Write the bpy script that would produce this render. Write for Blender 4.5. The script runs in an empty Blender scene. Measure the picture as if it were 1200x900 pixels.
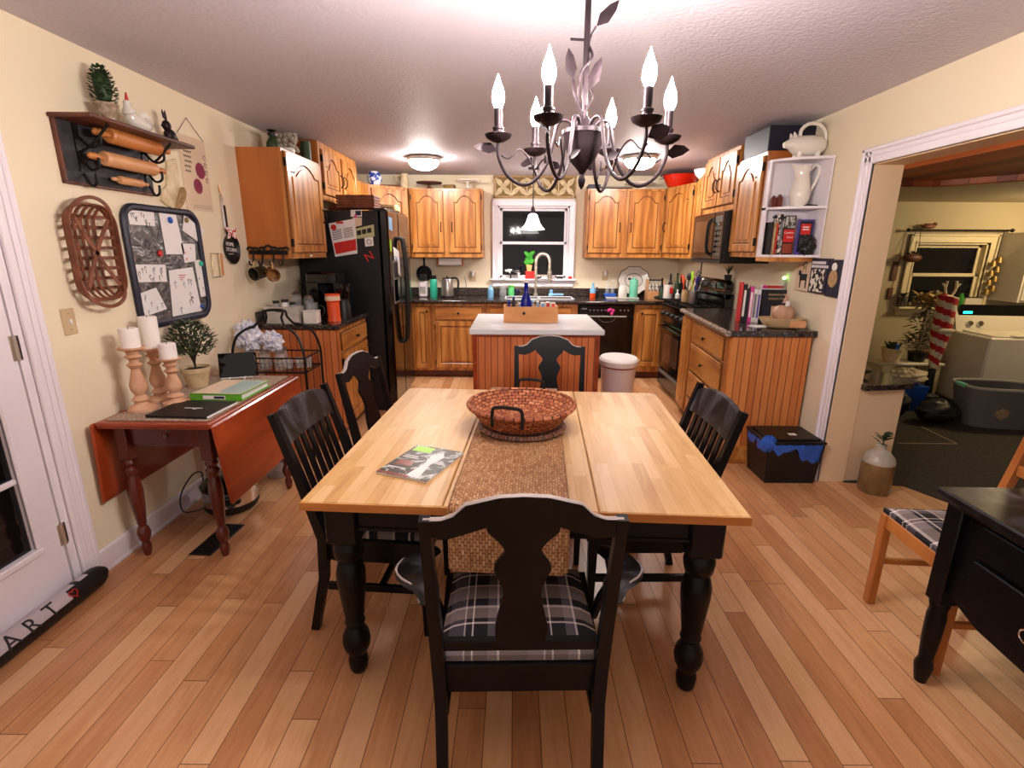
import bpy, bmesh, math, random
from mathutils import Matrix, Vector
random.seed(7)
PI = math.pi
COL = bpy.context.scene.collection
# ---------------------------------------------------------------- camera model (used once, to turn measured points into places)
CF, CP, CH, CY, CR = 589.0, math.radians(14.96), 1.52, math.radians(.25), math.radians(.34)
def ray(u, v):
    du, dv = u-600, v-450
    c, s = math.cos(CR), math.sin(CR)
    a = (c*du+s*dv)/CF; b = -(-s*du+c*dv)/CF
    yc = math.cos(CP)+b*math.sin(CP); z = -math.sin(CP)+b*math.cos(CP)
    c, s = math.cos(CY), math.sin(CY)
    return Vector((c*a-s*yc, s*a+c*yc, z))
def atx(u, v, x): d = ray(u, v); return Vector((0, 0, CH))+d*(x/d.x)
def aty(u, v, y): d = ray(u, v); return Vector((0, 0, CH))+d*(y/d.y)
def atz(u, v, z): d = ray(u, v); return Vector((0, 0, CH))+d*((z-CH)/d.z)
XL, XR, ZC, YB = -1.98, 2.09, 2.40, 6.60
# ---------------------------------------------------------------- materials
def lin(h):
    h = h.lstrip('#'); o = []
    for i in (0, 2, 4):
        c = int(h[i:i+2], 16)/255
        o.append(c/12.92 if c <= .04045 else ((c+.055)/1.055)**2.4)
    return (*o, 1)
MATS = {}
def nmat(name):
    m = bpy.data.materials.new(name); m.use_nodes = True
    MATS[name] = m
    return m, m.node_tree, m.node_tree.nodes['Principled BSDF']
def link(nt, a, b): nt.links.new(a, b)
def bump(nt, b, src, st, dist=.01):
    n = nt.nodes.new('ShaderNodeBump'); n.inputs['Strength'].default_value = st; n.inputs['Distance'].default_value = dist
    link(nt, src, n.inputs['Height']); link(nt, n.outputs[0], b.inputs['Normal'])
def solid(name, h, rough=.5, metal=0, emit=0, alpha=1, trans=0, bumpy=0, bscale=60, coat=0):
    m, nt, b = nmat(name)
    b.inputs['Base Color'].default_value = lin(h); b.inputs['Roughness'].default_value = rough
    b.inputs['Metallic'].default_value = metal
    if emit: b.inputs['Emission Color'].default_value = lin(h); b.inputs['Emission Strength'].default_value = emit
    if alpha < 1: b.inputs['Alpha'].default_value = alpha
    if trans: b.inputs['Transmission Weight'].default_value = trans
    if coat: b.inputs['Coat Weight'].default_value = coat; b.inputs['Coat Roughness'].default_value = .1
    if bumpy:
        n = nt.nodes.new('ShaderNodeTexNoise'); n.inputs['Scale'].default_value = bscale; n.inputs['Detail'].default_value = 3
        tc = nt.nodes.new('ShaderNodeTexCoord'); link(nt, tc.outputs['Object'], n.inputs['Vector'])
        bump(nt, b, n.outputs['Fac'], bumpy)
    return m
def ramp(nt, stops, interp='LINEAR'):
    r = nt.nodes.new('ShaderNodeValToRGB'); e = r.color_ramp.elements; r.color_ramp.interpolation = interp
    e[0].position, e[0].color = stops[0][0], lin(stops[0][1])
    e[1].position, e[1].color = stops[-1][0], lin(stops[-1][1])
    for p, c in stops[1:-1]:
        q = e.new(p); q.color = lin(c)
    return r
def mapping(nt, scale=(1, 1, 1), rot=(0, 0, 0), loc=(0, 0, 0), out='Object'):
    tc = nt.nodes.new('ShaderNodeTexCoord'); mp = nt.nodes.new('ShaderNodeMapping')
    mp.inputs['Scale'].default_value = scale; mp.inputs['Rotation'].default_value = rot; mp.inputs['Location'].default_value = loc
    link(nt, tc.outputs[out], mp.inputs['Vector']); return mp
def noisy(name, stops, scale=10, stretch=(1, 1, 1), rough=.5, bmp=0, detail=4, dist=0, metal=0, interp='LINEAR', coat=0, spec=.5):
    m, nt, b = nmat(name); b.inputs['Specular IOR Level'].default_value = spec; mp = mapping(nt, stretch)
    n = nt.nodes.new('ShaderNodeTexNoise'); n.inputs['Scale'].default_value = scale; n.inputs['Detail'].default_value = detail
    n.inputs['Distortion'].default_value = dist
    link(nt, mp.outputs[0], n.inputs['Vector']); r = ramp(nt, stops, interp); link(nt, n.outputs['Fac'], r.inputs[0])
    link(nt, r.outputs[0], b.inputs['Base Color']); b.inputs['Roughness'].default_value = rough; b.inputs['Metallic'].default_value = metal
    if coat: b.inputs['Coat Weight'].default_value = coat; b.inputs['Coat Roughness'].default_value = .15
    if bmp: bump(nt, b, n.outputs['Fac'], bmp)
    return m
def wood(name, stops, stretch=(1, 1, .1), scale=9, dist=5, rough=.35, bmp=.05, coat=.15):
    m, nt, b = nmat(name); mp = mapping(nt, stretch)
    w = nt.nodes.new('ShaderNodeTexWave'); w.inputs['Scale'].default_value = scale; w.inputs['Distortion'].default_value = dist
    w.inputs['Detail'].default_value = 3; w.inputs['Detail Scale'].default_value = 1.5
    link(nt, mp.outputs[0], w.inputs['Vector'])
    n = nt.nodes.new('ShaderNodeTexNoise'); n.inputs['Scale'].default_value = 26; n.inputs['Detail'].default_value = 6; n.inputs['Distortion'].default_value = .4
    link(nt, mp.outputs[0], n.inputs['Vector'])
    mx = nt.nodes.new('ShaderNodeMix'); mx.inputs['Factor'].default_value = .62
    link(nt, w.outputs['Fac'], mx.inputs[2]); link(nt, n.outputs['Fac'], mx.inputs[3])
    r = ramp(nt, stops); link(nt, mx.outputs[0], r.inputs[0]); link(nt, r.outputs[0], b.inputs['Base Color'])
    b.inputs['Roughness'].default_value = rough; b.inputs['Coat Weight'].default_value = coat; b.inputs['Coat Roughness'].default_value = .2
    if bmp: bump(nt, b, mx.outputs[0], bmp)
    return m
def mathn(nt, op, a, b=None):
    n = nt.nodes.new('ShaderNodeMath'); n.operation = op
    for i, q in enumerate((a, b)):
        if q is None: continue
        if isinstance(q, (int, float)): n.inputs[i].default_value = q
        else: link(nt, q, n.inputs[i])
    return n.outputs[0]
def planks(name, width, length, stops, along='y', rough=.32, gap=.035, gapcol='#6d3f22', grain=.5):
    m, nt, b = nmat(name); tc = nt.nodes.new('ShaderNodeTexCoord'); sp = nt.nodes.new('ShaderNodeSeparateXYZ')
    link(nt, tc.outputs['Object'], sp.inputs[0])
    X, Y = (sp.outputs[0], sp.outputs[1]) if along == 'y' else (sp.outputs[1], sp.outputs[0])
    if along == 'z': X, Y = sp.outputs[0], sp.outputs[2]
    if along == 'zy': X, Y = sp.outputs[1], sp.outputs[2]
    xs = mathn(nt, 'DIVIDE', X, width); ix = mathn(nt, 'FLOOR', xs); fx = mathn(nt, 'FRACT', xs)
    wn = nt.nodes.new('ShaderNodeTexWhiteNoise'); wn.noise_dimensions = '1D'; link(nt, ix, wn.inputs['W'])
    ys = mathn(nt, 'ADD', mathn(nt, 'DIVIDE', Y, length), mathn(nt, 'MULTIPLY', wn.outputs[0], 7.3))
    iy = mathn(nt, 'FLOOR', ys); fy = mathn(nt, 'FRACT', ys)
    cb = nt.nodes.new('ShaderNodeCombineXYZ'); link(nt, ix, cb.inputs[0]); link(nt, iy, cb.inputs[1])
    w2 = nt.nodes.new('ShaderNodeTexWhiteNoise'); w2.noise_dimensions = '2D'; link(nt, cb.outputs[0], w2.inputs['Vector'])
    mp = nt.nodes.new('ShaderNodeMapping'); mp.inputs['Scale'].default_value = (14, 1.6, 14) if along == 'y' else ((1.6, 14, 14) if along == 'x' else (14, 14, 1.6))
    va = nt.nodes.new('ShaderNodeVectorMath'); va.operation = 'ADD'; link(nt, tc.outputs['Object'], va.inputs[0])
    vs = nt.nodes.new('ShaderNodeVectorMath'); vs.operation = 'SCALE'; vs.inputs['Scale'].default_value = 9; link(nt, w2.outputs['Color'], vs.inputs[0])
    link(nt, vs.outputs[0], va.inputs[1]); link(nt, va.outputs[0], mp.inputs['Vector'])
    n = nt.nodes.new('ShaderNodeTexNoise'); n.inputs['Scale'].default_value = 3; n.inputs['Detail'].default_value = 5; n.inputs['Distortion'].default_value = .6
    link(nt, mp.outputs[0], n.inputs['Vector'])
    f = mathn(nt, 'ADD', mathn(nt, 'MULTIPLY', w2.outputs[0], 1-grain), mathn(nt, 'MULTIPLY', n.outputs['Fac'], grain))
    r = ramp(nt, stops); link(nt, f, r.inputs[0])
    gx = mathn(nt, 'LESS_THAN', fx, gap); gy = mathn(nt, 'LESS_THAN', fy, gap*width/length)
    g = mathn(nt, 'MAXIMUM', gx, gy)
    mx = nt.nodes.new('ShaderNodeMix'); mx.data_type = 'RGBA'; link(nt, g, mx.inputs[0]); link(nt, r.outputs[0], mx.inputs[6])
    mx.inputs[7].default_value = lin(gapcol)
    link(nt, mx.outputs[2], b.inputs['Base Color']); b.inputs['Roughness'].default_value = rough
    bump(nt, b, mathn(nt, 'SUBTRACT', mathn(nt, 'MULTIPLY', n.outputs['Fac'], .05), g), .35, .003)
    return m
def plaid(name, su, sv, period=.24, axes=(0, 1)):
    m, nt, b = nmat(name); tc = nt.nodes.new('ShaderNodeTexCoord'); sp = nt.nodes.new('ShaderNodeSeparateXYZ')
    link(nt, tc.outputs['Object'], sp.inputs[0]); outs = []
    for ax, st in zip(axes, (su, sv)):
        f = mathn(nt, 'FRACT', mathn(nt, 'ADD', mathn(nt, 'DIVIDE', sp.outputs[ax], period), 20.13))
        r = ramp(nt, st, 'CONSTANT'); link(nt, f, r.inputs[0]); outs.append(r.outputs[0])
    mx = nt.nodes.new('ShaderNodeMix'); mx.data_type = 'RGBA'; mx.inputs[0].default_value = .5
    link(nt, outs[0], mx.inputs[6]); link(nt, outs[1], mx.inputs[7]); link(nt, mx.outputs[2], b.inputs['Base Color'])
    b.inputs['Roughness'].default_value = .9
    n = nt.nodes.new('ShaderNodeTexNoise'); n.inputs['Scale'].default_value = 400; link(nt, tc.outputs['Object'], n.inputs['Vector'])
    bump(nt, b, n.outputs['Fac'], .2, .002)
    return m
def weave(name, stops, sx=40, sy=90, rough=.8, bmp=.8, bcol='#4a2414', polar=False):
    """woven straw: brick cells with lumpy bump; polar = rings round the object's axis"""
    m, nt, b = nmat(name); tc = nt.nodes.new('ShaderNodeTexCoord'); sp = nt.nodes.new('ShaderNodeSeparateXYZ')
    link(nt, tc.outputs['Object'], sp.inputs[0])
    cb = nt.nodes.new('ShaderNodeCombineXYZ')
    if polar:
        an = mathn(nt, 'ARCTAN2', sp.outputs[1], sp.outputs[0])
        rr = mathn(nt, 'SQRT', mathn(nt, 'ADD', mathn(nt, 'POWER', sp.outputs[0], 2), mathn(nt, 'POWER', sp.outputs[1], 2)))
        link(nt, mathn(nt, 'MULTIPLY', an, sx), cb.inputs[0])
        link(nt, mathn(nt, 'MULTIPLY', mathn(nt, 'ADD', rr, mathn(nt, 'MULTIPLY', sp.outputs[2], .9)), sy), cb.inputs[1])
    else:
        link(nt, mathn(nt, 'MULTIPLY', mathn(nt, 'SUBTRACT', sp.outputs[1], sp.outputs[2]), sx), cb.inputs[0]); link(nt, mathn(nt, 'MULTIPLY', sp.outputs[0], sy), cb.inputs[1])
    br = nt.nodes.new('ShaderNodeTexBrick'); br.inputs['Scale'].default_value = 1; br.inputs['Mortar Size'].default_value = .09
    br.inputs['Mortar Smooth'].default_value = .6; br.inputs['Brick Width'].default_value = 1; br.inputs['Row Height'].default_value = 1
    br.inputs['Color1'].default_value = (0, 0, 0, 1); br.inputs['Color2'].default_value = (1, 1, 1, 1); br.inputs['Mortar'].default_value = (.5, .5, .5, 1)
    n = nt.nodes.new('ShaderNodeTexNoise'); n.inputs['Scale'].default_value = .9; link(nt, cb.outputs[0], n.inputs['Vector'])
    va = nt.nodes.new('ShaderNodeVectorMath'); va.operation = 'MULTIPLY_ADD'; va.inputs[1].default_value = (.5, .5, 0)
    link(nt, n.outputs['Color'], va.inputs[0]); link(nt, cb.outputs[0], va.inputs[2]); link(nt, va.outputs[0], br.inputs['Vector'])
    f = mathn(nt, 'ADD', mathn(nt, 'MULTIPLY', br.outputs['Color'], .3), mathn(nt, 'MULTIPLY', n.outputs['Fac'], .7))
    r = ramp(nt, stops); link(nt, f, r.inputs[0])
    mx = nt.nodes.new('ShaderNodeMix'); mx.data_type = 'RGBA'; link(nt, br.outputs['Fac'], mx.inputs[0]); link(nt, r.outputs[0], mx.inputs[6])
    mx.inputs[7].default_value = lin(bcol); link(nt, mx.outputs[2], b.inputs['Base Color']); b.inputs['Roughness'].default_value = rough
    bump(nt, b, mathn(nt, 'SUBTRACT', n.outputs['Fac'], br.outputs['Fac']), bmp, .006)
    return m
# ---------------------------------------------------------------- mesh builder
XZ = Matrix(((1, 0, 0, 0), (0, 0, -1, 0), (0, 1, 0, 0), (0, 0, 0, 1)))     # 2D (x,y) -> (x,z), height -> -y
YZ = Matrix(((0, 0, 1, 0), (1, 0, 0, 0), (0, 1, 0, 0), (0, 0, 0, 1)))      # 2D (x,y) -> (y,z), height -> +x
def T(x=0, y=0, z=0): return Matrix.Translation((x, y, z))
def R(a, ax='Z'): return Matrix.Rotation(math.radians(a), 4, ax)
def S(x, y, z): return Matrix.Diagonal((x, y, z, 1))
def aim(d):
    return Vector(d).to_track_quat('Z', 'Y').to_matrix().to_4x4()
class MB:
    def __init__(s): s.v = []; s.f = []; s.k = []; s.sm = []; s.M = Matrix(); s.m = 0
    def use(s, i): s.m = i; return s
    def add(s, vs, fs, smooth=False, M=None):
        A = s.M @ M if M else s.M; o = len(s.v)
        s.v += [A @ Vector(p) for p in vs]
        for f in fs: s.f.append([o+i for i in f]); s.k.append(s.m); s.sm.append(smooth)
        return s
    def box(s, x0, x1, y0, y1, z0, z1, b=0, M=None):
        if x0 > x1: x0, x1 = x1, x0
        if y0 > y1: y0, y1 = y1, y0
        if z0 > z1: z0, z1 = z1, z0
        b = min(b, (x1-x0)*.49, (y1-y0)*.49, (z1-z0)*.49)
        lo, hi = (x0, y0, z0), (x1, y1, z1)
        if b <= 0:
            vs = [(x, y, z) for z in (z0, z1) for y in (y0, y1) for x in (x0, x1)]
            return s.add(vs, [(0, 2, 3, 1), (4, 5, 7, 6), (0, 1, 5, 4), (2, 6, 7, 3), (0, 4, 6, 2), (1, 3, 7, 5)], M=M)
        vs = []; ix = {}
        for c in range(8):
            sg = [(c >> a) & 1 for a in range(3)]
            for a in range(3):
                p = [0, 0, 0]
                for d in range(3):
                    e = hi[d] if sg[d] else lo[d]
                    p[d] = e if d == a else (e-b if sg[d] else e+b)
                ix[(c, a)] = len(vs); vs.append(tuple(p))
        fs = []
        for a in range(3):
            o1, o2 = [d for d in range(3) if d != a]
            for q in (0, 1):
                cs = [(q << a) | (i << o1) | (j << o2) for i, j in ((0, 0), (1, 0), (1, 1), (0, 1))]
                fs.append([ix[(c, a)] for c in cs])
        for a in range(3):
            o1, o2 = [d for d in range(3) if d != a]
            for i in (0, 1):
                for j in (0, 1):
                    c0 = (i << o1) | (j << o2); c1 = c0 | (1 << a)
                    fs.append([ix[(c0, o1)], ix[(c1, o1)], ix[(c1, o2)], ix[(c0, o2)]])
        for c in range(8): fs.append([ix[(c, 0)], ix[(c, 1)], ix[(c, 2)]])
        return s.add(vs, fs, M=M)
    def lathe(s, prof, c=(0, 0, 0), n=20, M=None, smooth=True, sx=1, sy=1, caps=True):
        vs = []; fs = []
        for r, z in prof:
            for i in range(n):
                a = 2*PI*i/n; vs.append((c[0]+r*sx*math.cos(a), c[1]+r*sy*math.sin(a), c[2]+z))
        for j in range(len(prof)-1):
            for i in range(n):
                k = (i+1) % n; fs.append((j*n+i, j*n+k, (j+1)*n+k, (j+1)*n+i))
        s.add(vs, fs, smooth, M)
        if caps:
            for j in (0, len(prof)-1):
                if prof[j][0] > 1e-5:
                    q = list(range(j*n, j*n+n)); o = len(s.v)-len(vs)
                    s.f.append([o+i for i in (q[::-1] if j == 0 else q)]); s.k.append(s.m); s.sm.append(False)
        return s
    def cyl(s, p0, p1, r0, r1=None, n=12, smooth=True):
        p0, p1 = Vector(p0), Vector(p1); d = p1-p0
        return s.lathe([(r0, 0), (r0 if r1 is None else r1, d.length)], n=n, M=T(*p0) @ aim(d), smooth=smooth)
    def tube(s, pts, r, n=8, closed=False, fx=1, fy=1, up=None):
        P = [Vector(p) for p in pts]; m = len(P); rs = r if isinstance(r, (list, tuple)) else [r]*m
        vs = []; fs = []; nrm = None
        for i in range(m):
            a = P[i-1] if (i or closed) else P[0]; c = P[(i+1) % m] if (i < m-1 or closed) else P[-1]
            t = (c-a); t = t.normalized() if t.length > 1e-9 else Vector((0, 0, 1))
            if up is not None: nrm = Vector(up)
            if nrm is None: nrm = Vector((0, 0, 1)) if abs(t.z) < .9 else Vector((1, 0, 0))
            nrm = nrm-t*nrm.dot(t)
            nrm = nrm.normalized() if nrm.length > 1e-6 else t.orthogonal().normalized()
            bi = t.cross(nrm)
            for k in range(n):
                q = 2*PI*(k+.5)/n; vs.append(tuple(P[i]+nrm*math.cos(q)*rs[i]*fx+bi*math.sin(q)*rs[i]*fy))
        for i in range(m if closed else m-1):
            j = (i+1) % m
            for k in range(n):
                l = (k+1) % n; fs.append((i*n+k, i*n+l, j*n+l, j*n+k))
        if not closed: fs += [tuple(range(n))[::-1], tuple(range((m-1)*n, m*n))]
        return s.add(vs, fs, n > 4)
    def prism(s, pts, z0, z1, M=None, smooth=False):
        n = len(pts); vs = [(x, y, z0) for x, y in pts]+[(x, y, z1) for x, y in pts]
        fs = [tuple(range(n))[::-1], tuple(range(n, 2*n))]
        s.add(vs, fs, False, M); o = len(s.v)-2*n
        for i in range(n):
            k = (i+1) % n; s.f.append([o+i, o+k, o+n+k, o+n+i]); s.k.append(s.m); s.sm.append(smooth)
        return s
    def ball(s, c, r, nu=14, nv=9, M=None):
        if not isinstance(r, (list, tuple)): r = (r, r, r)
        pr = [(math.sin(PI*j/nv), -math.cos(PI*j/nv)) for j in range(nv+1)]
        pr[0] = (1e-4, -1); pr[-1] = (1e-4, 1)
        return s.lathe(pr, n=nu, M=(M or Matrix()) @ T(*c) @ S(*r), caps=False)
    def grid(s, fn, nu, nv, smooth=True):
        vs = [fn(i/nu, j/nv) for j in range(nv+1) for i in range(nu+1)]
        fs = [(j*(nu+1)+i, j*(nu+1)+i+1, (j+1)*(nu+1)+i+1, (j+1)*(nu+1)+i) for j in range(nv) for i in range(nu)]
        return s.add(vs, fs, smooth)
    def leaf(s, p, d, L, W, up=(0, 0, 1), bend=.15):
        p, d = Vector(p), Vector(d).normalized(); side = d.cross(Vector(up))
        side = side.normalized() if side.length > 1e-4 else Vector((1, 0, 0)); nn = side.cross(d)
        q = [p, p+d*L*.35+side*W*.5+nn*L*bend*.4, p+d*L*.75+side*W*.35+nn*L*bend*.3, p+d*L, p+d*L*.75-side*W*.35+nn*L*bend*.3, p+d*L*.35-side*W*.5+nn*L*bend*.4, p+d*L*.5+nn*L*bend*.1]
        return s.add([tuple(x) for x in q], [(0, 1, 6), (1, 2, 6), (2, 3, 6), (3, 4, 6), (4, 5, 6), (5, 0, 6)], True)
    def text(s, txt, size, M, depth=.0006, align='CENTER'):
        cu = bpy.data.curves.new('txt', 'FONT'); cu.body = txt; cu.size = size; cu.align_x = align; cu.align_y = 'CENTER'; cu.extrude = depth; cu.resolution_u = 3
        o = bpy.data.objects.new('txt', cu); COL.objects.link(o); bpy.context.view_layer.update()
        me = bpy.data.meshes.new_from_object(o.evaluated_get(bpy.context.evaluated_depsgraph_get()))
        s.add([tuple(v.co) for v in me.vertices], [tuple(p.vertices) for p in me.polygons], False, M)
        bpy.data.objects.remove(o); bpy.data.curves.remove(cu); bpy.data.meshes.remove(me); return s
    def build(s, name, mats, parent=None, world=False, sharp=38):
        if not isinstance(mats, (list, tuple)): mats = [mats]
        if world and parent is not None:
            bpy.context.view_layer.update(); I = parent.matrix_world.inverted(); s.v = [I @ p for p in s.v]
        me = bpy.data.meshes.new(name); me.from_pydata([tuple(p) for p in s.v], [], s.f)
        for m in mats: me.materials.append(m)
        bm = bmesh.new(); bm.from_mesh(me)
        bmesh.ops.recalc_face_normals(bm, faces=bm.faces); bm.to_mesh(me); bm.free()
        for p, k, q in zip(me.polygons, s.k, s.sm): p.material_index = k; p.use_smooth = q
        if any(s.sm): me.set_sharp_from_angle(angle=math.radians(sharp))
        o = bpy.data.objects.new(name, me); COL.objects.link(o)
        if parent is not None: o.parent = parent
        return o
def tag(o, label, cat, group=None):
    o['label'] = label; o['category'] = cat
    if group: o['group'] = group
    return o
def thing(name, label, cat, loc=(0, 0, 0), rz=0, group=None):
    o = bpy.data.objects.new(name, None); o.empty_display_size = .05; COL.objects.link(o)
    o.location = loc; o.rotation_euler = (0, 0, math.radians(rz)); tag(o, label, cat, group); return o
def solo(mb, name, mats, label, cat, loc=(0, 0, 0), rz=0, group=None):
    o = mb.build(name, mats); o.location = loc; o.rotation_euler = (0, 0, math.radians(rz)); return tag(o, label, cat, group)
def struct(mb, name, mats):
    o = mb.build(name, mats); o['kind'] = 'structure'; return o
def dup(src, loc=None, rz=None, label=None, group=None, parent=None):
    c = src.copy(); COL.objects.link(c)
    if parent is not None: c.parent = parent
    if loc is not None: c.location = loc
    if rz is not None: c.rotation_euler = (0, 0, math.radians(rz))
    if label: c['label'] = label
    if group: c['group'] = group
    for ch in [o for o in bpy.data.objects if o.parent == src]: dup(ch, parent=c)
    return c
def arc(c, r, a0, a1, n=10, ry=None):
    ry = r if ry is None else ry
    return [(c[0]+r*math.cos(math.radians(a0+(a1-a0)*i/n)), c[1]+ry*math.sin(math.radians(a0+(a1-a0)*i/n))) for i in range(n+1)]
def spline(P, n=6):
    P = [Vector(p) for p in P]; o = []
    for i in range(len(P)-1):
        a = P[max(i-1, 0)]; b = P[i]; c = P[i+1]; d = P[min(i+2, len(P)-1)]
        for k in range(n):
            t = k/n; o.append(.5*((2*b)+(c-a)*t+(2*a-5*b+4*c-d)*t*t+(3*b-a-3*c+d)*t**3))
    return o+[P[-1]]
# ---------------------------------------------------------------- palette
M = {}
M['wall'] = solid('wall_cream_paint', '#ecdfc2', .75, bumpy=.06, bscale=90)
M['wall_tan'] = solid('jamb_tan_paint', '#e6c9a2', .7)
M['laundry_wall'] = solid('laundry_wall_paint', '#b9ab8c', .8)
M['ceil'] = solid('ceiling_stipple', '#cac4ce', .6, bumpy=.5, bscale=48)
M['trim'] = solid('trim_white_gloss', '#ece6ec', .45)
M['trim_cream'] = solid('trim_cream', '#d8caa4', .5)
M['floor'] = planks('maple_plank_floor', .092, .95, [(.12, '#ab7048'), (.36, '#c58b5d'), (.55, '#d49d6d'), (.75, '#e0b083'), (.92, '#c99263')], rough=.3, gap=.03)
M['mat'] = noisy('dark_mat_floor', [(.35, '#211d18'), (.65, '#39322a')], 60, rough=.9)
M['mat_seam'] = solid('mat_seam', '#8c7a60', .8)
M['soffit'] = planks('wood_soffit', .14, 2, [(.2, '#7a3712'), (.5, '#9a4d1b'), (.8, '#b0602a')], along='y', rough=.5, gapcol='#4a200c', gap=.02)
OAK = [(.2, '#93561f'), (.42, '#b57434'), (.6, '#c68640'), (.8, '#d29650')]
M['oak_gap_shade'] = solid('oak_groove_shade', '#6b3a14', .6)  # darker brown paints the shade in door grooves and reveals
M['oak'] = wood('honey_oak', OAK, (1, 1, .13), 2.2, 14, coat=.25, bmp=.02)
M['oak_h'] = wood('honey_oak_rail', OAK, (.13, 1, 1), 2.2, 14, coat=.25, bmp=.02)
M['oak_side'] = noisy('oak_veneer_side', [(.3, '#a3581f'), (.7, '#bd6f2f')], 6, (1, 1, .2), .35, coat=.2)
M['bead'] = planks('beadboard_pine', .052, 6, [(.2, '#a8532a'), (.45, '#c56b38'), (.7, '#d47f48'), (.95, '#b96031')], along='z', rough=.45, gap=.1, gapcol='#5c2410', grain=.55)
M['bead_y'] = planks('beadboard_pine_end', .052, 6, [(.2, '#b05f2c'), (.45, '#cc7c3f'), (.7, '#db904d'), (.95, '#bd6c35')], along='zy', rough=.45, gap=.1, gapcol='#6a3012', grain=.55)
M['bead_end'] = planks('beadboard_pine_side', .052, 6, [(.2, '#a8532a'), (.45, '#c56b38'), (.7, '#d47f48'), (.95, '#b96031')], along='zy', rough=.45, gap=.1, gapcol='#5c2410', grain=.55)
M['granite'] = noisy('dark_laminate', [(.36, '#0f0c0b'), (.47, '#2a211d'), (.53, '#4d423b'), (.6, '#17110f'), (.7, '#8a7f78')], 85, rough=.12, detail=6)
M['granite_edge'] = noisy('laminate_edge', [(.35, '#3a302b'), (.5, '#8a7d75'), (.65, '#b5aaa2')], 60, rough=.2)
M['white_lam'] = solid('white_counter', '#dfe3e8', .22)
M['iron'] = solid('black_iron', '#0d0b0b', .45, .3)
M['bronze'] = noisy('brushed_bronze', [(.3, '#170f12'), (.7, '#33262c')], 12, rough=.45, metal=.6)
M['blackpaint'] = noisy('black_paint', [(.3, '#030306'), (.7, '#08080d')], 9, rough=.38, bmp=.05, coat=.03, spec=.22)
M['worn_sheen'] = noisy('worn_sheen_black_paint', [(.46, '#0a090b'), (.6, '#34343a'), (.74, '#6f7076')], 9, (1, 1, .35), .36, detail=6, dist=1.2)  # grey: scuffed paint on crests, painted sheen on the armchair arms
M['rubedge'] = solid('rubbed_edge', '#a79c96', .5)
M['blackgloss'] = solid('black_appliance', '#040405', .14, coat=.3)
M['blackside'] = solid('black_textured_steel', '#07070d', .45, bumpy=.05, bscale=300)
M['blackplastic'] = solid('black_plastic', '#070708', .45)
M['blackglass'] = solid('black_glass', '#060507', .05)
M['nightglass'] = solid('night_window_glass', '#0d0c10', .04, alpha=.97)
M['brownglass'] = noisy('oven_window', [(.3, '#3a261c'), (.7, '#6d4a33')], 3, rough=.08)
M['steel'] = solid('brushed_steel', '#b9b5b0', .28, .9)
M['nickel'] = solid('satin_nickel', '#c8bfb0', .3, .8)
M['chrome'] = solid('chrome', '#dcdcdc', .1, 1)
M['butcher'] = planks('butcher_block', .045, .42, [(.2, '#bd8c54'), (.42, '#d0a468'), (.6, '#dab27c'), (.85, '#e2c18e')], rough=.4, gap=.012, gapcol='#a8743f', grain=.6)
M['butcher_edge'] = noisy('butcher_edge', [(.3, '#b06a2c'), (.7, '#cf8c4a')], 8, (.3, .3, 3), .35)
PU = [(0, '#0d0b12'), (.22, '#57525f'), (.42, '#d6cfcb'), (.44, '#1a161c'), (.52, '#f3eee8'), (.54, '#14111a'), (.72, '#6c6770'), (.84, '#efe9e4'), (.87, '#0d0b12')]
PV = [(0, '#15121a'), (.14, '#a3958f'), (.4, '#e6d3c4'), (.43, '#0d0b12'), (.66, '#f2e7dc'), (.69, '#17131c'), (.76, '#a08f88'), (.95, '#e6dad0')]
M['plaid'] = plaid('plaid_cushion', PU, PV, .235)
M['softgreen'] = solid('soft_green_glass', '#5cbf72', .15)
M['jute'] = weave('braided_jute', [(.25, '#a5724a'), (.5, '#c9986a'), (.75, '#e0b98b')], 42, 105, bcol='#8a5836', bmp=1)
M['seagrass'] = weave('woven_seagrass', [(.25, '#7a3a20'), (.5, '#a85c38'), (.75, '#cf8e62')], 6, 48, bcol='#2e120a', bmp=1, polar=True)
M['trivet'] = weave('coiled_trivet', [(.3, '#7d4632'), (.5, '#c39a86'), (.62, '#5a5148'), (.8, '#d9c3ae')], 12, 80, bcol='#40281c', polar=True)
M['cherry'] = noisy('red_cherry_wood', [(.3, '#7a2b10'), (.55, '#973b18'), (.75, '#aa4a20')], 4, (.4, .3, 2), .28, coat=.3, dist=1)
M['cherry_dark'] = noisy('dark_cherry_wood', [(.3, '#481409'), (.7, '#6d2413')], 5, (1, 1, .3), .3, coat=.3)
M['turned'] = noisy('weathered_turned_wood', [(.3, '#b98562'), (.6, '#d2a684'), (.8, '#dcb798')], 9, (1, 1, .3), .6)
M['wax'] = solid('white_wax', '#f2ece6', .5)
M['white'] = solid('plain_white', '#eeeae6', .5)
M['ceramic'] = solid('white_ceramic', '#e9e4da', .15, coat=.4)
M['paper'] = solid('white_paper', '#e9e6e6', .8)
M['cream_paper'] = solid('aged_paper', '#e0c9ae', .85)
M['ink'] = solid('black_ink', '#1c191c', .7)
M['ink_grey'] = solid('grey_ink', '#77727a', .8)
M['red'] = solid('red', '#c8201c', .4)
M['redenamel'] = solid('red_enamel', '#d2200f', .15, coat=.5)
M['orange'] = solid('orange_plastic', '#e8521a', .4)
M['blue'] = solid('blue_plastic', '#1f55b0', .35)
M['lightblue'] = solid('light_blue', '#7db7e0', .4)
M['teal'] = solid('teal_enamel', '#2fb594', .3)
M['mint'] = solid('mint_green', '#74cfae', .4)
M['green'] = solid('green_cover', '#5fae2c', .4)
M['limegreen'] = solid('lime_green', '#9ad62a', .4)
M['pink'] = solid('hot_pink', '#e43a9a', .5)
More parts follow.
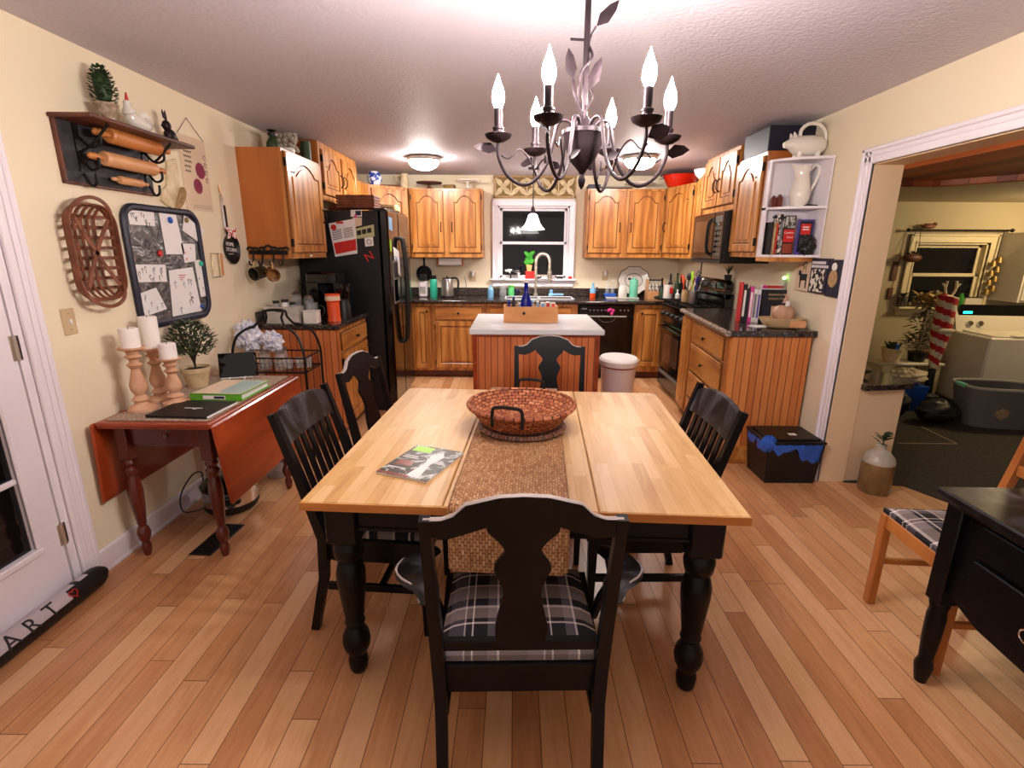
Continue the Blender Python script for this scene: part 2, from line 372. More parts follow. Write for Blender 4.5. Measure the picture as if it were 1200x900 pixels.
M['purple'] = solid('purple_cover', '#54489c', .45)
M['navy'] = solid('navy', '#14142c', .5)
M['cobalt'] = solid('cobalt_glass', '#0a1fae', .06, trans=.45)
M['clear'] = solid('clear_glass', '#dfe8ea', .05, alpha=.2)
M['clearblue'] = solid('clear_plastic', '#d6e0ea', .1, alpha=.4)
M['bagblue'] = solid('blue_plastic_bag', '#2e62c8', .22, alpha=.85)
M['leafdark'] = noisy('dark_leaf', [(.3, '#14240f'), (.7, '#34502a')], 20, rough=.5)
M['leafgreen'] = noisy('green_leaf', [(.3, '#1f6a1f'), (.7, '#4fae3c')], 8, rough=.35)
M['leafgrey'] = noisy('grey_green_leaf', [(.3, '#2c3a24'), (.7, '#66785a')], 25, rough=.6)
M['leafwhite'] = noisy('dusty_leaf', [(.4, '#2f2c1e'), (.55, '#8a8064'), (.7, '#d8cfb4')], 40, rough=.7)
M['driedleaf'] = noisy('dried_leaf', [(.3, '#8a6a3c'), (.7, '#cdb079')], 25, rough=.8)
M['bark'] = solid('bark', '#2b1c12', .9)
M['soil'] = solid('soil', '#1c130d', 1)
M['stone'] = noisy('weathered_stone', [(.3, '#8a7460'), (.7, '#cbb59c')], 40, rough=.9, bmp=.2)
M['pot'] = noisy('buff_clay', [(.3, '#b79e78'), (.7, '#d2bd95')], 20, rough=.8)
M['stoneware'] = noisy('brown_stoneware', [(.3, '#6d5533'), (.7, '#8d7148')], 10, rough=.3)
M['stoneware_top'] = noisy('grey_stoneware', [(.3, '#a39a88'), (.7, '#c5beb0')], 12, rough=.3)
M['pinedark'] = noisy('dark_stained_pine', [(.3, '#4a2416'), (.7, '#6d3a26')], 6, (1, .2, 1), .5)
M['slate'] = noisy('slate_panel', [(.3, '#1f2024'), (.7, '#3c3c42')], 8, rough=.6)
M['pinwood'] = noisy('rolling_pin_maple', [(.3, '#cc8d58'), (.7, '#e2ae7e')], 8, (1, .15, 1), .4)
M['pinwood_dk'] = noisy('rolling_pin_orange', [(.3, '#b5682f'), (.7, '#cf8a4c')], 8, (1, .15, 1), .35)
M['tobacco'] = noisy('splint_wood', [(.3, '#5c2e1c'), (.7, '#8a5036')], 14, rough=.6)
M['zinc'] = noisy('pressed_tin', [(.3, '#4a4a4b'), (.6, '#7d7c7c'), (.8, '#b0afad')], 14, rough=.35, metal=.6, bmp=1, detail=2, dist=2)
M['woven'] = noisy('speckled_placemat', [(.4, '#6e5444'), (.5, '#c9b4a0'), (.6, '#8a7261')], 150, rough=.9)
M['crate'] = noisy('whitewashed_wood', [(.3, '#a8a29a'), (.7, '#dcd7cf')], 14, (.3, 1, 1), .8)
M['pine'] = noisy('knotty_pine', [(.25, '#c98446'), (.55, '#e0a063'), (.8, '#e8b47c')], 5, (.25, 1, 1), .45, dist=.8)
M['oakchair'] = noisy('light_oak_chair', [(.3, '#a05a24'), (.7, '#c47c3c')], 6, (1, 1, .3), .4)
M['linen'] = noisy('tan_linen', [(.3, '#9a7c55'), (.7, '#c7a678')], 40, rough=.9)
M['gold'] = solid('gold', '#8f7440', .4, .6)
M['whiteplastic'] = solid('white_plastic', '#e4dde0', .35)
M['greyplastic'] = solid('grey_plastic', '#5e5a54', .5)
M['greylight'] = solid('grey_rim', '#99968f', .5)
M['appwhite'] = solid('white_appliance', '#cfc8b8', .3)
M['almond'] = solid('almond_plate', '#c9b18a', .4)
M['relief'] = noisy('relief_cream', [(.3, '#cbb68c'), (.7, '#ead9b4')], 20, rough=.6)
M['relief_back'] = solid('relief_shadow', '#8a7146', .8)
M['photo'] = noisy('magazine_photo', [(.3, '#141414'), (.42, '#4a3d2c'), (.5, '#1d2a1c'), (.58, '#c9c9c4'), (.7, '#3a3f46')], 16, rough=.4, detail=6, dist=1.5)
M['cowhide'] = noisy('milk_print', [(.42, '#16161a'), (.5, '#e8e2d6'), (.62, '#f0ece2')], 30, rough=.6, interp='CONSTANT')
M['cow'] = noisy('cow_patches', [(.45, '#101012'), (.5, '#f0ece6')], 14, rough=.4, interp='CONSTANT')
M['bluewhite'] = noisy('blue_white_china', [(.44, '#2b49a8'), (.5, '#e6e8f2')], 24, rough=.2, interp='CONSTANT')
M['foil'] = noisy('crumpled_plastic', [(.3, '#7d88c4'), (.42, '#ccd0e2'), (.6, '#f2f2f8')], 40, rough=.2, bmp=1)
M['mug'] = noisy('brown_glaze', [(.35, '#5a3418'), (.6, '#a8743c')], 8, rough=.25)
M['mugdark'] = noisy('dark_glaze', [(.35, '#1d1a12'), (.6, '#4c4430')], 8, rough=.25)
M['gourd'] = noisy('tan_pumpkin', [(.3, '#b08468'), (.7, '#cfa78c')], 10, rough=.5)
M['bread'] = noisy('carved_bowl', [(.3, '#b8986a'), (.7, '#dcc398')], 12, (1, .3, 1), .6)
M['towelred'] = noisy('red_check_ribbon', [(.45, '#c0201c'), (.5, '#f2e8e4')], 60, rough=.8, interp='CONSTANT')
M['bulb'] = solid('lit_bulb', '#fff1ea', .3, emit=760)
M['dome'] = solid('lit_dome', '#fff6f0', .3, emit=105)
M['pendlight'] = solid('lit_pendant_glass', '#fff6f0', .3, emit=9)
M['led'] = solid('teal_display', '#22e0c8', .3, emit=3)
M['nightlight'] = solid('night_light', '#a8ff8a', .3, emit=4)
M['ribbonred'] = solid('red_felt', '#a5121a', .8)
M['cloth'] = noisy('white_cloth', [(.3, '#b8ab90'), (.7, '#d8ceb8')], 14, rough=.9)
M['bagblack'] = solid('black_bag', '#0b0b0d', .5, bumpy=.4, bscale=14)
M['fur'] = solid('white_antler', '#d8cdb2', .7)
# ---------------------------------------------------------------- the setting
m = MB(); m.box(-2.1, 2.62, -1.6, 6.72, -.06, 0); m.prism([(2.62, -1.6), (3.3, -1.6), (3.0, 2.3), (2.62, 3.1)], -.06, 0)
struct(m, 'floor', M['floor'])
m = MB(); m.prism([(2.62, 3.1), (3.0, 2.3), (3.3, -1.6), (6.6, -1.6), (6.6, 5.9), (2.25, 5.9), (2.25, 3.15)], -.055, .004)
m.use(1)
for a, b in (((3.66, 4.28), (3.63, 3.87)), ((3.15, 3.876), (3.63, 3.87))):
    a = Vector((*a, 0)); b = Vector((*b, 0)); d = b-a
    m.box(0, d.length, -.008, .008, .004, .007, M=T(*a) @ R(math.degrees(math.atan2(d.y, d.x))))
o = struct(m, 'floor_laundry', [M['mat'], M['mat_seam']])
m = MB(); m.box(-2.1, 2.25, -1.6, 6.72, ZC, ZC+.08); struct(m, 'ceiling', M['ceil'])
# left wall with the glazed door
DY0, DY1 = 1.03, 1.965
m = MB(); m.box(XL-.12, XL, DY1+.04, YB+.12, 0, ZC); m.box(XL-.12, XL, -1.6, DY0-.04, 0, ZC); m.box(XL-.12, XL, DY0-.04, DY1+.04, 2.08, ZC)
struct(m, 'wall_left', M['wall'])
m = MB()
for a, b in ((DY1+.03, DY1+.115), (DY0-.115, DY0-.03)):
    m.box(XL, XL+.018, a, b, 0, 2.155, .004); m.box(XL, XL+.028, (b-.025) if a > DY0 else a, b if a > DY0 else a+.025, 0, 2.155, .005); m.box(XL+.018, XL+.024, a+.03, a+.045, 0, 2.12, .002)
m.box(XL, XL+.02, DY0-.115, DY1+.115, 2.07, 2.155, .004)
m.box(XL-.12, XL-.002, DY1-.005, DY1+.04, 0, 2.08); m.box(XL-.12, XL-.002, DY0-.04, DY0+.005, 0, 2.08); m.box(XL-.12, XL-.002, DY0, DY1, 2.05, 2.08)
struct(m, 'trim_1', M['trim'])
dx = XL-.045
d1 = MB()
gy0, gy1, gz0, gz1 = DY0+.13, DY1-.135, .30, 1.86
d1.box(dx, dx+.04, DY0+.003, DY1-.012, .015, gz0, .003); d1.box(dx, dx+.04, DY0+.003, DY1-.012, gz1, 2.045, .003)
d1.box(dx, dx+.04, DY0+.003, gy0, gz0, gz1); d1.box(dx, dx+.04, gy1, DY1-.012, gz0, gz1)
for a, b, c, e in ((gy0-.03, gy1+.03, gz0-.03, gz0), (gy0-.03, gy1+.03, gz1, gz1+.03), (gy0-.03, gy0, gz0, gz1), (gy1, gy1+.03, gz0, gz1)):
    d1.box(dx+.03, dx+.052, a, b, c, e, .006)
door = struct(d1, 'door_1', M['trim'])
m = MB(); m.box(dx+.015, dx+.022, gy0, gy1, gz0, gz1); m.build('glass', M['nightglass'], door)
m = MB()
for k in (1, 2): m.box(dx+.022, dx+.04, gy0+(gy1-gy0)*k/3-.011, gy0+(gy1-gy0)*k/3+.011, gz0, gz1, .004)
for k in (1, 2, 3, 4): m.box(dx+.022, dx+.04, gy0, gy1, gz0+(gz1-gz0)*k/5-.011, gz0+(gz1-gz0)*k/5+.011, .004)
m.build('muntin', M['trim'], door)
for z in (.3, 1.13, 1.85):
    m = MB(); m.box(XL-.008, XL-.002, DY1-.028, DY1+.012, z-.05, z+.05, .001); m.cyl((XL, DY1-.008, z-.05), (XL, DY1-.008, z+.05), .007)
    m.build('hinge', M['nickel'], door)
# right wall with the wide cased opening
OY0, OY1, OZ = .55, 3.17, 2.015
m = MB(); m.box(XR, XR+.16, OY1, YB+.12, 0, ZC); m.box(XR, XR+.16, -1.6, OY0, 0, ZC); m.box(XR, XR+.16, OY0, OY1, OZ, ZC)
struct(m, 'wall_right', M['wall'])
m = MB(); m.box(XR+.002, XR+.17, OY1-.006, OY1-.0005, 0, OZ); m.box(XR+.002, XR+.17, OY0, OY1, OZ-.006, OZ-.0005); m.box(XR+.002, XR+.17, OY0+.0005, OY0+.006, 0, OZ)
struct(m, 'trim_2', M['wall_tan'])
m = MB()
def casing(a0, a1, z0, z1, vert):
    if vert: m.box(XR-.018, XR, a0, a1, z0, z1, .004); m.box(XR-.03, XR, a1-.024, a1, z0, z1, .005); m.box(XR-.024, XR, a0, a0+.014, z0, z1, .003); m.box(XR-.023, XR, (a0+a1)/2-.012, (a0+a1)/2+.004, z0, z1, .003)
    else: m.box(XR-.018, XR, a0, a1, z0, z1, .004); m.box(XR-.03, XR, a0, a1, z1-.024, z1, .005); m.box(XR-.024, XR, a0, a1, z0, z0+.014, .003); m.box(XR-.023, XR, a0, a1, (z0+z1)/2-.006, (z0+z1)/2+.01, .003)
casing(OY1-.004, OY1+.088, 0, OZ+.09, True); casing(OY0-.09, OY1+.088, OZ, OZ+.09, False); casing(OY0-.09, OY0+.004, 0, OZ+.09, True)
struct(m, 'trim_3', M['trim'])
# back wall and its window
WX0, WX1, WZ0, WZ1 = -.215, .675, 1.15, 2.045
m = MB(); m.box(-2.1, WX0, YB, YB+.12, 0, ZC); m.box(WX1, 2.25, YB, YB+.12, 0, ZC); m.box(WX0, WX1, YB, YB+.12, 0, WZ0); m.box(WX0, WX1, YB, YB+.12, WZ1, ZC)
struct(m, 'wall_back', M['wall'])
def window(n, x0, x1, z0, z1, y, cas, trim, glass, stool=.06, sashframe=.035, depth=.1):
    m = MB()
    for a, b, c, e in ((x0-cas, x0, z0, z1), (x1, x1+cas, z0, z1), (x0-cas, x1+cas, z1, z1+cas)):
        m.box(a, b, y-.02, y, c, e, .004)
    for a, b, c, e in ((x0-cas, x0-cas+.022, z0, z1+cas), (x1+cas-.022, x1+cas, z0, z1+cas), (x0-cas, x1+cas, z1+cas-.022, z1+cas)):
        m.box(a, b, y-.032, y, c, e, .005)
    for a, b, c, e in ((x0-.016, x0, z0, z1), (x1, x1+.016, z0, z1), (x0-.016, x1+.016, z1, z1+.016)): m.box(a, b, y-.027, y, c, e, .003)
    m.box(x0, x0+.02, y, y+depth, z0, z1); m.box(x1-.02, x1, y, y+depth, z0, z1); m.box(x0, x1, y, y+depth, z1-.02, z1); m.box(x0, x1, y, y+depth, z0, z0+.02)
    w = struct(m, n, trim)
    m = MB(); m.box(x0-cas-.03, x1+cas+.03, y-stool, y+.03, z0-.012, z0+.012, .006); m.box(x0-cas, x1+cas, y-.018, y, z0-.09, z0-.012, .005); m.box(x0-cas-.01, x1+cas+.01, y-.03, y, z0-.04, z0-.012, .008); m.build('sill', trim, w)
    mid = (z0+z1)/2; f = sashframe
    for nm, c, e, yy in (('upper_sash', mid-.012, z1-.02, y+.055), ('lower_sash', z0+.02, mid+.022, y+.025)):
        a, b = x0+.02, x1-.02
        m = MB(); m.box(a, a+f, yy, yy+.03, c, e, .004); m.box(b-f, b, yy, yy+.03, c, e, .004); m.box(a, b, yy, yy+.03, c, c+f, .004); m.box(a, b, yy, yy+.03, e-f, e, .004)
        s = m.build(nm, trim, w); m = MB(); m.box(a+f, b-f, yy+.012, yy+.018, c+f, e-f); m.build('pane', glass, s)
    return w
w1 = window('window_1', WX0, WX1, WZ0, WZ1, YB, .075, M['trim'], M['nightglass'])
# baseboards
m = MB(); m.box(XL, XL+.015, DY1+.115, 3.83, 0, .115, .002); m.box(XL, XL+.024, DY1+.115, 3.83, 0, .02, .004); m.box(XL, XL+.019, DY1+.115, 3.83, .09, .122, .006)
struct(m, 'baseboard_left', M['trim'])
m = MB(); m.box(XR-.015, XR, OY1+.088, 3.46, 0, .12, .004); struct(m, 'baseboard_right', M['trim'])
# laundry room and passage shell
LY = 5.62
LX0, LX1, LZ0, LZ1 = 4.30, 5.08, .93, 1.62
m = MB(); m.box(2.25, LX0, LY, LY+.1, 0, 2.4); m.box(LX1, 6.7, LY, LY+.1, 0, 2.4); m.box(LX0, LX1, LY, LY+.1, 0, LZ0); m.box(LX0, LX1, LY, LY+.1, LZ1, 2.4); struct(m, 'wall_laundry_back', M['laundry_wall'])
m = MB(); m.box(6.6, 6.7, -1.6, LY, 0, 2.4); struct(m, 'wall_laundry_right', M['laundry_wall'])
m = MB(); m.box(2.25, 6.6, 3.05, LY, 2.03, 2.1); m.box(3.6, 6.6, -1.6, 3.05, 2.03, 2.1); struct(m, 'ceiling_laundry', M['laundry_wall'])
m = MB(); m.prism([(2.262, -1.6), (3.6, -1.6), (3.35, 3.0), (2.85, 3.62), (2.262, 3.62)], 1.985, 2.025); struct(m, 'ceiling_passage', M['soffit'])
m = MB()
for a, b in (((2.27, 3.64), (2.86, 3.64)), ((2.86, 3.64), (3.37, 3.0)), ((3.37, 3.0), (3.6, -1.5))):
    a = Vector((*a, 0)); b = Vector((*b, 0)); d = b-a; m.box(0, d.length, -.02, .02, 1.945, 2.03, .006, M=T(*a) @ R(math.degrees(math.atan2(d.y, d.x))))
struct(m, 'trim_4', M['soffit'])
m = MB(); m.box(2.25, 2.50, 3.64, 3.72, .64, 2.03); struct(m, 'wall_passage', M['wall_tan'])
# half wall with dark ledge
h = MB(); h.prism([(2.255, 3.17), (2.57, 3.2), (2.60, 3.72), (2.255, 3.72)], 0, .655); hw = struct(h, 'wall_half', M['wall_tan'])
m = MB(); m.prism([(2.255, 3.12), (2.60, 3.17), (2.66, 3.735), (2.255, 3.735)], .655, .69); m.build('ledge', M['granite'], hw)
w2 = window('window_2', LX0, LX1, LZ0, LZ1, LY, .085, M['trim_cream'], M['nightglass'], stool=.1)
# ---------------------------------------------------------------- cabinets
def arch_top(w, s, h, top, rise, n=14):
    pts = []
    for i in range(n+1):
        t = i/n; x = s+(w-2*s)*t
        q = (t-.14)/.72
        b = 0 if q <= 0 or q >= 1 else math.sin(PI*q)**.75
        pts.append((x, h-top-rise+rise*b))
    return pts
def front_mesh(w, h, kind='arch', s=.058):
    m = MB(); m.use(1); m.box(-.004, w+.004, -.005, 0, -.004, h+.004); m.box(.001, w-.001, -.009, 0, .001, h-.001); m.use(0)  # dark backing slabs: painted shadow line round the front and its panel
    if kind == 'slab':
        m.box(0, w, -.02, -.005, 0, h, .007); m.box(.022, w-.022, -.0225, -.01, .022, h-.022, .004); return m
    rise = min(.075, w*.2) if kind == 'arch' else 0
    m.box(0, s, -.021, 0, 0, h, .004); m.box(w-s, w, -.021, 0, 0, h, .004); m.box(s, w-s, -.021, 0, 0, s, .004)
    at = arch_top(w, s, h, s*.85, rise) if rise else [(s, h-s), (w-s, h-s)]
    m.prism([(s, h), ]+at+[(w-s, h)], 0, .021, XZ)
    for g, t in ((.010, .013), (.032, .021)):
        a2 = arch_top(w, s+g, h, s*.85+g, rise) if rise else [(s+g, h-s-g), (w-s-g, h-s-g)]
        m.prism([(s+g, s+g)]+a2+[(w-s-g, s+g)], .004, t, XZ)
    return m
def pull(parent, x, z, L=.1, horizontal=False):
    m = MB(); P = spline([(0, -.001, -L/2), (0, -.014, -L/2+.006), (0, -.028, -L/4), (0, -.03, 0), (0, -.028, L/4), (0, -.014, L/2-.006), (0, -.001, L/2)], 4)
    m.tube(P, .0048, 6); m.ball((0, -.003, L/2), .008, 8, 6); m.ball((0, -.003, -L/2), .008, 8, 6)
    o = m.build('handle', M['iron'], parent); o.location = (x, -.02, z)
    if horizontal: o.rotation_euler = (0, PI/2, 0)
def knob(parent, x, z):
    m = MB(); m.lathe([(.006, 0), (.005, .012), (.013, .018), (.015, .024), (.01, .03), (.001, .032)], M=R(90, 'X'), n=12)
    o = m.build('knob', M['iron'], parent); o.location = (x, -.02, z)
def front(parent, x, z, w, h, kind='arch', hw=None, hinge=None, name='door', y=0):
    o = front_mesh(w, h, kind).build(name, [M['oak_h'] if kind == 'slab' else M['oak'], M['oak_gap_shade']], parent); o.location = (x, y, z)
    if hw == 'L': pull(o, .03, h*.42)
    if hw == 'R': pull(o, w-.03, h*.42)
    if hw == 'KL': knob(o, .03, h-.05)
    if hw == 'KR': knob(o, w-.03, h-.05)
    if hw == 'K': knob(o, w/2, h/2)
    if hinge:
        xx = -.004 if hinge == 'L' else w+.004
        for zz in (.07, h-.07):
            m = MB(); m.box(xx-.006, xx+.006, -.022, -.001, zz-.028, zz+.028, .002); m.build('hinge', M['iron'], o)
    return o
def carcass(parent, w, d, z0, z1, toe=0, name='carcass', frame=True, side='oak_side'):
    m = MB(); m.box(0, w, .018, d, z0+toe, z1); m.use(1)
    m.box(0, w, 0, .02, z0+toe, z1, .002)
    m.use(2)
    if toe: m.box(0.0, w, .06, d, z0, z0+toe)
    return m.build(name, [M[side], M['oak'], M['cherry_dark']], parent)
G_WALL = 'oak wall cabinets'; G_BASE = 'oak base cabinets'
# left wall run
c = thing('wall_cabinet', 'oak wall cabinet with one arched door left of the black refrigerator', 'cabinet', (-1.66, 3.84, 1.445), 90, G_WALL)
carcass(c, .72, .32, 0, .765); front(c, .03, .045, .66, .70, 'arch', 'R', 'L')
m = MB(); m.box(.30, .345, -.0225, -.0205, .012, .028); m.build('sticker', M['white'], c)
c = thing('wall_cabinet', 'short double door oak cabinet up above the black refrigerator', 'cabinet', (-1.66, 4.565, 1.925), 90, G_WALL)
carcass(c, 1.05, .32, 0, .47); front(c, .05, .05, .455, .36, 'arch', 'R', 'L'); front(c, .545, .05, .455, .36, 'arch', 'L', 'R')
c = thing('wall_cabinet', 'angled corner oak wall cabinet between refrigerator and back wall', 'cabinet', (-1.64, 5.95, 1.44), math.degrees(math.atan2(.33, .37)), G_WALL)
m = MB(); m.prism([(-1.64, 5.95), (-1.27, 6.28), (-1.262, 6.595), (-1.975, 6.595), (-1.975, 5.625), (-1.66, 5.625)], 1.44, 2.215); m.build('carcass', M['oak'], c, world=True)
front(c, .035, .035, .425, .705, 'arch', 'L')
# back wall
def pair(x0, x1, z0, h, label):
    c = thing('wall_cabinet', label, 'cabinet', (x0, 6.28, z0), 0, G_WALL); w = x1-x0
    carcass(c, w, .32, 0, h); dw = (w-.115)/2
    front(c, .022, .055, dw, h-.085, 'arch', 'R', 'L'); front(c, w-.022-dw, .055, dw, h-.085, 'arch', 'L', 'R'); return c
pair(-1.252, -.388, 1.425, .785, 'double door oak wall cabinet left of the kitchen window')
pair(.852, 1.765, 1.432, .785, 'double door oak wall cabinet right of the kitchen window')
c = thing('wall_cabinet', 'angled corner oak wall cabinet under the red enamel basin', 'cabinet', (1.772, 6.28, 1.437), math.degrees(math.atan2(-.56, .155)), G_WALL)
m = MB(); m.prism([(1.772, 6.28), (1.927, 5.72), (2.085, 5.72), (2.085, 6.595), (1.772, 6.595)], 1.437, 2.225); m.build('carcass', M['oak'], c, world=True)
front(c, .03, .055, .52, .70, 'arch', 'L', 'R')
c = thing('wall_cabinet', 'narrow oak wall cabinet door just left of the microwave', 'cabinet', (1.927, 5.718, 1.44), math.degrees(math.atan2(-.75, -.172)), G_WALL)
m = MB(); m.prism([(1.927, 5.718), (1.755, 4.968), (2.085, 4.968), (2.085, 5.718)], 1.44, 2.225); m.build('carcass', M['oak'], c, world=True)
front(c, .33, .055, .40, .70, 'arch', 'R')
c = thing('wall_cabinet', 'double door oak cabinet above the black microwave', 'cabinet', (1.755, 4.965, 1.845), -90, G_WALL)
carcass(c, .70, .33, 0, .475); front(c, .015, .05, .325, .39, 'arch', 'R'); front(c, .36, .05, .325, .39, 'arch', 'L', 'R')
c = thing('wall_cabinet', 'oak wall cabinet with one arched door beside the white corner shelves', 'cabinet', (1.755, 4.262, 1.475), -90, G_WALL)
carcass(c, .462, .33, 0, .72); front(c, .02, .04, .42, .65, 'arch', None, 'R')
# base run
c = thing('base_cabinet', 'oak base cabinet with reddish beadboard end left of the refrigerator', 'cabinet', (-1.375, 3.87, 0), 90, G_BASE)
carcass(c, .755, .6, 0, .912, .09); front(c, .05, .74, .66, .135, 'slab', 'K', name='drawer')
front(c, .05, .13, .66, .585, 'flat', 'KR', 'L')
m = MB(); m.box(-1.972, -1.372, 3.845, 3.87, .0, .912); m.build('beadboard_end', M['bead_end'], c, world=True)
m = MB(); m.box(-1.975, -1.345, 3.82, 4.63, .915, .955, .012); m.box(-1.975, -1.955, 3.82, 4.63, .95, 1.05, .004)
solo(m, 'countertop', M['granite'], 'short dark speckled countertop beside the refrigerator holding the coffee things', 'countertop')
c = thing('base_cabinet', 'narrow oak base cabinet nearest the refrigerator on the back wall', 'cabinet', (-1.36, 5.98, 0), 0, G_BASE)
carcass(c, .372, .6, 0, .90, .09); front(c, .17, .12, .185, .74, 'flat', 'KR')
c = thing('base_cabinet', 'oak base cabinet with drawer over grained door left of the island', 'cabinet', (-.985, 5.98, 0), 0, G_BASE)
carcass(c, .63, .6, 0, .90, .09); front(c, .04, .715, .56, .15, 'slab', 'K', name='drawer'); front(c, .04, .125, .56, .57, 'flat', 'KR', 'L')
c = thing('base_cabinet', 'wide oak sink base cabinet behind the island', 'cabinet', (-.352, 5.98, 0), 0, G_BASE)
carcass(c, 1.10, .6, 0, .745, .09)
m = MB(); m.box(0, 1.10, 0, .02, .745, .90); m.box(0, .018, .02, .6, .745, .90); m.box(1.082, 1.10, .02, .6, .745, .90); m.build('face_frame', M['oak'], c); front(c, .05, .74, .46, .125, 'slab', None, name='false_front'); front(c, .56, .74, .46, .125, 'slab', None, name='false_front')
front(c, .05, .125, .46, .57, 'flat', 'KR'); front(c, .56, .125, .46, .57, 'flat', 'KL')
c = thing('base_cabinet', 'single door oak base cabinet between dishwasher and stove', 'cabinet', (1.418, 5.98, 0), 0, G_BASE)
carcass(c, .345, .6, 0, .90, .09); front(c, .055, .16, .265, .69, 'flat', 'KL')
c = thing('base_cabinet', 'oak drawer cabinet with beadboard end panel right of the stove', 'cabinet', (1.625, 4.825, 0), -95.1, G_BASE)
m = MB(); m.prism([(1.625, 4.825), (1.505, 3.485), (2.07, 3.485), (2.07, 4.825)], .06, .945); m.build('carcass', M['oak'], c, world=True)
m = MB(); m.box(1.515, 2.06, 3.458, 3.485, .13, .945); m.build('beadboard_end', M['bead_y'], c, world=True)
m = MB(); m.box(1.50, 2.07, 3.448, 3.485, 0, .12, .004); m.box(1.50, 2.07, 3.452, 3.485, .11, .135, .008); m.build('plinth', M['oak_h'], c, world=True)
front(c, .03, .09, .30, .83, 'flat', None)
for z, h in ((.755, .165), (.505, .225), (.265, .215), (.085, .155)): front(c, .40, z, .86, h, 'slab', 'K', name='drawer')
m = MB(); m.prism([(1.60, 4.83), (1.472, 3.44), (2.085, 3.44), (2.085, 4.83)], .95, .99); m.use(1)
m.tube([(1.60, 4.83, .97), (1.472, 3.44, .97)], .021, 10)
solo(m, 'countertop', [M['granite'], M['granite_edge']], 'dark speckled countertop right of the stove holding the cookbooks', 'countertop')
# back countertop with sink cut
m = MB(); SX0, SX1, SY0, SY1 = -.10, .70, 6.06, 6.44
for a in ((-1.40, SX0, 5.945, 6.595), (SX1, 1.775, 5.945, 6.595), (SX0, SX1, 5.945, SY0), (SX0, SX1, SY1, 6.595), (1.775, 2.085, 5.68, 6.595)): m.box(a[0], a[1], a[2], a[3], .905, .945)
m.box(-1.40, 2.085, 6.575, 6.595, .945, 1.045, .005); m.use(1); m.tube([(-1.40, 5.945, .925), (1.775, 5.945, .925)], .02, 10)
solo(m, 'countertop', [M['granite'], M['granite']], 'long dark speckled countertop under the kitchen window', 'countertop')
s_ = thing('sink', 'white double bowl sink set in the countertop under the window', 'sink', (.30, 6.25, .945))
m = MB()
for a in ((-.42, .42, -.20, -.175), (-.42, .42, .165, .2), (-.42, -.395, -.2, .2), (.395, .42, -.2, .2), (-.015, .015, -.2, .2)): m.box(*a, .001, .009, .003)
m.build('rim', M['white_lam'], s_); m = MB()
for x0, x1 in ((-.395, -.015), (.015, .395)):
    m.box(x0, x1, -.175, .165, -.17, -.165); m.box(x0, x0+.004, -.175, .165, -.165, .001); m.box(x1-.004, x1, -.175, .165, -.165, .001); m.box(x0, x1, -.175, -.171, -.165, .001); m.box(x0, x1, .161, .165, -.165, .001)
m.build('bowl', M['steel'], s_)
f_ = thing('faucet', 'tall brushed nickel spring faucet arching over the sink', 'faucet', (.265, 6.505, .9455))
m = MB(); m.lathe([(.028, 0), (.028, .03), (.018, .04), (.016, .28)], n=14); m.build('base', M['nickel'], f_)
m = MB(); P = [(0, 0, .28), (0, 0, .44)]+[(.085-.085*math.cos(PI*i/10), -.02*i/10, .44+.085*math.sin(PI*i/10)) for i in range(1, 11)]+[(.17, -.02, .30)]
m.tube(P, .019, 10)
for i in range(26):
    t = i/25*(len(P)-1); k = min(int(t), len(P)-2); q = Vector(P[k]).lerp(Vector(P[k+1]), t-k); d = Vector(P[k+1])-Vector(P[k])
    m.lathe([(.022, -.004), (.0235, 0), (.022, .004)], n=12, M=T(*q) @ aim(d))
m.build('spring_hose', M['nickel'], f_)
m = MB(); m.lathe([(.014, .0), (.019, .03), (.016, .12), (.018, .14)], c=(.17, -.02, .17), n=12); m.build('spray_head', M['nickel'], f_)
m = MB(); m.box(0, .17, -.018, -.006, .255, .272, .004); m.build('support_arm', M['nickel'], f_)
m = MB(); m.cyl((0, 0, .1), (-.075, 0, .13), .008, .006); m.build('lever', M['nickel'], f_)
# ---------------------------------------------------------------- island
c = thing('kitchen_island', 'beadboard kitchen island with white counter standing before the sink', 'island', (.175, 4.46, 0))
m = MB(); m.box(-.505, .505, -.475, .44, 0, .862); m.build('body', M['bead'], c)
m = MB(); m.box(-.535, .54, -.51, .49, .866, .91, .006); m.build('counter', M['white_lam'], c)
m = MB(); m.box(-.51, .51, -.482, .445, .845, .864); m.box(-.51, -.475, -.48, .445, 0, .85); m.box(.475, .51, -.48, .445, 0, .85); m.build('frame', M['cherry'], c)
# ---------------------------------------------------------------- refrigerator (faces the room from the left wall)
c = thing('refrigerator', 'black side by side refrigerator covered with papers and magnets', 'refrigerator', (-1.21, 4.645, 0), 90)
m = MB(); m.box(0, .90, 0, .72, .05, 1.845, .006); m.use(1); m.box(.02, .88, .02, .6, 0, .05); m.build('cabinet', [M['blackside'], M['blackplastic']], c)
for x0, x1, nm in ((.0, .40, 'freezer_door'), (.405, .90, 'fridge_door')):
    m = MB(); m.box(x0, x1, -.085, -.006, .075, 1.855, .016); d = m.build(nm, M['blackgloss'], c)
    hx = .365 if x0 == 0 else .44
    m = MB(); m.tube(spline([(hx, -.085, .62), (hx, -.125, .66), (hx, -.145, 1.0), (hx, -.145, 1.25), (hx, -.125, 1.58), (hx, -.085, 1.62)], 5), .017, 8); m.build('handle', M['blackplastic'], d)
m = MB(); m.box(.10, .30, -.088, -.080, 1.02, 1.42, .004); m.use(1); m.box(.115, .285, -.0895, -.087, 1.26, 1.40); m.use(2); m.box(.115, .285, -.0888, -.087, 1.04, 1.24)
m.build('dispenser', [M['steel'], M['blackplastic'], M['blackglass']], c)
m = MB(); m.box(.02, .88, -.06, .05, 1.845, 1.868, .004); m.build('top_hinge_cover', M['blackplastic'], c)
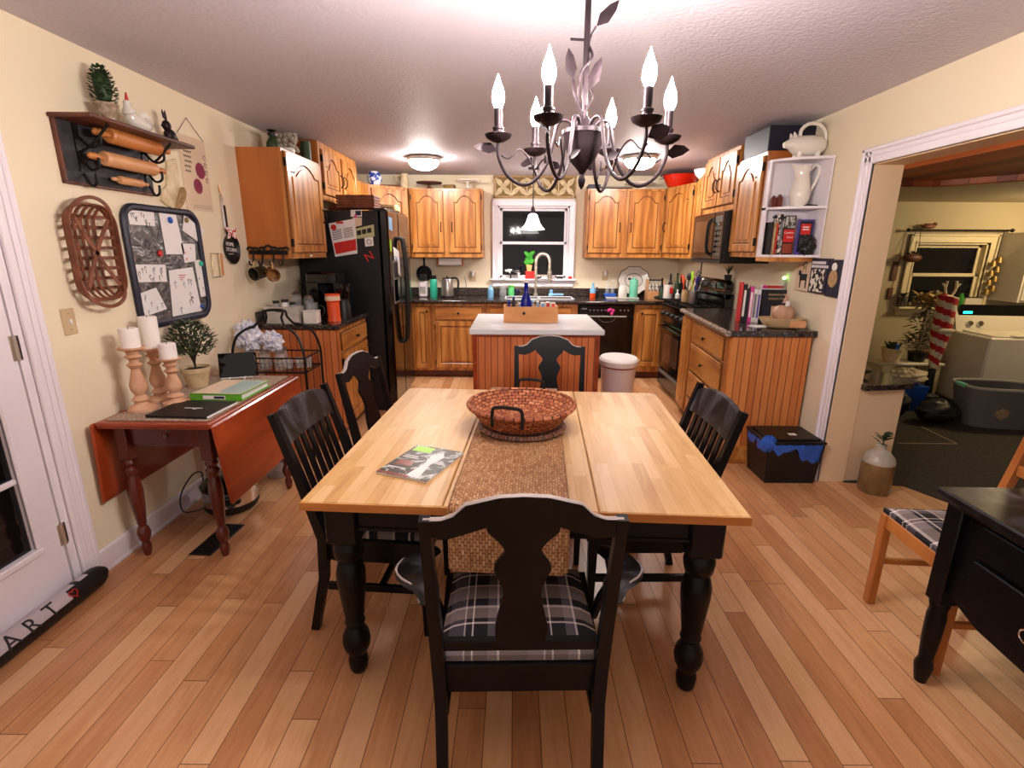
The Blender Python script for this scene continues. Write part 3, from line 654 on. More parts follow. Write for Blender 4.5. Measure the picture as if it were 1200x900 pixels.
# flat things on the near side of the refrigerator (plane y = 4.645, seen from the front)
def on_plane_y(y, u0, v0, u1, v1): a = aty(u0, v0, y); b = aty(u1, v1, y); return a.x, b.x, b.z, a.z
FY = 4.645
def quadpaper(px, y, t=.0012, mat=0):
    P = [aty(u, v, y) for u, v in px]; return [(p.x, p.z) for p in P]
m = MB(); q = quadpaper([(385, 262), (416, 256), (419, 297), (393, 301)], FY); m.prism(q, -.0006, .002, T(0, FY, 0) @ XZ)
m.use(1); m.prism(quadpaper([(391, 285), (417, 280), (418, 293), (394, 298)], FY), .002, .0028, T(0, FY, 0) @ XZ)
m.use(2)
for i in range(6):
    for k, (ua, ub) in enumerate(((389, 400), (402, 413))):
        m.prism(quadpaper([(ua+i*.3, 270.5+i*2-k*2.5), (ub+i*.3, 268.2+i*2-k*2.5), (ub+i*.3, 269.2+i*2-k*2.5), (ua+i*.3, 271.5+i*2-k*2.5)], FY), .002, .0026, T(0, FY, 0) @ XZ)
m.use(3); p = aty(391, 266.5, FY); m.lathe([(.025, 0), (.025, .001)], M=T(p.x, FY-.002, p.z) @ R(90, 'X'), n=16)
m.use(1); p = aty(398, 261, FY); m.box(p.x-.03, p.x+.035, FY-.01, FY-.003, p.z-.008, p.z+.01, .003)
solo(m, 'takeout_menu', [M['paper'], M['red'], M['ink_grey'], M['red']], 'white and red printed menu sheet on the refrigerator side', 'paper')
m = MB(); m.prism(quadpaper([(416, 268), (438, 263), (439, 277), (418, 280)], FY), 0, .0015, T(0, FY, 0) @ XZ); m.use(1)
for a in (418, 424, 430): m.prism(quadpaper([(a, 270.5-(a-418)*.22), (a+5, 269.5-(a-418)*.22), (a+5.5, 275-(a-418)*.22), (a+.5, 276-(a-418)*.22)], FY), .0015, .0022, T(0, FY, 0) @ XZ)
solo(m, 'photo_card', [solid('sage_card', '#b7b98a', .7), M['ink']], 'sage green card with dark pictures on the refrigerator side', 'card')
m = MB(); m.prism(quadpaper([(427, 279), (437, 277.5), (438, 288), (428, 289)], FY), 0, .0015, T(0, FY, 0) @ XZ); m.use(1); p = aty(432.5, 283.5, FY)
m.lathe([(.022, 0), (.022, .0022), (.016, .0022), (.016, 0)], M=T(p.x, FY, p.z) @ R(90, 'X'), n=18)
solo(m, 'logo_card', [M['paper'], M['ink_grey']], 'small white card with grey ring below the sage green card', 'card')
m = MB(); m.prism(quadpaper([(411, 246), (424, 246), (424, 254), (411, 254)], FY), 0, .0015, T(0, FY, 0) @ XZ); m.use(1); m.prism(quadpaper([(416.5, 247), (423, 247), (423, 252.5), (416.5, 252.5)], FY), .0015, .0022, T(0, FY, 0) @ XZ)
m.use(2); p = aty(417, 253, FY); m.box(p.x-.012, p.x+.012, FY-.008, FY-.002, p.z-.015, p.z+.008, .003)
solo(m, 'snapshot_strip', [M['paper'], M['navy'], M['pink']], 'little snapshot with pink magnet near the refrigerator top', 'photo')
m = MB(); m.prism(quadpaper([(413, 255), (424, 255), (424, 264), (416, 266)], FY), 0, .0012, T(0, FY, 0) @ XZ)
solo(m, 'note_slip', [M['cream_paper']], 'pale pink note slip under the snapshot on the refrigerator', 'paper')
p = aty(433, 301, FY); m = MB(); m.text('N', .105, T(p.x, FY-.0046, p.z) @ R(-28, 'Y') @ R(90, 'X'), .005)
solo(m, 'letter_magnet', [M['red']], 'red letter N magnet on the refrigerator side', 'magnet')
# on the freezer door front (plane x)
FX = -1.1248
def on_x(pts): return [(p.y, p.z) for p in (atx(u, v, FX) for u, v in pts)]
YZF = T(FX, 0, 0) @ YZ
m = MB(); m.prism([(4.80, 1.54), (5.03, 1.50), (5.05, 1.26), (4.84, 1.33)], 0, .002, YZF); m.use(1); m.prism([(4.86, 1.46), (4.9, 1.45), (4.9, 1.41), (4.86, 1.42)], .002, .003, YZF)
solo(m, 'child_drawing', [M['paper'], M['blue']], 'white sheet with blue mark hanging on the freezer door', 'paper')
m = MB(); m.prism([(4.68, 1.80), (4.80, 1.79), (4.80, 1.68), (4.68, 1.69)], 0, .002, YZF)
solo(m, 'postcard', [M['lightblue']], 'pale blue postcard at the top corner of the freezer door', 'card')
m = MB(); m.prism([(4.68, 1.60), (4.72, 1.60), (4.72, 1.50), (4.68, 1.50)], 0, .004, YZF)
solo(m, 'clip_magnet', [M['limegreen']], 'yellow green clip magnet on the freezer door edge', 'magnet')
# basket and bread box on top
b = MB(); b.box(-.16, .16, -.1, .1, 0, .11, .02)
for i in range(5): b.tube([(-.165, -.105, .012+i*.023), (.165, -.105, .012+i*.023), (.165, .105, .012+i*.023), (-.165, .105, .012+i*.023)], .010, 6, closed=True)
solo(b, 'woven_tray', [M['tobacco']], 'brown woven basket sitting on top of the refrigerator', 'basket', (-1.42, 4.82, 1.868))
b = MB(); b.box(-.13, .13, -.12, .12, 0, .075, .02)
for i in range(4): b.tube([(-.13, -.122, .012+i*.018), (.13, -.122, .012+i*.018)], .007, 6)
solo(b, 'wicker_box', [M['linen']], 'pale wicker box on the refrigerator beside the brown basket', 'basket', (-1.30, 5.28, 1.868))
# ---------------------------------------------------------------- dishwasher
c = thing('dishwasher', 'black dishwasher with pink magnets between sink and corner cabinet', 'dishwasher', (.76, 5.965, 0))
m = MB(); m.box(0, .648, .02, .58, .09, .90); m.use(0); m.box(.01, .638, .05, .5, 0, .09); m.build('body', M['blackplastic'], c)
m = MB(); m.box(0, .648, -.012, .02, .10, .755, .006); m.build('door', M['blackgloss'], c)
m = MB(); m.box(0, .648, -.016, .02, .77, .90, .008); m.use(1)
for i in range(6): m.box(.12+i*.045, .14+i*.045, -.0175, -.015, .83, .843)
for i in range(3): m.box(.48+i*.045, .495+i*.045, -.0175, -.015, .83, .845)
m.box(.03, .09, -.0175, -.015, .845, .86)
m.build('control_panel', [M['blackgloss'], M['ink_grey']], c)
m = MB(); m.box(.09, .56, -.03, -.008, .755, .772, .004); m.build('handle_bar', M['greylight'], c)
m = MB(); m.tube([(p[0], -.02, p[1]) for p in arc((.33, .755), .10, 180, 360, 10, .06)], .003, 6); m.build('cord_loop', M['greyplastic'], c)
for i, (x, z) in enumerate(((.345, .835), (.365, .845), (.40, .835), (.385, .80))):
    m = MB(); m.ball((0, 0, 0), (.018, .008, .02), 8, 6); solo(m, 'heart_magnet', [M['pink']], 'hot pink magnet on the dishwasher control panel', 'magnet', (.76+x, 5.942, z), group='pink magnets on the dishwasher')
# ---------------------------------------------------------------- gas range on the right wall
c = thing('gas_range', 'black gas range with oven door between the counters', 'stove', (1.665, 5.665, 0), -90)
W = .825
m = MB(); m.box(0, W, .025, .42, .03, .945); m.use(0); m.box(.02, W-.02, .08, .4, 0, .03); m.build('body', M['blackplastic'], c)
m = MB(); m.box(.01, W-.01, -.012, .03, .05, .235, .01); m.build('drawer', M['blackgloss'], c)
m = MB(); m.box(.06, W-.06, -.02, -.008, .19, .225, .006); m.build('drawer_grip', M['greyplastic'], c)
m = MB(); m.box(.01, W-.01, -.015, .03, .25, .76, .012); d = m.build('oven_door', M['blackgloss'], c)
m = MB(); m.box(.17, W-.17, -.018, -.013, .34, .64, .01); m.build('oven_window', M['brownglass'], d)
m = MB(); m.tube([(.06, -.015, .715), (.08, -.055, .72), (W-.08, -.055, .72), (W-.06, -.015, .715)], .013, 8); m.build('handle', M['blackgloss'], d)
m = MB(); m.prism([(0, .775), (W, .775), (W, .94), (0, .94)], -.03, .02, XZ); m.build('control_panel', M['blackgloss'], c)
for i in range(5):
    x = .1+i*(W-.2)/4; m = MB(); m.lathe([(.022, 0), (.021, .018), (.012, .03), (.001, .031)], M=T(x, -.02, .86) @ R(90, 'X'), n=12); m.use(1); m.box(x-.003, x+.003, -.052, -.045, .85, .875); m.build('knob', [M['blackplastic'], M['chrome']], c)
m = MB(); m.box(-.0, W, -.02, .42, .945, .962, .004); m.build('cooktop', M['blackgloss'], c)
for gx in (.21, .615):
    m = MB()
    for k in range(4): m.box(gx-.17, gx+.17, .03+k*.1, .042+k*.1, .985, .998)
    for k in range(5): m.box(gx-.17+k*.082, gx-.158+k*.082, .03, .342, .98, .996)
    for sx in (-.165, .158):
        for sy in (.03, .332): m.box(gx+sx, gx+sx+.01, sy, sy+.01, .962, .985)
    for yy in (.11, .27): m.lathe([(.045, .962), (.045, .972), (.03, .978), (.001, .978)], c=(gx, yy, 0), n=14)
    m.build('grate', M['iron'], c)
m = MB(); m.box(0, W, .34, .42, .962, 1.12); m.tube([(0.0, .36, 1.12), (W, .36, 1.12)], .05, 12, fx=1, fy=.8); m.box(0, W, .345, .42, 1.12, 1.25, .03); m.use(1); m.box(.28, .55, .338, .346, 1.15, 1.21)
m.build('backguard', [M['blackgloss'], M['blackglass']], c)
# ---------------------------------------------------------------- over-range microwave
c = thing('microwave', 'black microwave mounted under the short cabinet over the range', 'microwave', (1.70, 4.955, 1.42), -90)
m = MB(); m.box(0, .70, .0, .385, 0, .415, .006); m.build('body', M['blackplastic'], c)
m = MB(); m.box(0, .50, -.022, .0, .03, .41, .008); d = m.build('door', M['blackgloss'], c)
m = MB(); m.box(.05, .42, -.0245, -.021, .09, .35, .004); m.build('window', M['brownglass'], d)
m = MB(); m.tube(spline([(.47, -.02, .07), (.47, -.055, .1), (.47, -.062, .21), (.47, -.055, .32), (.47, -.02, .36)], 5), .014, 8); m.build('handle', M['blackgloss'], d)
m = MB(); m.box(.505, .70, -.02, 0, .03, .41, .006); m.use(1)
for i in range(3):
    for j in range(6): m.box(.53+i*.05, .565+i*.05, -.0215, -.0195, .06+j*.042, .085+j*.042)
m.box(.53, .67, -.0215, -.0195, .33, .38)
m.build('control_panel', [M['blackgloss'], M['greyplastic']], c)
m = MB(); m.box(.01, .69, -.015, 0, .0, .028); m.build('vent_strip', M['blackplastic'], c)
# ---------------------------------------------------------------- white corner shelves
c = thing('corner_shelf', 'white corner shelf unit at the end of the right wall cabinets', 'shelf', (1.757, 3.795, 1.48))
def sh(z): m = MB(); m.prism([(0, 0), (0, -.06), (.05, -.125), (.14, -.19), (.325, -.245), (.325, 0)], z, z+.016); m.build('shelf', M['trim'], c)
for z in (0, .32, .63): sh(z)
m = MB(); m.box(0, .325, -.012, 0, .016, .63); m.build('side_panel', M['trim'], c)
m = MB(); m.box(.315, .325, -.24, -.012, .016, .63); m.build('wall_panel', M['trim'], c)
m = MB(); m.box(0, .012, -.06, -.012, .016, .63); m.build('edge_strip', M['trim'], c)
m = MB(); m.box(0, .325, -.2, 0, -.03, 0); m.build('bottom_rail', M['oak'], c)
# ---------------------------------------------------------------- dining table
TZ, TA = .74, -3.0
TC = (.057, 2.095)
t = thing('dining_table', 'farmhouse dining table with butcher block top and black turned legs', 'table', (*TC, 0), TA)
m = MB(); m.use(0)
for x0, x1 in ((-.705, -.247), (-.244, .244), (.247, .705)): m.box(x0, x1, -.685, .685, TZ-.032, TZ, .004)
m.build('tabletop', M['butcher'], t)
for y in (-.688, .683):
    m = MB(); m.box(-.706, .706, y, y+.005, TZ-.030, TZ-.003); m.build('end_edge', M['butcher_edge'], t)
m = MB(); m.box(-.62, .62, -.62, -.595, TZ-.135, TZ-.032); m.box(-.62, .62, .595, .62, TZ-.135, TZ-.032); m.box(-.635, -.61, -.6, .6, TZ-.135, TZ-.032); m.box(.61, .635, -.6, .6, TZ-.135, TZ-.032)
m.box(-.62, .62, -.625, -.62, TZ-.135, TZ-.122, .002); m.build('apron', M['blackpaint'], t)
LEG = [(.026, 0), (.033, .015), (.036, .05), (.03, .075), (.046, .105), (.051, .135), (.046, .165), (.033, .19), (.030, .20), (.037, .215), (.033, .23), (.04, .29), (.05, .38), (.051, .42), (.043, .455), (.034, .47), (.046, .48), (.05, .495), (.053, .52), (.046, .545), (.037, .555)]
for sx in (-1, 1):
    for sy in (-1, 1):
        m = MB(); m.lathe(LEG, n=20); m.box(-.055, .055, -.055, .055, .555, TZ-.033, .008); l = m.build('leg', M['blackpaint'], t); l.location = (sx*.60, sy*.585, 0)
# jute runner draping over the near end
pth = [(.70, TZ+.004), (.2, TZ+.005), (-.3, TZ+.005), (-.66, TZ+.005), (-.692, TZ+.001), (-.70, TZ-.02), (-.702, TZ-.12), (-.703, TZ-.19), (-.704, TZ-.215)]
def rn(u, v):
    k = v*(len(pth)-1); i = min(int(k), len(pth)-2); f = k-i; y = pth[i][0]+(pth[i+1][0]-pth[i][0])*f; z = pth[i][1]+(pth[i+1][1]-pth[i][1])*f
    w = .19 if v < .97 else .175
    return (-.035+(u-.5)*2*w, y, z+.002*math.sin(v*60))
m = MB(); m.grid(rn, 14, 48); o = m.build('table_runner', [M['jute']])
sm = o.modifiers.new('thick', 'SOLIDIFY'); sm.thickness = .007; sm.offset = 1
o.location = (*TC, 0); o.rotation_euler = (0, 0, math.radians(TA)); tag(o, 'braided jute runner down the middle of the dining table', 'table runner')
p = atz(612, 503, TZ+.014)
m = MB(); m.lathe([(.001, .0), (.185, 0), (.197, .008), (.19, .016), (.001, .013)], n=40)
for r in (.06, .1, .14, .18): m.tube([(r*math.cos(a), r*math.sin(a), .012) for a in [2*PI*i/36 for i in range(36)]], .009, 6, closed=True)
solo(m, 'round_trivet', [M['trivet']], 'round coiled grey and tan mat under the woven bowl', 'trivet', (.038, 2.13, TZ+.013))
c = thing('woven_basket', 'shallow round woven seagrass bowl basket with black handles on the dining table', 'basket', (.033, 2.12, TZ+.036))
m = MB(); m.lathe([(.001, 0), (.15, 0), (.175, .012), (.232, .082), (.238, .09), (.231, .094), (.222, .084), (.165, .022), (.14, .014), (.001, .013)], n=48, caps=False)
m.tube([(.234*math.cos(a), .234*math.sin(a), .09) for a in [2*PI*i/48 for i in range(48)]], .009, 6, closed=True)
m.build('bowl', M['seagrass'], c)
for a in (-105, 78):
    ca, sa = math.cos(math.radians(a)), math.sin(math.radians(a)); d = Vector((-sa, ca, 0)); q = Vector((ca*.232, sa*.232, .085))
    P = [q-d*.062-Vector((0, 0, .03)), q-d*.062+Vector((0, 0, .03)), q-d*.045+Vector((0, 0, .052)), q+d*.045+Vector((0, 0, .052)), q+d*.062+Vector((0, 0, .03)), q+d*.062-Vector((0, 0, .03))]
    m = MB(); m.tube(spline(P, 4), .0075, 8); m.build('handle', M['iron'], c)
# magazine
a, b_, d_ = atz(441, 555, TZ), atz(500, 567, TZ), atz(485, 523, TZ)
ang = math.degrees(math.atan2(b_.y-a.y, b_.x-a.x))
c = thing('magazine', 'glossy magazine with waterfall cover lying on the dining table', 'magazine', (a.x, a.y, TZ+.0005), ang)
m = MB(); m.box(0, .21, 0, .275, 0, .008, .001); m.build('pages', M['paper'], c)
m = MB(); m.box(-.001, .211, -.001, .276, .008, .0095); m.use(1); m.prism([(.115, .01), (.17, .01), (.15, .12), (.165, .2), (.14, .24), (.11, .2), (.125, .12)], .0095, .0098); m.use(2); m.box(.01, .09, .215, .265, .0095, .0099); m.use(3); m.box(.02, .085, .085, .125, .0095, .0099)
m.box(.0, .13, 0, .014, .0095, .0098); m.use(4); m.box(.01, .08, .15, .156, .0095, .0099); m.box(.01, .07, .165, .171, .0095, .0099); m.box(.01, .085, .055, .061, .0095, .0099)
m.build('cover', [M['photo'], M['white'], M['limegreen'], solid('brick_red', '#8a3a26', .3), M['paper']], c)
# ---------------------------------------------------------------- dining chairs (origin on the floor under the seat, front faces +y)
def cushion(w, d, z, t=.05):
    m = MB()
    def f(u, v):
        x = (u-.5)*2; y = (v-.5)*2; e = max(abs(x), abs(y)); k = (1-e**6)
        return (x*w/2*(1-.03*y), y*d/2, z+t*(.45+.55*k) if e < .999 else z+t*.4)
    m.grid(f, 14, 14); m.box(-w/2*.985, w/2*.985, -d/2*.985, d/2*.985, z, z+t*.42); return m
def seat_parts(t, w, d, zs, leg=.5):
    m = MB(); m.prism([(-w/2+.02, -d/2), (w/2-.02, -d/2), (w/2, d/2), (-w/2, d/2)], zs-.03, zs); m.build('seat', M['blackpaint'], t)
    m = MB(); h = .075; z = zs-.03
    m.box(-w/2+.04, w/2-.04, d/2-.045, d/2-.022, z-h, z, .003); m.box(-w/2+.03, w/2-.03, -d/2+.01, -d/2+.035, z-h, z, .003)
    m.box(-w/2+.025, -w/2+.045, -d/2+.03, d/2-.03, z-h, z, .003); m.box(w/2-.045, w/2-.025, -d/2+.03, d/2-.03, z-h, z, .003); m.build('seat_frame', M['blackpaint'], t)
    for s in (-1, 1):
        m = MB(); m.tube([(s*(w/2-.03), d/2-.03, 0), (s*(w/2-.03), d/2-.03, .2), (s*(w/2-.03), d/2-.03, z)], [.017, .022, .026], 4); m.build('leg', M['blackpaint'], t)
    for s in (-1, 1):
        m = MB(); m.box(s*(w/2-.035)-.011, s*(w/2-.035)+.011, -d/2+.0, d/2-.03, .19, .22, .003); m.build('stretcher', M['blackpaint'], t)
    m = MB(); m.box(-w/2+.03, w/2-.03, -.012, .012, .193, .217, .003); m.build('cross_stretcher', M['blackpaint'], t)
    cushion(w-.05, d-.03, zs, .055).build('cushion', M['plaid'], t)
def posts(t, w, d, zs, H, lean):
    for s in (-1, 1):
        m = MB(); x = s*(w/2-.022)
        m.tube([(x*.96, -d/2-.07, 0), (x*.98, -d/2-.01, .25), (x, -d/2+.005, zs), (x*1.02, -d/2-lean*.45, zs+(H-zs)*.5), (x*1.04, -d/2-lean, H)], [.022, .024, .027, .023, .019], 4, up=(0, 1, 0)); m.build('back_post', M['blackpaint'], t)
def curve_mesh(poly, y0, lean, zs, H, th):
    """thin board following the lean of the back; poly in (x,z)"""
    m = MB(); f = lambda z: y0-lean*max(0, (z-zs)/(H-zs))**1.15
    n = len(poly); vs = [(x, f(z), z) for x, z in poly]+[(x, f(z)-th, z) for x, z in poly]
    m.add(vs, [tuple(range(n)), tuple(range(n, 2*n))[::-1]]+[(i, (i+1) % n, n+(i+1) % n, n+i) for i in range(n)]); return m
def vase_chair(name, label, loc, rz, arms=False, w=.47, d=.44, zs=.44, H=.90, lean=.085):
    t = thing(name, label, 'chair', (*loc, 0), rz, 'black dining chairs with plaid cushions')
    seat_parts(t, w, d, zs); posts(t, w, d, zs, H, lean)
    y0 = -d/2+.012; hw = w/2*1.04-.02
    up = [(-hw, H-.005), (-hw+.045, H-.004), (-hw+.075, H+.008), (-hw+.105, H+.04), (-.06, H+.062), (0, H+.066), (.06, H+.062), (hw-.105, H+.04), (hw-.075, H+.008), (hw-.045, H-.004), (hw, H-.005)]
    lo = [(hw, H-.05), (hw-.06, H-.057), (hw-.095, H-.045), (.085, H-.02), (0, H-.015), (-.085, H-.02), (-hw+.095, H-.045), (-hw+.06, H-.057), (-hw, H-.05)]
    c = curve_mesh(up+lo, y0, lean, zs, H, .024).build('crest_rail', M['blackpaint'], t)
    m = MB(); E = [(x, y0-lean*((z-zs)/(H-zs))**1.15-.012, z+.001) for x, z in spline([(x, 0, z) for x, z in up], 3) for x, z in [(x, z)]] if False else [(x, y0-lean*((z-zs)/(H-zs))**1.15-.012, z+.002) for x, z in up]
    m.tube(E, .006, 6, fx=.6, fy=1.6); m.build('worn_edge', M['rubedge'], c)
    zb = zs+.085
    hh = H-.01-zb; prof = [(w_, zb+f_*hh) for f_, w_ in ((0, .066), (.1, .071), (.2, .07), (.36, .055), (.47, .05), (.57, .062), (.65, .074), (.72, .06), (.79, .046), (.86, .062), (.93, .088), (.99, .09))]
    P = [(x, z) for x, _, z in [tuple(q) for q in spline([(a, 0, b) for a, b in prof], 3)]]
    curve_mesh([(-x, z) for x, z in P]+[(x, z) for x, z in P[::-1]], y0-.004, lean, zs, H, .016).build('splat', M['blackpaint'], t)
    m = MB(); m.box(-hw, hw, y0-.025, y0+.0, zs+.06, zs+.095, .004); m.build('back_rail', M['blackpaint'], t)
    if arms:
        for s in (-1, 1):
            x = s*(w/2-.005); yb = -d/2-.03
            P = spline([(x, yb+.0, .60), (x+s*.012, yb+.04, .622), (x+s*.045, yb+.09, .612), (x+s*.07, yb+.155, .595), (x+s*.068, yb+.22, .582), (x+s*.04, yb+.27, .577), (x+s*.01, yb+.295, .575)], 5)
            n = len(P); rr = [.016+.034*math.sin(PI*min(1, i/(n-1)*.9+.06)) for i in range(n)]; m = MB(); m.tube(P, rr, 10, fx=.34, up=(0, 0, 1)); a = m.build('arm', M['worn_sheen'], t)  # grey on the arms stands in for reflection off gloss paint
            m = MB(); m.tube([(p.x+s*rr[i]*.96, p.y, p.z+.004) for i, p in enumerate(P)], .0035, 6); m.build('worn_edge', M['rubedge'], a)
            m = MB(); m.tube(spline([(x+s*.04, yb+.25, .57), (x+s*.05, yb+.24, .50), (x+s*.02, yb+.24, .43), (x-s*.005, yb+.24, .36)], 4), .016, 8); m.build('arm_support', M['blackpaint'], t)
    return t
def slat_chair(label, loc, rz, w=.46, d=.43, zs=.43, H=.935, lean=.14):
    t = thing('dining_chair', label, 'chair', (*loc, 0), rz, 'black dining chairs with plaid cushions')
    seat_parts(t, w, d, zs); posts(t, w, d, zs, H, lean)
    y0 = -d/2+.008; hw = w/2-.03
    up = arc((0, H-.035), hw, 4, 176, 14, .045); lo = [(-hw, H-.125), (-.1, H-.115), (.1, H-.115), (hw, H-.125)]
    curve_mesh([(hw, H-.06)]+up+[(-hw, H-.06)]+lo, y0, lean, zs, H, .022).build('crest_rail', M['worn_sheen'], t)
    for k in range(6):
        x = -.135+k*.054; curve_mesh([(x-.014, zs+.08), (x+.014, zs+.08), (x+.014, H-.115), (x-.014, H-.115)], y0-.005, lean, zs, H, .012).build('slat', M['blackpaint'], t)
    curve_mesh([(-hw, zs+.05), (hw, zs+.05), (hw, zs+.10), (-hw, zs+.10)], y0, lean, zs, H, .022).build('back_rail', M['blackpaint'], t)
    return t
vase_chair('armchair', 'black vase-back armchair with plaid cushion at the near end of the table', (.018, 1.40), 1.5, True, w=.51, d=.43, zs=.368, H=.888)
slat_chair('black slat-back chair with scuffed crest beside the red drop-leaf table', (-.515, 1.93), -94)
vase_chair('dining_chair', 'black vase-back chair on the left of the table, nearest the refrigerator', (-.56, 2.66), -101)
slat_chair('black slat-back chair with scuffed crest on the right side of the dining table', (.505, 2.01), 91)
vase_chair('dining_chair', 'black vase-back chair at the far end of the table against the island', (.225, 3.0), 178)
# ---------------------------------------------------------------- oak side chair and black desk at the right edge
t = thing('side_chair', 'light oak ladder-back chair with plaid seat pad beside the black desk', 'chair', (1.79, 1.73, 0), 86)
for sx in (-1, 1):
    m = MB(); m.box(-.018, .018, -.018, .018, 0, .44, .004); l = m.build('leg', M['oakchair'], t); l.location = (sx*.195, .205, 0)
    m = MB(); m.tube([(0, -.03, 0), (0, .0, .3), (0, 0, .45), (0, -.05, .7), (0, -.10, .97)], [.022, .022, .024, .022, .02], 4, up=(0, 1, 0)); l = m.build('back_post', M['oakchair'], t); l.location = (sx*.195, -.205, 0)
m = MB(); m.box(-.21, .21, .19, .215, .38, .44, .003); m.box(-.21, .21, -.215, -.19, .38, .44, .003); m.box(-.215, -.19, -.2, .2, .38, .44, .003); m.box(.19, .215, -.2, .2, .38, .44, .003); m.build('seat_frame', M['oakchair'], t)
m = MB(); m.box(-.205, -.185, -.2, .2, .2, .225, .003); m.box(.185, .205, -.2, .2, .2, .225, .003); m.build('stretcher', M['oakchair'], t)
cushion(.44, .43, .44, .04).build('seat_pad', M['plaid'], t)
m = MB(); m.box(-.205, .205, -.32, -.295, .885, .985, .006); m.build('top_rail', M['oakchair'], t)
for z, y in ((.78, -.278), (.665, -.252), (.56, -.23)): m = MB(); m.box(-.185, .185, y-.01, y+.01, z-.022, z+.022, .003); m.build('slat', M['oakchair'], t)
t = thing('writing_desk', 'black painted desk with ring-pull drawers and turned legs at the right edge', 'desk', (1.445, 1.575, 0), -1)
m = MB(); m.box(0, .62, -1.15, 0, .72, .75, .006); m.box(.012, .6, -1.14, -.012, .705, .722, .006); m.build('desktop', M['worn_sheen'], t)
m = MB(); m.box(.045, .575, -1.06, -.09, .46, .70); m.prism([(-.09, .50), (-.09, .40), (-.14, .38), (-.22, .355), (-.40, .345), (-.75, .345), (-.93, .355), (-1.01, .38), (-1.06, .40), (-1.06, .5)], .04, .06, YZ); m.build('case', M['blackpaint'], t)
for z0, z1 in ((.585, .69), (.40, .57)):
    m = MB(); m.box(.028, .045, -1.0, -.16, z0, z1, .004); dr = m.build('drawer', M['blackpaint'], t)
    for y in (-.38, -.78):
        m = MB(); m.lathe([(.018, 0), (.016, .006), (.006, .01), (.004, .016)], M=T(.028, y, (z0+z1)/2) @ R(-90, 'Y'), n=12)
        m.tube([(.012, y+q[0], (z0+z1)/2+q[1]) for q in arc((0, -.014), .02, 100, 440, 14)], .003, 6); m.build('ring_pull', M['chrome'], dr)
for x in (.055, .565):
    for y in (-.06, -1.09):
        m = MB(); m.box(-.032, .032, -.032, .032, .34, .715, .004); m.lathe([(.018, 0), (.024, .03), (.03, .07), (.024, .09), (.022, .1), (.029, .2), (.03, .28), (.026, .31), (.032, .335), (.03, .342)], n=14); l = m.build('leg', M['blackpaint'], t); l.location = (x, y, 0)
# ---------------------------------------------------------------- chandelier
CX, CYY = .19, 1.55
c = thing('chandelier', 'bronze six-light vine chandelier with candle bulbs over the dining table', 'chandelier', (CX, CYY, 0))
zb = aty(681, 160, CYY).z-.045
SC = lambda: T(0, 0, zb) @ S(.84, .84, .84) @ T(0, 0, -zb)
m = MB(); m.lathe([(.001, -.095), (.008, -.085), (.011, -.07), (.006, -.055), (.012, -.045), (.035, -.02), (.052, .02), (.056, .045), (.06, .05), (.06, .06), (.052, .064), (.03, .07), (.018, .085), (.008, .1)], c=(0, 0, zb), n=24); m.M = Matrix(); m.build('body', M['bronze'], c)
m = MB(); m.cyl((0, 0, zb+.06), (0, 0, ZC-.03), .0085, n=10); m.lathe([(.06, ZC-.03), (.062, ZC-.012), (.05, ZC-.001)], n=20); m.build('stem', M['bronze'], c)
m = MB()
for P, d, L in (([(.006, 0, .07), (-.012, -.01, .11), (-.03, -.012, .15), (-.035, -.005, .185)], (-.18, 0, 1), .08), ([(-.004, -.008, .07), (.004, -.016, .11), (.018, -.016, .14), (.012, -.012, .16)], (.35, 0, 1), .085), ([(.012, .006, .07), (-.016, .01, .13), (-.014, -.012, .20), (.014, -.012, .24), (.006, .01, .28), (.024, 0, .315)], (.75, 0, .8), .085)):
    Q = spline([(x, y, zb+z) for x, y, z in P], 5); m.tube(Q, .004, 6); m.leaf(Q[-1], d, L, .032, up=(0, 1, 0))
m.tube([(-.045, 0, zb+.285), (.0, 0, zb+.283)], .0035, 5)
m.build('vine', M['bronze'], c)
R_ = .285
tips = [(585, 140), (643, 120), (626, 165), (706, 165), (763, 120), (770, 150)]
for i in range(6):
    a = math.radians(2+60*i); ca, sa = math.cos(a), math.sin(a); at = lambda r, z, s=0: (ca*r-sa*s, sa*r+ca*s, zb+z)
    m = MB(); m.M = SC(); m.tube(spline([at(.02, .06), at(.05, .10), at(.085, .095), at(.10, .04), at(.12, -.03), at(.16, -.085), at(.205, -.10), at(.255, -.07), at(R_, -.01), at(R_, .035)], 4), .0062, 8); arm = m.build('arm', M['bronze'], c)
    m = MB(); m.M = SC(); m.tube(spline([at(.15, -.08), at(.18, -.02), at(.215, .01, .01), at(.25, -.02, .02), at(R_-.01, -.01, .02)], 4), .003, 6); m.leaf(at(R_, .005, .01), (ca, sa, .15), .085, .05, up=(-sa*.75, ca*.75, .6)); m.leaf(at(.12, -.03), (ca*.3-sa, sa*.3+ca, .4), .05, .026, up=(ca, sa, .3)); m.build('leaf', M['bronze'], arm)
    m = MB(); m.M = SC(); m.lathe([(.003, .03), (.02, .034), (.04, .045), (.046, .056), (.043, .057), (.02, .046), (.004, .045)], c=(ca*R_, sa*R_, zb), n=18, caps=False); m.build('drip_pan', M['bronze'], arm)
    m = MB(); m.M = SC(); m.lathe([(.017, .046), (.017, .07), (.019, .072), (.019, .078), (.0135, .08), (.0135, .135)], c=(ca*R_, sa*R_, zb), n=14); m.build('candle_sleeve', M['bronze'], arm)
    m = MB(); m.M = SC(); m.lathe([(.011, .135), (.019, .155), (.0205, .17), (.017, .19), (.008, .213), (.003, .228), (.0005, .236)], c=(ca*R_, sa*R_, zb), n=14); m.build('bulb', M['bulb'], arm)
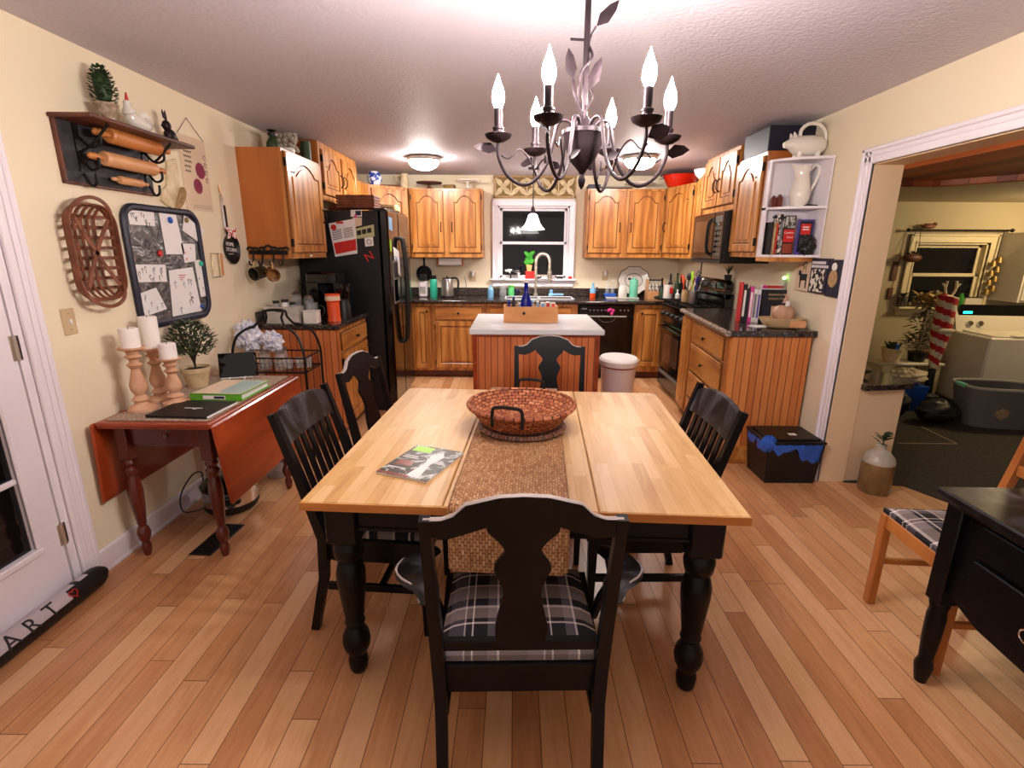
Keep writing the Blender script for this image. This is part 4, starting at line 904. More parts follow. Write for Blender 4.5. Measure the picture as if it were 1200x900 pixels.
# flush ceiling lights
def flush(x, y, label, first=[None]):
    if first[0]: return dup(first[0], (x, y, ZC), label=label)
    c = thing('ceiling_light', label, 'ceiling light', (x, y, ZC), 0, 'flush ceiling lights')
    m = MB(); m.lathe([(.15, 0), (.165, -.01), (.168, -.028), (.158, -.04), (.14, -.04)], n=32); m.build('rim', M['nickel'], c)
    m = MB(); m.lathe([(.15, -.036), (.142, -.065), (.115, -.095), (.07, -.115), (.02, -.122), (.001, -.122)], n=28); m.build('glass_dome', M['dome'], c)
    first[0] = c; return c
flush(-.91, 5.36, 'round flush ceiling light near the refrigerator'); flush(1.20, 5.25, 'round flush ceiling light behind the chandelier, nearer the stove')
c = thing('pendant_light', 'white bell glass pendant light hanging in front of the sink window', 'pendant lamp', (.20, 6.0, 0))
m = MB(); m.cyl((0, 0, 1.98), (0, 0, ZC-.02), .006, n=8); m.lathe([(.06, ZC-.02), (.06, ZC)], n=20); m.build('stem', M['bronze'], c)
m = MB(); m.lathe([(.022, 1.90), (.026, 1.95), (.014, 1.99)], n=14); m.build('socket', M['bronze'], c)
m = MB(); m.lathe([(.03, 1.915), (.05, 1.90), (.062, 1.86), (.085, 1.80), (.135, 1.745), (.132, 1.742), (.08, 1.79), (.056, 1.86), (.03, 1.905)], n=28, caps=False); m.build('glass_shade', M['pendlight'], c)
m = MB(); m.ball((0, 0, 1.82), (.028, .028, .04)); m.build('bulb', M['bulb'], c)
# ---------------------------------------------------------------- red drop-leaf table along the left wall
DX0, DX1, DY_0, DY_1, DZ = -1.925, -1.395, 2.17, 3.09, .74
t = thing('drop_leaf_table', 'red cherry drop-leaf table with turned legs along the left wall', 'table', (-1.66, 2.63, 0))
def wb(m, name, mat, p=None): return m.build(name, mat, p or t, world=True)
m = MB(); m.box(DX0, DX1, DY_0, DY_1, DZ-.022, DZ, .005); m.box(DX0+.003, DX1-.003, DY_0+.003, DY_1-.003, DZ-.03, DZ-.02, .003); wb(m, 'tabletop', M['cherry'])
def leaf(x0, tilt, nm):
    m = MB(); m.M = T(x0, 0, DZ-.006) @ R(tilt, 'Y'); m.box(-.009, .009, DY_0-.012, DY_1+.012, -.40, -.0, .008); m.M = Matrix(); return wb(m, nm, M['cherry'])
leaf(DX1+.012, -6, 'drop_leaf'); leaf(DX0-.014, 3, 'drop_leaf')
m = MB(); m.box(DX0+.05, DX1-.05, DY_0+.09, DY_0+.11, DZ-.15, DZ-.03); m.box(DX0+.05, DX1-.05, DY_1-.11, DY_1-.09, DZ-.15, DZ-.03); m.box(DX0+.05, DX0+.07, DY_0+.09, DY_1-.09, DZ-.15, DZ-.03); m.box(DX1-.07, DX1-.05, DY_0+.09, DY_1-.09, DZ-.15, DZ-.03); wb(m, 'apron', M['cherry_dark'])
m = MB(); m.box(DX0+.10, DX1-.10, DY_0+.075, DY_0+.09, DZ-.135, DZ-.04, .004); d = wb(m, 'drawer', M['cherry_dark'])
m = MB(); m.lathe([(.008, 0), (.013, .012), (.001, .018)], M=T((DX0+DX1)/2, DY_0+.077, DZ-.09) @ R(90, 'X'), n=12); wb(m, 'knob', M['cherry_dark'], d)
DL = [(.014, 0), (.02, .02), (.024, .05), (.016, .075), (.026, .095), (.031, .125), (.026, .15), (.017, .165), (.02, .18), (.03, .28), (.034, .36), (.028, .42), (.02, .44), (.03, .455), (.032, .475), (.02, .49), (.03, .51), (.022, .53)]
for x in (DX0+.055, DX1-.075):
    for y in (DY_0+.085, DY_1-.085):
        m = MB(); m.lathe(DL, n=18); m.box(-.028, .028, -.028, .028, .53, DZ-.03, .004); l = m.build('leg', M['cherry_dark'], t); l.location = (x+1.66, y-2.63, 0)
TT = DZ+.001
m = MB(); m.box(-1.90, -1.425, 2.20, 3.06, TT, TT+.004, .001)
for i in range(44): m.box(-1.432, -1.418, 2.215+i*.019, 2.222+i*.019, TT, TT+.003)
solo(m, 'placemat_runner', [M['woven']], 'speckled grey woven runner covering the red drop-leaf table', 'table runner')
TT += .0045
def holder(x, y, h, ch, cr, label, clabel):
    k = h/.30
    m = MB(); m.lathe([(r, z*k) for r, z in ((.062, 0), (.062, .012), (.05, .02), (.032, .03), (.028, .04), (.04, .052), (.028, .064), (.022, .075), (.036, .10), (.038, .125), (.026, .165), (.018, .20), (.022, .205), (.034, .22), (.02, .232), (.02, .245), (.036, .258), (.024, .27), (.03, .285), (.056, .296), (.056, .303), (.001, .303))], n=26)
    solo(m, 'candle_holder', [M['turned']], label, 'candle holder', (x, y, TT), group='turned wood candle holders')
    c = thing('pillar_candle', clabel, 'candle', (x, y, TT+h*1.0103), 0, 'white pillar candles')
    m = MB(); m.lathe([(cr, 0), (cr, ch-.004), (cr-.004, ch), (cr*.5, ch-.004), (.001, ch-.005)], n=24); m.build('wax', M['wax'], c)
    m = MB(); m.cyl((0, 0, ch-.006), (.001, 0, ch+.008), .0015, n=6); m.build('wick', M['ink'], c)
holder(-1.835, 2.36, .31, .092, .041, 'tallest turned candle holder, nearest the glazed door', 'medium white pillar candle on the holder nearest the door')
holder(-1.86, 2.53, .275, .16, .042, 'turned candle holder behind the other two, against the wall', 'tallest white pillar candle, standing at the back')
holder(-1.74, 2.47, .235, .075, .039, 'shortest turned candle holder, beside the black notebook', 'shortest white pillar candle, nearest the potted topiary')
# topiary
c = thing('potted_topiary', 'little tree-shaped green plant in a buff clay pot on the drop-leaf table', 'plant', (-1.83, 2.80, TT))
m = MB(); m.lathe([(.05, 0), (.068, .085), (.075, .088), (.078, .115), (.07, .115), (.066, .1), (.001, .1)], n=24); m.build('pot', M['pot'], c)
m = MB(); m.lathe([(.001, .104), (.066, .101)], n=20, caps=False); m.build('soil', M['soil'], c)
rg = random.Random(3); m = MB(); lf = MB()
for k in range(11):
    a = rg.uniform(0, 2*PI); e = Vector((math.cos(a)*rg.uniform(.03, .12), math.sin(a)*rg.uniform(.02, .08), rg.uniform(.24, .34)))
    m.tube(spline([(0, 0, .10), (e.x*.15, e.y*.15, .17), tuple(e)], 4), [.005-.0003*i for i in range(9)], 5)
for k in range(1000):
    a = rg.uniform(0, 2*PI); h = rg.uniform(0, 1); r = rg.uniform(.3, 1)**.5*(.125*math.sin(PI*(.18+.7*h)))
    p = Vector((math.cos(a)*r, math.sin(a)*r*.75, .18+.19*h)); lf.leaf(p, (math.cos(a)+rg.uniform(-.6, .6), math.sin(a)+rg.uniform(-.6, .6), rg.uniform(.1, 1)), rg.uniform(.024, .038), .012)
m.build('stems', M['bark'], c); o = lf.build('leaves', M['leafgrey'], c)
# notebook, binder, tablet frame
c = thing('notebook', 'thin black notebook with white lettering on the drop-leaf table front', 'notebook', (-1.735, 2.235, TT), -3)
m = MB(); m.box(0, .30, .0, .245, 0, .014, .002); m.use(1); m.box(.004, .303, .003, .242, .003, .011); m.build('cover', [M['blackplastic'], M['paper']], c)
m = MB(); m.box(.11, .20, .115, .122, .014, .0146); m.box(.16, .18, .102, .107, .014, .0146); m.build('title_lines', M['paper'], c)
c = thing('ring_binder', 'green ring binder with pale cover beside the black notebook', 'binder', (-1.70, 2.52, TT), -2)
m = MB(); m.box(0, .275, 0, .006, 0, .036); m.box(0, .275, 0, .30, 0, .004); m.box(0, .275, 0, .30, .032, .036, .001); m.build('cover', M['green'], c)
m = MB(); m.box(.01, .262, .008, .29, .004, .031); m.build('pages', M['paper'], c)
m = MB(); m.box(.008, .268, .01, .292, .036, .0368); m.use(1); m.box(.13, .262, .02, .28, .0368, .0372); m.build('cover_sheet', [M['cream_paper'], solid('pale_teal', '#a8c4c0', .3)], c)
m = MB(); m.box(.07, .19, -.0012, 0, .008, .028); m.use(1); m.box(.13, .185, -.002, -.001, .012, .024); m.build('spine_label', [M['paper'], M['navy']], c)
c = thing('tablet', 'black tablet frame leaning on a white ledge by the wire basket stand', 'tablet', (-1.70, 2.985, TT), 20)
m = MB(); m.M = T(0, .02, .004) @ R(-14, 'X'); m.box(-.10, .10, -.006, .006, .0, .15, .003); m.build('screen', M['blackglass'], c)
m = MB(); m.box(-.09, .09, -.022, -.012, .006, .012, .002); m.box(-.045, -.038, -.04, .05, 0, .008); m.box(.038, .045, -.04, .05, 0, .008); m.build('ledge', M['white'], c)
# ---------------------------------------------------------------- wire basket stand behind the table
c = thing('wire_basket_stand', 'tall black wrought iron basket stand with arched frame between table and counter', 'stand', (-1.655, 3.46, 0))
WXa, WXb, WYa, WYb = -.25, .235, -.14, .15
for y in (WYa, WYb):
    m = MB(); P = [(WXa, y, 0), (WXa, y, .62), (WXa, y, .82), (WXa+.035, y*.9, .94), (WXa+.10, y*.7, .995), (WXa+.14, y*.5, 1.01), (WXa+.17, y*.3, 1.06), (-.06, y*.12, 1.105), (.06, y*.12, 1.105), (WXb-.17, y*.3, 1.06), (WXb-.14, y*.5, 1.01), (WXb-.10, y*.7, .995), (WXb-.035, y*.9, .94), (WXb, y, .82), (WXb, y, .62), (WXb, y, 0)]
    m.tube(spline(P, 4), .0085, 8); m.build('arched_frame', M['iron'], c)
for zt, zn in ((.70, 'upper'), (.28, 'lower')):
    m = MB()
    for z in (zt, zt+.10):
        m.tube([(WXa, WYa, z), (WXb, WYa, z), (WXb, WYb, z), (WXa, WYb, z)], .006, 6, closed=True)
    for i in range(17):
        x = WXa+(WXb-WXa)*i/16
        for y in (WYa, WYb): m.tube([(x, y, zt), (x, y, zt+.10)], .0016, 4)
        m.tube([(x, WYa, zt), (x, WYb, zt)], .0018, 4)
    for i in range(9):
        y = WYa+(WYb-WYa)*i/8
        for x in (WXa, WXb): m.tube([(x, y, zt), (x, y, zt+.10)], .0016, 4)
        m.tube([(WXa, y, zt), (WXb, y, zt)], .0018, 4)
    m.build('basket_tier', M['iron'], c)
for i, (x, y) in enumerate(((-.17, -.06), (-.06, -.07), (.045, -.07), (-.11, .06), (.0, .07))):
    lab = 'clear glass jar in the upper tray of the wire stand'
    j = thing('glass_jar', lab, 'jar', (-1.665+x, 3.46+y, .7075), 0, 'glass jars in the wire stand')
    m = MB(); m.lathe([(.035, 0), (.038, .01), (.038, .085), (.03, .1), (.031, .115)], n=16); m.build('glass', M['clear'], j)
    m = MB(); m.lathe([(.033, .115), (.033, .13), (.001, .13)], n=14); m.build('lid', M['steel'], j)
def crumple(r, seed, sq=(1, 1, 1), k=1):
    rg = random.Random(seed); m = MB()
    ph = [rg.uniform(0, 6) for _ in range(6)]
    def f(u, v):
        a = 2*PI*u; b = PI*v; q = 1+k*(.14*math.sin(5*a+ph[0]+4*b)+.12*math.sin(9*b+ph[1]+2*a)+.08*math.sin(13*a+ph[2])*math.sin(7*b+ph[3]))
        if v < .001 or v > .999: q = 1
        q *= r; return (q*math.sin(b)*math.cos(a)*sq[0], q*math.sin(b)*math.sin(a)*sq[1], q*math.cos(b)*sq[2])
    m.grid(f, 28, 18, smooth=k < 1); return m
solo(crumple(.085, 2, (1, .8, 1.15)), 'plastic_bag', [M['foil']], 'large crumpled blue and white bag at the left of the wire stand', 'bag', (-1.835, 3.42, .935))
solo(crumple(.065, 5, (1.1, .8, .95)), 'plastic_bag', [M['foil']], 'smaller crumpled clear bag on the jars in the middle of the wire stand', 'bag', (-1.665, 3.40, .905))
for i, x in enumerate((.11, .17, .22)):
    m = MB(); m.lathe([(.024, 0), (.03, .07), (.0285, .07), (.022, .004), (.001, .004)], n=16); solo(m, 'drinking_glass', [M['clear']], 'small clear glass at the right end of the wire stand tray', 'glass', (-1.685+x, 3.42+.03*i, .7075), group='glasses in the wire stand')
# ---------------------------------------------------------------- on the floor under the table
c = thing('slow_cooker', 'round chrome slow cooker with black lid on the floor under the drop-leaf table', 'slow cooker', (-1.71, 2.76, 0))
m = MB(); m.lathe([(.12, 0), (.14, .012), (.15, .03), (.15, .055)], n=32); m.build('base', M['blackplastic'], c)
m = MB(); m.lathe([(.15, .055), (.152, .15), (.15, .152)], n=32, caps=False); m.build('body', M['chrome'], c)
m = MB(); m.lathe([(.156, .15), (.158, .165), (.13, .185), (.05, .20), (.018, .202), (.012, .22), (.02, .235), (.001, .24)], n=32); m.build('lid', M['blackgloss'], c)
for a in (-60, 120):
    m = MB(); ca, sa = math.cos(math.radians(a)), math.sin(math.radians(a)); m.M = R(a); m.box(.148, .185, -.05, .05, .085, .125, .012); m.build('handle', M['blackplastic'], c)
m = MB(); m.tube(spline([(-.12, -.08, .03), (-.21, -.13, .03), (-.235, -.10, .12), (-.22, .0, .2), (-.19, .05, .19), (-.17, .0, .06)], 5), .004, 6); m.build('cord', M['blackplastic'], c)
c = thing('water_jug', 'clear plastic water bottle with blue label standing on the floor behind the table', 'bottle', (-1.63, 3.20, 0))
m = MB(); m.lathe([(.07, 0), (.078, .01), (.078, .11), (.074, .115), (.074, .19), (.078, .2), (.07, .24), (.03, .285), (.022, .29), (.022, .31)], n=22); m.build('body', M['clearblue'], c)
m = MB(); m.lathe([(.0765, .118), (.0765, .188)], n=22, caps=False); m.build('label', M['blue'], c)
m = MB(); m.lathe([(.024, .31), (.024, .33), (.001, .33)], n=14); m.build('cap', M['white'], c)
m = MB(); m.box(-.06, .06, -.15, .15, 0.0005, .006, .002)
for i in range(14): m.box(-.045, .045, -.135+i*.0205, -.125+i*.0205, .005, .008)
solo(m, 'floor_vent', [M['blackplastic']], 'black metal floor register by the drop-leaf table leg', 'vent', (-1.59, 2.395, 0), -4)
# draft stopper
c = thing('draft_stopper', 'black and white fabric draft stopper with lettering along the door', 'draft stopper', (-1.925, 1.60, .05), 90)
def ds(u, v):
    a = 2*PI*v; x = -.52+.97*u; e = 1-max(0, (abs(u-.5)-.44)/.06)**2*.55
    return (x, math.cos(a)*.047*e, math.sin(a)*.049*e)
m = MB(); m.grid(ds, 40, 20)
for i, f in enumerate(m.f):
    j = i//40; col = i % 40
    up = 0 < j < 10 and True
    m.k[i] = 1 if (0 <= j <= 8 and (col < 31)) or (2 <= j <= 5 and col < 37 and (col % 3)) else 0
m.f += [list(range(0, 41*20, 41)), [i+40 for i in range(0, 41*20, 41)]]; m.k += [0, 0]; m.sm += [False, False]
m.build('body', [M['bagblack'], solid('grey_fabric', '#b9aeb2', .9)], c)
m = MB()
for i, ch in enumerate('HEART'):
    m.text(ch, .085, T(-.20+i*.085, -.0365, .030) @ R(48, 'X'), .0012)
m.build('lettering', M['ink'], c)
m = MB(); hp = [(16*math.sin(t_)**3*.0012, (13*math.cos(t_)-5*math.cos(2*t_)-2*math.cos(3*t_)-math.cos(4*t_))*.0012) for t_ in [2*PI*i/28 for i in range(28)]]
m.tube([tuple(T(.245, -.0375, .032) @ R(48, 'X') @ Vector((x, y, 0))) for x, y in hp], .0022, 5, closed=True); m.build('heart', M['red'], c)
# ---------------------------------------------------------------- hung on the left wall (plane x = XL)
WP = T(XL, 0, 0) @ YZ
def wpts(px): return [(p.y, p.z) for p in (atx(u, v, XL) for u, v in px)]
# rolling pin shelf
c = thing('rolling_pin_shelf', 'dark wood wall shelf with slate back and iron pin brackets', 'shelf', (XL, 2.63, 1.9))
m = MB(); m.box(XL, XL+.015, 2.345, 2.90, 1.80, 2.052); wb(m, 'back_board', M['slate'], c)
m = MB(); m.box(XL, XL+.022, 2.335, 2.347, 1.795, 2.052, .002); m.box(XL, XL+.02, 2.335, 2.905, 1.79, 1.802, .002); wb(m, 'frame', M['pinedark'], c)
m = MB(); m.box(XL, XL+.19, 2.325, 3.045, 2.052, 2.07, .004); wb(m, 'shelf_board', M['pinedark'], c)
def bracket(y):
    m = MB(); m.box(XL+.015, XL+.021, y-.014, y+.014, 1.85, 2.05)
    for zz, r in ((1.985, .10), (1.89, .075), (1.822, .05)):
        m.tube(spline([(XL+.02, y, zz+.02), (XL+.02+r*.5, y, zz-.03), (XL+.02+r, y, zz-.02), (XL+.025+r, y, zz+.02)], 4), .006, 6)
    m.tube(spline([(XL+.02, y, 1.93), (XL+.09, y, 1.97), (XL+.17, y, 2.048)], 4), .006, 6); wb(m, 'bracket', M['iron'], c)
bracket(2.44); bracket(2.86)
def rolling_pin(x, y, z, L, r, mt, hm, label, hl=.085):
    c = thing('rolling_pin', label, 'rolling pin', (x, y, z), 0, 'rolling pins on the wall shelf')
    m = MB(); m.lathe([(r*.8, -L/2), (r, -L/2+.008), (r, L/2-.008), (r*.8, L/2)], M=R(-90, 'X'), n=22); m.build('barrel', mt, c)
    for s in (-1, 1):
        m = MB(); m.lathe([(r*.28, 0), (r*.3, hl*.2), (r*.5, hl*.55), (r*.42, hl*.9), (r*.15, hl)], M=T(0, s*L/2, 0) @ R(-90*s, 'X'), n=14); m.build('handle', hm, c)
rolling_pin(-1.885, 2.70, 2.022, .34, .036, M['pinwood_dk'], M['pinwood_dk'], 'large orange-brown rolling pin, topmost under the shelf')
rolling_pin(-1.905, 2.67, 1.918, .34, .033, M['pinwood'], M['pinwood_dk'], 'long pale rolling pin in the middle of the rack')
rolling_pin(-1.932, 2.69, 1.838, .16, .019, M['pinwood'], M['pinwood'], 'smallest rolling pin at the bottom of the rack', .045)
SZ = 2.0705
c = thing('boxwood_urn', 'dark green preserved boxwood cone in a weathered urn on the wall shelf', 'plant', (-1.885, 2.55, SZ))
m = MB(); m.lathe([(.03, 0), (.03, .006), (.012, .018), (.014, .026), (.034, .045), (.042, .075), (.048, .08), (.048, .086), (.001, .08)], n=22); m.build('urn', M['stone'], c)
rg = random.Random(5); m = MB(); m.ball((0, 0, .155), (.036, .036, .075), 10, 8)
for k in range(260):
    h = rg.random(); a = rg.uniform(0, 2*PI); r = .042*math.sin(PI*(.25+.68*h))
    m.leaf((math.cos(a)*r, math.sin(a)*r, .085+.15*h), (math.cos(a), math.sin(a), rg.uniform(.1, .9)), .021, .013)
m.build('foliage', M['leafdark'], c)
c = thing('rooster_figurine', 'white ceramic rooster with red comb in the middle of the wall shelf', 'figurine', (-1.885, 2.745, SZ), 90)
m = MB(); m.lathe([(.02, 0), (.018, .008), (.008, .014), (.012, .02)], n=16)
m.tube(spline([(.075, 0, .085), (.06, 0, .05), (.02, 0, .045), (-.03, 0, .055), (-.05, 0, .085), (-.055, 0, .115), (-.05, 0, .13)], 4), [.006+.03*math.sin(PI*min(1, (i+1)/20))**.8+.010*(i > 15) for i in range(25)], 12); m.build('body', M['ceramic'], c)
m = MB()
for k in range(6):
    a = math.radians(35+k*22); m.leaf((.06, 0, .065), (math.cos(a)*.8, .12*(k % 2-.5), math.sin(a)), .055, .03, up=(0, 1, 0))
m.build('tail', M['ceramic'], c)
m = MB(); m.prism([(-.062, .128), (-.04, .128), (-.044, .15), (-.05, .172), (-.056, .15)], -.004, .004, XZ); m.ball((-.06, 0, .11), (.006, .004, .012), 8, 6); m.build('comb', M['red'], c)
c = thing('metal_figurine', 'small dark metal figurine with leafy ears at the shelf end', 'figurine', (-1.885, 2.985, SZ), 90)
m = MB(); m.M = S(1.25, 1.25, 1.25); m.ball((0, 0, .03), (.03, .022, .03)); m.ball((-.014, 0, .068), (.02, .017, .022)); m.ball((.02, 0, .018), (.02, .02, .018), 10, 7)
m.leaf((-.012, 0, .085), (-.35, 0, 1), .05, .02, up=(0, 1, 0)); m.leaf((-.006, 0, .085), (.1, .1, 1), .05, .02, up=(0, 1, 0)); m.ball((-.034, 0, .064), (.01, .009, .008), 8, 6); m.build('body', M['bronze'], c)
# tobacco basket
c = thing('tobacco_basket', 'brown splint tobacco basket hanging on the wall above the light switch', 'basket', (XL, 2.46, 1.49))
def rrect(y0, y1, z0, z1, r, n=6):
    P = []
    for cy, cz, a in ((y1-r, z1-r, 0), (y0+r, z1-r, 90), (y0+r, z0+r, 180), (y1-r, z0+r, 270)):
        P += [(cy+r*math.cos(math.radians(a+90*i/n)), cz+r*math.sin(math.radians(a+90*i/n))) for i in range(n+1)]
    return P
BY0, BY1, BZ0, BZ1 = 2.235, 2.50, 1.283, 1.705
m = MB(); m.tube([(XL+.07, y, z) for y, z in rrect(BY0, BY1, BZ0, BZ1, .09)], .013, 6, closed=True, fx=1, fy=.45, up=(1, 0, 0)); m.tube([(XL+.055, y, z) for y, z in rrect(BY0+.006, BY1-.006, BZ0+.006, BZ1-.006, .085)], .012, 6, closed=True, fx=1, fy=.4, up=(1, 0, 0)); wb(m, 'rim', M['tobacco'], c)
m = MB()
for i in range(8):
    z = BZ0+.05+(BZ1-BZ0-.1)*i/7; m.tube(spline([(XL+.062, BY0+.01, z), (XL+.03, BY0+.035, z), (XL+.012, BY0+.09, z), (XL+.012, BY1-.09, z), (XL+.03, BY1-.035, z), (XL+.062, BY1-.01, z)], 4), .011, 4, fx=.2, fy=1, up=(1, 0, 0))
for i in range(5):
    y = BY0+.06+(BY1-BY0-.12)*i/4; m.tube(spline([(XL+.062, y, BZ0+.01), (XL+.035, y, BZ0+.035), (XL+.017, y, BZ0+.09), (XL+.017, y, BZ1-.09), (XL+.035, y, BZ1-.035), (XL+.062, y, BZ1-.01)], 4), .011, 4, fx=.2, fy=1, up=(1, 0, 0))
for a, b in (((BY0+.04, BZ1-.06), (BY1-.04, BZ0+.06)), ((BY1-.04, BZ1-.06), (BY0+.04, BZ0+.06))):
    m.tube([(XL+.075, *a), (XL+.066, a[0]*.75+b[0]*.25, a[1]*.75+b[1]*.25), (XL+.066, a[0]*.25+b[0]*.75, a[1]*.25+b[1]*.75), (XL+.075, *b)], .013, 4, fx=.2, fy=1, up=(1, 0, 0))
wb(m, 'splints', M['tobacco'], c)
for z0, sg in ((BZ1, 1), (BZ0, -1)):
    m = MB(); m.tube(spline([(XL+.07, BY0+.012, z0-sg*.07), (XL+.08, BY0+.03, z0-sg*.015), (XL+.088, BY0+.075, z0+sg*.018), (XL+.09, (BY0+BY1)/2, z0+sg*.03), (XL+.088, BY1-.075, z0+sg*.018), (XL+.08, BY1-.03, z0-sg*.015), (XL+.07, BY1-.012, z0-sg*.07)], 5), .011, 4, fx=.4, fy=1, up=(1, 0, 0)); wb(m, 'hoop_handle', M['tobacco'], c)
# light switch
m = MB(); m.box(XL, XL+.006, 2.18, 2.25, 1.142, 1.258, .003); m.use(1); m.box(XL+.005, XL+.016, 2.21, 2.22, 1.19, 1.212, .002); m.use(2)
for z in (1.165, 1.235): m.box(XL+.006, XL+.0068, 2.213, 2.217, z-.002, z+.002)
solo(m, 'light_switch', [M['almond'], M['white'], M['bronze']], 'almond light switch plate below the tobacco basket', 'light switch')
# pressed tin tray memo board
c = thing('memo_board', 'black framed pressed tin tray used as magnet board on the wall', 'board', (XL, 2.94, 1.42))
TY0, TY1, TZ0, TZ1 = 2.625, 3.255, 1.10, 1.735
m = MB(); m.prism(rrect(TY0, TY1, TZ0, TZ1, .09), .001, .010, WP); wb(m, 'panel', M['zinc'], c)
m = MB(); m.tube([(XL+.014, y, z) for y, z in rrect(TY0+.012, TY1-.012, TZ0+.012, TZ1-.012, .08)], .019, 8, closed=True, fx=.8, fy=1, up=(1, 0, 0)); wb(m, 'frame', M['navy'], c)
rg = random.Random(9); m = MB()
for k in range(7):
    cy, cz = rg.uniform(TY0+.1, TY1-.15), rg.uniform(TZ0+.1, TZ1-.1); s = rg.choice((-1, 1))
    m.tube([(XL+.0075, cy+s*(.06-.0022*i)*math.cos(i*.33), cz+(.06-.0022*i)*math.sin(i*.33)) for i in range(24)], .005, 5)
wb(m, 'scrollwork', M['zinc'], c)
def sheet(px, label, mt='paper', marks=0, seed=0, name='memo_sheet', cat='paper', off=.0125, red=False, ink='ink'):
    q = wpts(px); m = MB(); A = T(XL+off, 0, 0) @ YZ; m.prism(q, 0, .0012, A); m.use(1); rg = random.Random(seed)
    o, ex, ey = Vector(q[3]), Vector(q[2])-Vector(q[3]), Vector(q[0])-Vector(q[3])
    n = 0
    for i in range(marks):
        a, b = rg.uniform(.1, .85), rg.uniform(.12, .85); p = o+ex*a+ey*b; r = rg.uniform(.032, .055)*ex.length
        m.tube([(XL+off+.0018, p.x+r*.55*math.cos(t_), p.y+r*math.sin(t_)) for t_ in [2*PI*j/9 for j in range(8)]], .0011, 4)
        m.tube([(XL+off+.0018, p.x, p.y-r), (XL+off+.0018, p.x, p.y-r*2)], .001, 4)
    if red:
        m.use(2)
        for k in range(3): a = o+ex*(.3+.02*k)+ey*(.88-.05*k); b_ = o+ex*(.52-.05*k)+ey*(.87-.05*k); m.tube([(XL+off+.0018, *a), (XL+off+.0018, *b_)], .003, 4)
    return solo(m, name, [M[mt], M[ink], M['red']], label, cat)
sheet([(146, 246), (177, 246), (179, 265), (149, 263)], 'white sheet of stick figures at the top left of the tin board', marks=9, seed=1)
sheet([(183, 248), (203, 250), (214, 298), (192, 298)], 'tall white printed sheet under a blue magnet on the tin board', marks=0, seed=2)
sheet([(213, 252), (237, 270), (232, 285), (211, 270)], 'tilted blank white card at the top right of the tin board', marks=0)
sheet([(209, 285), (226, 286), (227, 306), (214, 308)], 'small white card with orange drawing on the tin board', marks=4, seed=4, ink='orange')
sheet([(155, 310), (191, 310), (193, 330), (156, 331)], 'white strip of child drawn people at the left of the tin board', marks=12, seed=5)
sheet([(195, 317), (223, 313), (234, 364), (200, 371)], 'large white sheet with drawn heads and red writing on the tin board', marks=9, seed=6, red=True)
sheet([(225, 305), (237, 304), (245, 346), (233, 348)], 'narrow white slip under a teal magnet at the right of the board', marks=3, seed=7, ink='ink_grey')
sheet([(158, 345), (180, 337), (193, 362), (164, 372)], 'tilted white sheet behind the candles on the tin board', marks=6, seed=8, ink='ink_grey')
sheet([(151, 301), (155, 301), (157, 331), (153, 331)], 'narrow tan strip at the left edge of the tin board', 'linen', name='paper_strip')
def mag(u, v, r, mt, label):
    p = atx(u, v, XL+.02); m = MB(); m.lathe([(r, 0), (r, .008), (r*.7, .012), (.001, .012)], M=R(90, 'Y'), n=14); solo(m, 'round_magnet', [M[mt]], label, 'magnet', (XL+.0145, p.y, p.z))
mag(200, 258, .018, 'blue', 'blue round magnet holding the tall printed sheet'); mag(236, 309, .016, 'teal', 'teal round magnet holding the narrow right slip'); mag(219, 258, .014, 'gold', 'gold round magnet on the tilted blank card'); mag(188, 297, .017, 'red', 'red and dark magnet left of the tall printed sheet'); mag(237, 359, .012, 'blue', 'little blue magnet at the lower right of the tin board')
# hanging poster
c = thing('flower_poster', 'tan hanging poster with two purple flower heads beside the shelf', 'poster', (XL, 3.3, 1.95))
q = [(3.19, 2.17), (3.46, 2.17), (3.46, 1.745), (3.19, 1.745)]
m = MB(); m.prism(q, .001, .004, WP); wb(m, 'sheet', M['cream_paper'], c)
for y, z, r in ((3.375, 1.985, .045), (3.33, 1.89, .042)):
    m = MB(); m.lathe([(r, .004), (r, .0052), (r*.55, .0052), (r*.5, .0065), (.001, .0065)], M=T(XL, y, z) @ R(90, 'Y'), n=18)
    for k in range(18): a = 2*PI*k/18; m.leaf((XL+.005, y+math.cos(a)*r*.8, z+math.sin(a)*r*.8), (0, math.cos(a), math.sin(a)), r*.35, r*.25, up=(1, 0, 0), bend=0)
    wb(m, 'printed_flower', solid('plum_print', '#8c3350', .8) if 'plum_print' not in MATS else MATS['plum_print'], c)
m = MB(); rg = random.Random(4)
for k in range(5):
    y0, z0 = 3.22+rg.uniform(0, .03), 2.08-k*.028
    m.tube([(XL+.005, y0+i*.006, z0+math.sin(i*2.1+k)*.007) for i in range(int(14-k))], .0016, 4)
for k in range(4): m.tube([(XL+.005, 3.435+.012*math.cos(t_), 2.07-k*.045+.014*math.sin(t_)) for t_ in [2*PI*j/8 for j in range(8)]], .0014, 4)
for k in range(2): m.tube([(XL+.005, 3.25, 1.775-k*.012), (XL+.005, 3.44, 1.775-k*.012)], .001, 4)
wb(m, 'lettering', M['ink'], c)
m = MB(); m.tube([(XL+.004, 3.20, 2.17), (XL+.008, 3.30, 2.27), (XL+.004, 3.45, 2.17)], .0018, 5); wb(m, 'hanging_cord', M['bark'], c)
